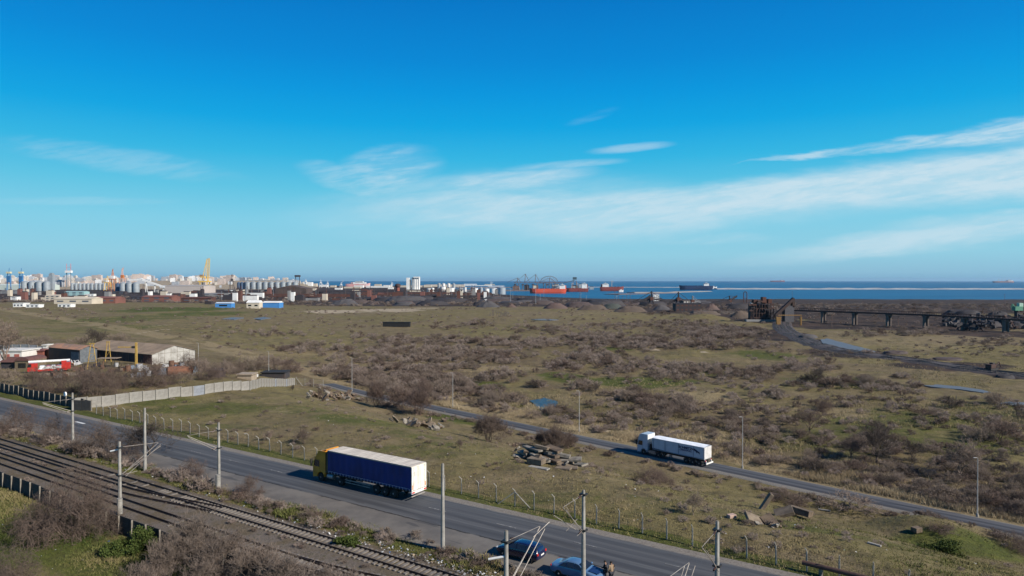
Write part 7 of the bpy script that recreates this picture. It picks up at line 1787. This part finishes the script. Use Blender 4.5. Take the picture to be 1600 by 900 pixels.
# near named ones
plant(NEAR[0], 108, 838, 6.2, 8.6, 'big tangled purple-brown bush in front of the low panel fence at left', base_h=5, base_w=9)
plant(NEAR[1], 66, 830, 3.2, 4.6, 'left lobe of tangled bush leaning towards the green grass by the low fence', base_h=5, base_w=9)
plant(NEAR[1], 156, 834, 3.8, 4.4, 'right lobe of the tangled bush beside the mast with the stacked weight', base_h=5, base_w=9)
for k, (px, py, h, w, lb) in enumerate([(262, 905, 4.6, 5.0, 'pale many-stemmed shrub left of the bottom thicket'), (300, 890, 6.2, 6.0, 'tallest pale upright shrub of the bottom thicket'), (345, 900, 4.8, 6.0, 'pale shrub right of the tallest one in the bottom thicket'),
                                        (395, 915, 4.2, 6.0, 'pale shrub in the middle of the bottom thicket in front of the tracks'), (440, 930, 4.0, 6.0, 'pale low shrub at the bottom edge near the crossover track'),
                                        (490, 940, 3.4, 5.6, 'low pale shrub at the bottom edge right of the middle thicket'), (545, 950, 3.2, 5.6, 'rightmost low pale shrub at the bottom edge by the rails'),
                                        (320, 925, 3.5, 5.0, 'short shrub in front of the tallest pale shrub at the bottom edge'), (230, 925, 3.0, 5.0, 'short pale shrub at the bottom edge by the green leafy bush')]):
    plant(UPR[k % 3], px, py, h * .78, w * .85, lb, base_h=5, base_w=4.6)
plant(NEAR[0], 8, 925, 3.4, 5.6, 'purple-grey bush in the bottom left corner', base_h=5, base_w=9)
plant(NEAR[1], 48, 962, 2.8, 4.0, 'purple-grey bush at the bottom edge right of the corner bush', base_h=5, base_w=9)
plant(NEAR[1], 392, 765 + 8, 2.2, 3.2, 'small brown bush on the verge right of the mast with counterweight', base_h=5, base_w=9)
plant(NEAR[0], 300, 742, 2.0, 4.2, 'low tan bush on the verge left of the mast with counterweight', base_h=5, base_w=9)
plant(NEAR[0], 152, 708, 4.6, 6.5, 'dark bush at the near road edge between the two left masts', base_h=5, base_w=9)
plant(NEAR[1], 86, 692, 4.4, 5.6, 'dark bush at the near road edge left of the disc mast', base_h=5, base_w=9)
plant(NEAR[0], 28, 676, 4.4, 6.0, 'dark bush at the near road edge at the left border', base_h=5, base_w=9)
plant(TREE[2], 234, 712, 5.0, 7.5, 'bare spreading tree behind the plain mast at the near road', 'bare_tree', 'tree', base_h=6, base_w=6)
plant(NEAR[1], 200, 715, 2.6, 5.5, 'dense low thicket under the bare tree by the road', base_h=5, base_w=9)
plant(MID[3], 480, 812, 1.2, 2.4, 'small dry bush on the verge near the yellow lorry', base_h=3.4, base_w=5)
for px, py, h, w, me, lb in [(8, 575, 14, 14, TREE[1], 'large bare tree at the left edge above the white building'), (-20, 560, 12, 12, TREE[1], 'bare tree cut by the left border behind the yard'),
                             (146, 548, 8, 8, TREE[2], 'dark bare tree rising behind the rust-streaked roof'), (127, 540, 4, 10, MID[0], 'low bush behind the rusty shed'), (188, 538, 5, 12, MID[5], 'round bush behind the long shed ridge'),
                             (45, 548, 5, 9, MID[0], 'bush in front of the distant panel wall'), (68, 540, 4, 8, MID[1], 'bush behind the distant panel wall'),
                             (150, 618, 7.2, 9.5, NEAR[0], 'largest ochre-brown tree inside the yard corner'), (120, 612, 5.5, 8, NEAR[1], 'brown bush left of the yard corner tree'), (80, 612, 5.5, 9, NEAR[0], 'reddish brown bush behind the dark panel fence'),
                             (175, 605, 5, 7, NEAR[0], 'olive brown bush right of the yard corner tree'), (48, 606, 4.5, 6, MID[2], 'small bare bush in the yard left of the reddish one'), (215, 604, 4.5, 8, NEAR[1], 'grey brown bush behind the precast wall'),
                             (245, 602, 6, 9, NEAR[0], 'purple-brown bush behind the precast wall in front of the rusty tank'), (12, 600, 4, 7, MID[1], 'brown bush behind the dark fence at the left border')]:
    bh, bw = (6, 6) if me in TREE else (5, 9) if me in NEAR else (3.4, 5)
    plant(me, px, py, h, w, lb, 'bare_tree' if me in TREE else 'bare_shrub', 'tree' if me in TREE else 'shrub', base_h=bh, base_w=bw)
FL_ = [(588, 636, 6.6, 5.0, 'upright bare tree at the right end of the left rubble heap'), (655, 648, 6.4, 8.0, 'broad bare tree on the bank above the low rubble row'), (625, 640, 5.5, 7.5, 'bare tree on the bank between two taller ones'),
       (763, 690, 5.2, 7.5, 'round dark bush standing alone in the field by the far road'), (868, 706, 5.0, 4.5, 'bare tree growing behind the slab pile'), (848, 700, 3.6, 4.5, 'thin bare tree at the back left of the slab pile'), (888, 700, 3.2, 4.0, 'thin bare tree at the back right of the slab pile'),
       (1083, 806, 2.4, 2.4, 'small lone bare tree left of the right-hand rubble'), (1015, 756, 2.4, 5.5, 'low wide bush between the far road and the wire fence'), (1035, 756, 1.8, 4.0, 'low bush right of the wide one below the white lorry'),
       (1245, 797, 2.0, 3.2, 'dark bush just behind the right-hand rubble'), (1330, 795, 2.0, 9.0, 'long low dry bush beside the far road verge'), (1228, 783, 1.6, 6, 'low dry bush on the near verge of the far road'),
       (485, 600, 1.6, 2.0, 'tiny bush by the end of the precast wall'), (457, 610, 1.6, 1.6, 'tiny bare sapling in the field near the wall end'), (718, 700, 1.6, 1.4, 'lone bare sapling in the field under the far road'), (738, 692, 1.4, 1.4, 'second lone sapling in the field, nearer the round dark bush'),
       (500, 622, 2.6, 3.5, 'grey bush at the left side of the left rubble heap'), (475, 694, 2.4, 2.6, 'small grey bush in front of the wire fence by the yellow cab'), (420, 688, 1.6, 1.8, 'thin weed bush in the field behind the wire fence'),
       (1590, 862, 2.0, 5, 'dry bush at the right border of the far road'), (660, 618, 5.0, 6, 'tall bush behind the bank beside the far road'), (1475, 852, 1.2, 4.0, 'dark low bush on the shady mound'),
       (1370, 724, 6.4, 8.0, 'big spreading bare tree in the scrub right of centre beyond the far road'), (1330, 715, 3.6, 6, 'bare bush left of the big spreading tree'), (1500, 750, 6.4, 7.0, 'bare tree with dark trunk in the thicket at right'), (1425, 722, 3.8, 4.4, 'small umbrella-shaped bare tree between two big ones'),
       (1265, 676, 5.0, 7.0, 'forked bare tree in yellow grass right of the lorry'), (1290, 642, 3.2, 5.0, 'single dark bush in the olive grass'), (1275, 600, 5, 8, 'bare tree left of the long dark thicket'), (1560, 688, 4.5, 9, 'dark bush near the right border'), (1530, 690, 3.5, 6, 'dark bush left of the one near the right border')]
for k, (px, py, h, w, lb) in enumerate(FL_):
    tr = 'tree' in lb or 'sapling' in lb
    me = BANK[k % 2] if k < 7 else TREE[k % 3] if tr else [NEAR[0], NEAR[1], MID[2], MID[0]][k % 4]
    bh, bw = (5, 5.5) if me in BANK else (6, 6) if me in TREE else (5, 9) if me in NEAR else (3.4, 5)
    plant(me, px, py, h, w, lb, 'bare_tree' if tr else 'bare_shrub', 'tree' if tr else 'shrub', base_h=bh, base_w=bw)

for k, (px, py, h, w) in enumerate([(330, 594, 4, 7), (352, 590, 4.5, 7), (362, 584, 5, 8), (384, 580, 5, 9), (402, 580, 4.5, 8), (430, 578, 5, 9), (452, 582, 4.5, 8), (312, 588, 5, 7), (298, 580, 5, 8), (285, 598, 3, 6)]):
    plant([NEAR[0], MID[0], NEAR[1], MID[5]][k % 4], px, py, h, w, 'mauve-brown thicket bush around the huts behind the precast wall', group='thicket around the huts', base_h=(5, 3.4)[k % 2], base_w=(9, 5)[k % 2])
# scrub of the plain : thicket patches measured on the ground
zones = [(0, 500, 'between the yard and the port, left side of the plain'), (500, 700, 'behind the rubble bank, left of centre'), (700, 900, 'on the plain left of the lamp in dry grass'), (900, 1060, 'on the middle of the plain above the white lorry'),
         (1060, 1230, 'on the plain right of the white lorry'), (1230, 1420, 'around the big spreading tree'), (1420, 1700, 'near the right border below the curved track')]
cand = []
r_ = random.Random(5)
for (cx, cy, rx, ry, wgt) in PAT:
    s_px = .118 * (cy - 438); n = int(wgt * math.pi * rx * ry / (s_px * s_px * .30) * (1.5 if cy < 600 else 1.1 if cy < 650 else .7)) + 1
    for _ in range(min(n, 300)):
        while True:
            u, v = r_.gauss(0, .5), r_.gauss(0, .5)
            if u * u + v * v < 1.4: break
        cand.append((cx + u * rx, cy + v * ry, r_.uniform(.4, 1.1) * (1 if cy < 650 else .7)))
for _ in range(5200):
    px = r_.uniform(-60, 1660); py = 482 + 330 * r_.random() ** 1.9
    g0 = G(px, py)
    if vnoise(np.array([g0.x / 38]), np.array([g0.y / 55]))[0] > .40: cand.append((px, py, r_.uniform(.2, .7)))
# dry low bushes lining the far road
for _ in range(110):
    u = r_.uniform(-190, 30); p = UM(u, 117 + r_.random() ** 1.5 * 9); cand.append(('w', p, r_.uniform(.35, .8)))
pl = []
for c_ in cand:
    if c_[0] == 'w': p = c_[1]; s_ = c_[2]
    else: p = G(c_[0], c_[1]); s_ = c_[2]
    m_ = N2[0] * p.x + N2[1] * p.y; n_ = N1[0] * p.x + N1[1] * p.y
    if m_ < 114.5 or p.y > 815 or p.y < 60: continue
    px = 800 + F * p.x / p.y; py = 438 + F * (CAMZ - p.z) / p.y
    if 100 < px < 310 and 535 < py < 640: continue
    if (px < 0 and py > 560) or px > 1660 or px < -60: continue
    if any(abs(px - a) < b and abs(py - c) < d for a, b, c, d in ((1320, 50, 541, 9), (1500, 55, 608, 5), (850, 24, 632, 9), (1480, 130, 575, 10), (1240, 30, 525, 10))): continue
    pl.append((p, s_, px, py))
pl.sort(key=lambda t: -t[1] * 1000 / t[0].y)
print('shrubs', len(pl))
sizes = ('large', 'middle-sized', 'small')
LMK = [(420, 585, 'the lamp above the wall end'), (550, 612, 'the lamp behind left rubble'), (707, 637, 'the lamp at the road bend'), (905, 676, 'the lamp left of white lorry'), (1160, 732, 'the lamp behind white lorry'), (1527, 808, 'the rightmost lamp'),
       (620, 510, 'the black container'), (780, 493, 'the ruined frame'), (1370, 720, 'the big spreading tree'), (1500, 745, 'the dark-trunked tree'), (1325, 542, 'the long puddle'), (1500, 608, 'the right puddle'), (850, 632, 'the pond by the far road'),
       (1233, 510, 'the yellow gantry'), (1290, 640, 'the single dark bush'), (1265, 672, 'the forked tree'), (423, 478, 'the bright blue hall'), (1447, 512, 'the bridge piers'), (1000, 597, 'the green strip'), (280, 565, 'the long shed'), (60, 540, 'the distant panel wall')]
def near_lm(px, py):
    l = min(LMK, key=lambda l: (l[0] - px) ** 2 + (2.2 * (l[1] - py)) ** 2); dx, dy = px - l[0], (py - l[1]) * 2.2
    a = math.degrees(math.atan2(-dy, dx)) % 360
    return ['right of', 'above right of', 'above', 'above left of', 'left of', 'below left of', 'below', 'below right of'][int((a + 22.5) // 45) % 8] + ' ' + l[2]
for i, (p, s_, px, py) in enumerate(pl[:270]):
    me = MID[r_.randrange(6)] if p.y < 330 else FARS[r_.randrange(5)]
    z = near_lm(px, py)
    kd = {bk_far: 'grey-brown', bk_mid: 'grey-brown', bk_near: 'purple-brown', bk_pale: 'pale grey', bk_dark: 'dark brown'}[me.materials[0]]
    sz_ = sizes[0] if s_ > 1.0 else sizes[1] if s_ > .7 else sizes[2]
    plant(me, 0, 0, 3.0 * s_ * r_.uniform(.65, 1.1), 5.2 * s_ * r_.uniform(.8, 1.35), f'{sz_} {kd} bush {z}', group='bare bushes scattered over the plain', base_h=3.4, base_w=5.0, p=p)
# the rest: one mass of scrub, instanced on points from the far shrub shapes
rest = pl[270:]
srcs = [bpy.data.objects.new('bare_shrub', m_) for m_ in FARS]
for k, o in enumerate(srcs):
    C.objects.link(o); p = G(*[(470, 552), (610, 538), (905, 566), (1075, 530), (1300, 606)][k]); o.location = (p.x, p.y, Tf(p.x, p.y))
    tag(o, ['grey-brown bush alone at the left of the plain above the wall end', 'grey-brown bush below the black container', 'pale grey bush in the middle thicket of the plain', 'purple-brown bush in the dense thicket before the port heaps', 'dark bush at the front of the long dark thicket at right'][k], 'shrub', 'bare bushes scattered over the plain')
def scatter_obj(name, pts, scl, rot, typ, sources, label=None):
    me = bpy.data.meshes.new(name); me.vertices.add(len(pts)); me.vertices.foreach_set('co', np.array(pts, np.float32).ravel())
    for nm, arr in (('scl', scl), ('sclz', [s * random.uniform(.55, .95) for s in scl]), ('rot', rot), ('typ', typ)):
        a = me.attributes.new(nm, 'FLOAT', 'POINT'); a.data.foreach_set('value', np.array(arr, np.float32))
    o = bpy.data.objects.new(name, me); C.objects.link(o); o['kind'] = 'stuff'
    ng = bpy.data.node_groups.new(name + '_nodes', 'GeometryNodeTree')
    ng.interface.new_socket('Geometry', in_out='INPUT', socket_type='NodeSocketGeometry'); ng.interface.new_socket('Geometry', in_out='OUTPUT', socket_type='NodeSocketGeometry')
    gi = ng.nodes.new('NodeGroupInput'); go_ = ng.nodes.new('NodeGroupOutput'); join = ng.nodes.new('GeometryNodeJoinGeometry')
    def at_(nm):
        n = ng.nodes.new('GeometryNodeInputNamedAttribute'); n.data_type = 'FLOAT'; n.inputs[0].default_value = nm; return n.outputs[0]
    for k, so in enumerate(sources):
        oi = ng.nodes.new('GeometryNodeObjectInfo'); oi.transform_space = 'ORIGINAL'; oi.inputs['Object'].default_value = so; oi.inputs['As Instance'].default_value = True
        ip = ng.nodes.new('GeometryNodeInstanceOnPoints'); cmp_ = ng.nodes.new('FunctionNodeCompare'); cmp_.data_type = 'FLOAT'; cmp_.operation = 'EQUAL'; cmp_.inputs['Epsilon'].default_value = .1
        ng.links.new(at_('typ'), cmp_.inputs[0]); cmp_.inputs[1].default_value = float(k)
        ng.links.new(gi.outputs[0], ip.inputs['Points']); ng.links.new(cmp_.outputs[0], ip.inputs['Selection']); ng.links.new(oi.outputs['Geometry'], ip.inputs['Instance'])
        cx_ = ng.nodes.new('ShaderNodeCombineXYZ'); ng.links.new(at_('rot'), cx_.inputs[2]); ng.links.new(cx_.outputs[0], ip.inputs['Rotation'])
        cs_ = ng.nodes.new('ShaderNodeCombineXYZ')
        for q_ in range(3): ng.links.new(at_('scl' if q_ < 2 else 'sclz'), cs_.inputs[q_])
        ng.links.new(cs_.outputs[0], ip.inputs['Scale']); ng.links.new(ip.outputs[0], join.inputs[0])
    ng.links.new(join.outputs[0], go_.inputs[0])
    md = o.modifiers.new('scatter', 'NODES'); md.node_group = ng
    return o
for _ in range(1900):      # dark scrub between the plain and the port
    px = r_.uniform(-20, 1640); Y_ = r_.uniform(835, 1750) if px < 1000 else r_.uniform(620, 1500)
    if 1150 < px < 1270 and Y_ < 700: continue
    x_ = (px - 800) / F * Y_; rest.append((Vector((x_, Y_, 0)), r_.uniform(.7, 1.6), 0, 0))
scatter_obj('scrub_bushes', [(p.x, p.y, Tf(p.x, p.y) - .05) for p, s_, a, b in rest], [s_ for p, s_, a, b in rest], [r_.uniform(0, 6.28) for _ in rest], [r_.randrange(5) for _ in rest], srcs)

wp = []; r7 = random.Random(70)
for _ in range(900):
    Y_ = 54 + 110 * r7.random(); x_ = Y_ * r7.uniform(-.6, .82); n_ = N1[0] * x_ + N1[1] * Y_; m_ = N2[0] * x_ + N2[1] * Y_
    if n_ > 62.5 and m_ < 105 and vnoise(np.array([x_ / 11]), np.array([Y_ / 11]))[0] > .42: wp.append((x_, Y_, r7.uniform(.07, .26)))
for _ in range(260):
    u = r7.uniform(-190, -4); q_ = UN(u, r7.gauss(48.0, .55)); wp.append((q_.x, q_.y, r7.uniform(.12, .42) * (1.5 if u < -75 else 1)))
for _ in range(160):
    u = r7.uniform(-190, -20); q_ = UN(u, r7.choice([42.1, 41.9, 37.2, 36.4, 46.6]) + r7.gauss(0, .3)); wp.append((q_.x, q_.y, r7.uniform(.06, .2)))
for _ in range(240):
    u = r7.uniform(-190, 20); q_ = UM(u, 105.0 - abs(r7.gauss(0, 1.6))); wp.append((q_.x, q_.y, r7.uniform(.12, .4)))
scatter_obj('dry_weeds', [(x_, y_, Tf(x_, y_)) for x_, y_, s_ in wp], [s_ for _, _, s_ in wp], [r7.uniform(0, 6.28) for _ in wp], [r7.randrange(5) for _ in wp], srcs)
# ------------------------------------------------------------------ grass, weeds and litter (uncountable)
def veg_mat(name, cols):
    M = bpy.data.materials.new(name); M.use_nodes = True; N = NT(M.node_tree); b = M.node_tree.nodes['Principled BSDF']
    c = N.new('ShaderNodeValToRGB'); M.node_tree.links.new(N.attr('rnd'), c.inputs[0]); el_ = c.color_ramp.elements
    for i, (pz, cc) in enumerate(cols):
        e_ = el_[i] if i < 2 else el_.new(pz)
        e_.position = pz; e_.color = cc + (1,)
    M.node_tree.links.new(c.outputs[0], b.inputs['Base Color']); b.inputs['Roughness'].default_value = .85; b.inputs['Specular IOR Level'].default_value = .15; return M
def tufts(name, xy, h, w, blades, mtl, rnd, lean=.5, seed=0, wd=.09):
    rg = np.random.default_rng(seed); n = len(xy); X_ = np.repeat(xy[:, 0], blades) + rg.normal(0, 1, n * blades) * np.repeat(w, blades) * .5; Y_ = np.repeat(xy[:, 1], blades) + rg.normal(0, 1, n * blades) * np.repeat(w, blades) * .5
    Z_ = T(X_, Y_) - .03; H_ = np.repeat(h, blades) * rg.uniform(.5, 1.15, n * blades); a = rg.uniform(0, 2 * np.pi, n * blades); bw = H_ * wd + .012
    ln = rg.normal(0, lean, (n * blades, 2)) * H_[:, None]
    A_ = np.stack([X_ - np.cos(a) * bw, Y_ - np.sin(a) * bw, Z_], 1); B_ = np.stack([X_ + np.cos(a) * bw, Y_ + np.sin(a) * bw, Z_], 1); T_ = np.stack([X_ + ln[:, 0], Y_ + ln[:, 1], Z_ + H_], 1)
    V = np.stack([A_, B_, T_], 1).reshape(-1, 3); Fq = np.arange(len(V)).reshape(-1, 3)
    rr_ = np.repeat(np.repeat(rnd, blades) + rg.normal(0, .08, n * blades), 3)
    o = np_obj(name, V, Fq, mtl, attrs={'rnd': np.clip(rr_, 0, 1)}); o['kind'] = 'stuff'; return o
gm_ = veg_mat('grass_blades', [(0, (.045, .068, .015)), (1, (.31, .245, .14)), (.35, (.095, .108, .030)), (.6, (.17, .15, .062)), (.85, (.24, .19, .10))])
rg = np.random.default_rng(77)
# verge between the rails and the road
n_ = 15000; u = rg.uniform(-190, 0, n_); nn_ = 47.9 + rg.normal(0, .75, n_) + np.where(u < -55, -.0, 0); ok = (nn_ > 46.3) & (nn_ < 49.75) & (vnoise(u / 3., nn_ / 1.) > .3); u, nn_ = u[ok], nn_[ok]
xy = np.stack([u * D1[0] + nn_ * N1[0], u * D1[1] + nn_ * N1[1]], 1)
gr_ = np.clip(vnoise(xy[:, 0] / 7, xy[:, 1] / 7) * .9 - .05 + .35 * (rg.random(len(xy)) - .5), 0, 1)
tufts('verge_weeds', xy, .18 + .60 * vnoise(xy[:, 0] / 4, xy[:, 1] / 4) ** 2, np.full(len(xy), .4), 9, gm_, gr_, seed=1)
# field between the roads and the grass beside the yard
def region(n, fn, seed):
    rg = np.random.default_rng(seed); r2 = rg.uniform(190 ** -1.0, 54 ** -1.0, n) ** -1.0; k = rg.uniform(-.82, .85, n); xy = np.stack([r2 * k, r2], 1); return xy[fn(xy)]
def f_field(xy):
    n = xy @ N1; m = xy @ N2; return (((n > 61.4) & (m < 105.5)) | (m > 113.5)) & ~((xy[:, 0] < -84) & (xy[:, 1] > 128))
xy = region(42000, f_field, 3); gr_ = np.clip(.15 + .75 * vnoise(xy[:, 0] / 9, xy[:, 1] / 9) * .8 + .25 * vnoise(xy[:, 0] / 2, xy[:, 1] / 2), 0, 1)
tufts('field_grass', xy, .10 + .22 * vnoise(xy[:, 0] / 3 + 9, xy[:, 1] / 3), np.full(len(xy), .3), 4, gm_, gr_, seed=4)
def f_near(xy):
    n = xy @ N1; return n < 34.5
rg = np.random.default_rng(8); n_ = 12000; u = rg.uniform(-115, -20, n_); nv = rg.uniform(24, 34.6, n_); xy = np.stack([u * D1[0] + nv * N1[0], u * D1[1] + nv * N1[1]], 1)
tufts('near_grass', xy, .12 + .3 * vnoise(xy[:, 0] / 3, xy[:, 1] / 3), np.full(len(xy), .3), 6, gm_, np.clip(.8 * vnoise(xy[:, 0] / 6, xy[:, 1] / 6) - .05, 0, 1), seed=5)
reed_m = veg_mat('reed_blades', [(0, (.17, .13, .075)), (1, (.42, .34, .22)), (.5, (.31, .245, .15))])
# dry reeds beyond the far road
rg = np.random.default_rng(9); n_ = 30000; u = rg.uniform(-200, 60, n_); mv = 113.8 + np.abs(rg.normal(0, 6.5, n_)); xy = np.stack([u * D2[0] + mv * N2[0], u * D2[1] + mv * N2[1]], 1)
xy = xy[(vnoise(xy[:, 0] / 6, xy[:, 1] / 6) > .36) & (xy[:, 1] > 60)]
tufts('dry_reeds', xy, .35 + .6 * vnoise(xy[:, 0] / 5, xy[:, 1] / 5), np.full(len(xy), .7), 8, reed_m, np.clip(.3 + .7 * vnoise(xy[:, 0] / 7, xy[:, 1] / 7), 0, 1), lean=.35, seed=6, wd=.035)
# tussocks farther over the plain
rg = np.random.default_rng(10); n_ = 26000; r2 = rg.uniform(560 ** -1., 130 ** -1., n_) ** -1.; k = rg.uniform(-.8, .8, n_); xy = np.stack([r2 * k, r2], 1); m = xy @ N2
xy = xy[(m > 120) & (vnoise(xy[:, 0] / 16, xy[:, 1] / 16) > .42)]
tufts('plain_tussocks', xy, .35 + .4 * vnoise(xy[:, 0] / 9, xy[:, 1] / 9), 1.2 + 0 * xy[:, 0], 5, gm_, np.clip(.45 + .75 * vnoise(xy[:, 0] / 25, xy[:, 1] / 25), 0, 1), lean=.7, seed=7)
# green leafy bush by the low fence
def leafy(px, py, r, h, label):
    p = G(px, py); rg = np.random.default_rng(int(px)); n = 5200
    cl = rg.normal(0, .5, (26, 3)); cl = cl / np.maximum(1, np.linalg.norm(cl, axis=1, keepdims=True)); c = cl[rg.integers(0, 26, n)] + rg.normal(0, .14, (n, 3))
    c[:, 2] = np.abs(c[:, 2]); c = c * np.array((r, r, h)); a = rg.normal(0, 1, (n, 3)); a /= np.linalg.norm(a, axis=1, keepdims=True); b = np.cross(a, rg.normal(0, 1, (n, 3))); b /= np.linalg.norm(b, axis=1, keepdims=True); s = .10
    V = np.stack([c - a * s, c + b * s * .5, c + a * s, c - b * s * .5], 1).reshape(-1, 3)
    o = np_obj('leafy_bush', V, np.arange(len(V)).reshape(-1, 4), gm_, attrs={'rnd': np.repeat(np.clip(rg.normal(.08, .1, n), 0, 1), 4)}); o.location = (p.x, p.y, Tf(p.x, p.y)); return tag(o, label, 'bush')
leafy(214, 862, 1.6, 1.7, 'small dense green leafy bush in front of the low dark fence')
leafy(184, 866, 1.3, .9, 'lower dark green leafy bush at the left foot of the dense one')
leafy(306, 905, 1.6, .8, 'low bright green bush at the bottom edge under pale shrubs')
leafy(1478, 862, 2.6, 1.2, 'dark green creeper bush on the shady mound at lower right')
leafy(540, 850, 1.2, .6, 'green ivy-like bush beside the rails in front of the lorry')
# litter along the rails
lm_ = [mat('litter_white', (.62, .62, .60), (.45, .45, .44)), mat('litter_grey', (.32, .31, .30), (.2, .2, .2)), mat('litter_blue', (.08, .14, .30), (.05, .1, .2)), mat('litter_tan', (.35, .26, .18), (.25, .2, .14))]
rg = np.random.default_rng(12); V = []; mi = []
def put_litter(n, fu, fn, smin, smax, wts=(.45, .35, .08, .12)):
    for _ in range(n):
        u = fu(); nv = fn(); x, y = u * D1[0] + nv * N1[0], u * D1[1] + nv * N1[1]; z = Tf(x, y) + .12; s = rg.uniform(smin, smax); a = rg.uniform(0, 6.28); t = rg.normal(0, .35, 4)
        pts = [(x + s * math.cos(a + k * 1.57) * rg.uniform(.5, 1), y + s * math.sin(a + k * 1.57) * rg.uniform(.5, 1), z + t[k] * s + .02) for k in range(4)]
        V.extend(pts); mi.append(rg.choice(4, p=wts))
put_litter(360, lambda: rg.normal(-42, 11), lambda: rg.normal(46.3, .45), .05, .17)
put_litter(220, lambda: rg.normal(-26, 5), lambda: rg.normal(46.6, .6), .06, .22, (.42, .28, .18, .12))
put_litter(160, lambda: rg.uniform(-120, -10), lambda: rg.normal(47.2, .8), .05, .16)
put_litter(90, lambda: rg.uniform(-100, 10), lambda: rg.uniform(62, 84), .06, .16, (.6, .3, .02, .08))
put_litter(40, lambda: rg.uniform(-100, -40), lambda: rg.uniform(26, 34), .06, .16)
o = np_obj('litter', np.array(V), np.arange(len(V)).reshape(-1, 4), lm_, mi=mi); o['kind'] = 'stuff'
# ------------------------------------------------------------------ haze: one closed box of pale even air
hz = bpy.data.materials.new('haze_air'); hz.use_nodes = True
ht = hz.node_tree; ht.nodes.clear(); ho = ht.nodes.new('ShaderNodeOutputMaterial'); hv = ht.nodes.new('ShaderNodeVolumePrincipled')
hv.inputs['Color'].default_value = (0.50, 0.72, 0.95, 1); hv.inputs['Density'].default_value = HAZE; hv.inputs['Anisotropy'].default_value = .3
ht.links.new(hv.outputs[0], ho.inputs['Volume'])
if HAZE > 0:
    hb = MB().box((0, 0, (120 - 40) / 2.), (90000, 90000, 160)).build('haze', hz); hb['kind'] = 'stuff'

# ------------------------------------------------------------------ labels that still coincide get their place in the row
from collections import defaultdict
dup = defaultdict(list)
for o in scene.objects:
    if o.parent is None and 'label' in o.keys(): dup[o['label']].append(o)
def nth(i): return f"{i}{'th' if 10 <= i % 100 <= 20 else {1: 'st', 2: 'nd', 3: 'rd'}.get(i % 10, 'th')}"
for lb, os_ in dup.items():
    if len(os_) < 2: continue
    os_.sort(key=lambda o: o.location.x / max(o.location.y, 1))
    for i, o in enumerate(os_): o['label'] = f"{nth(i + 1)} from left: {lb}"
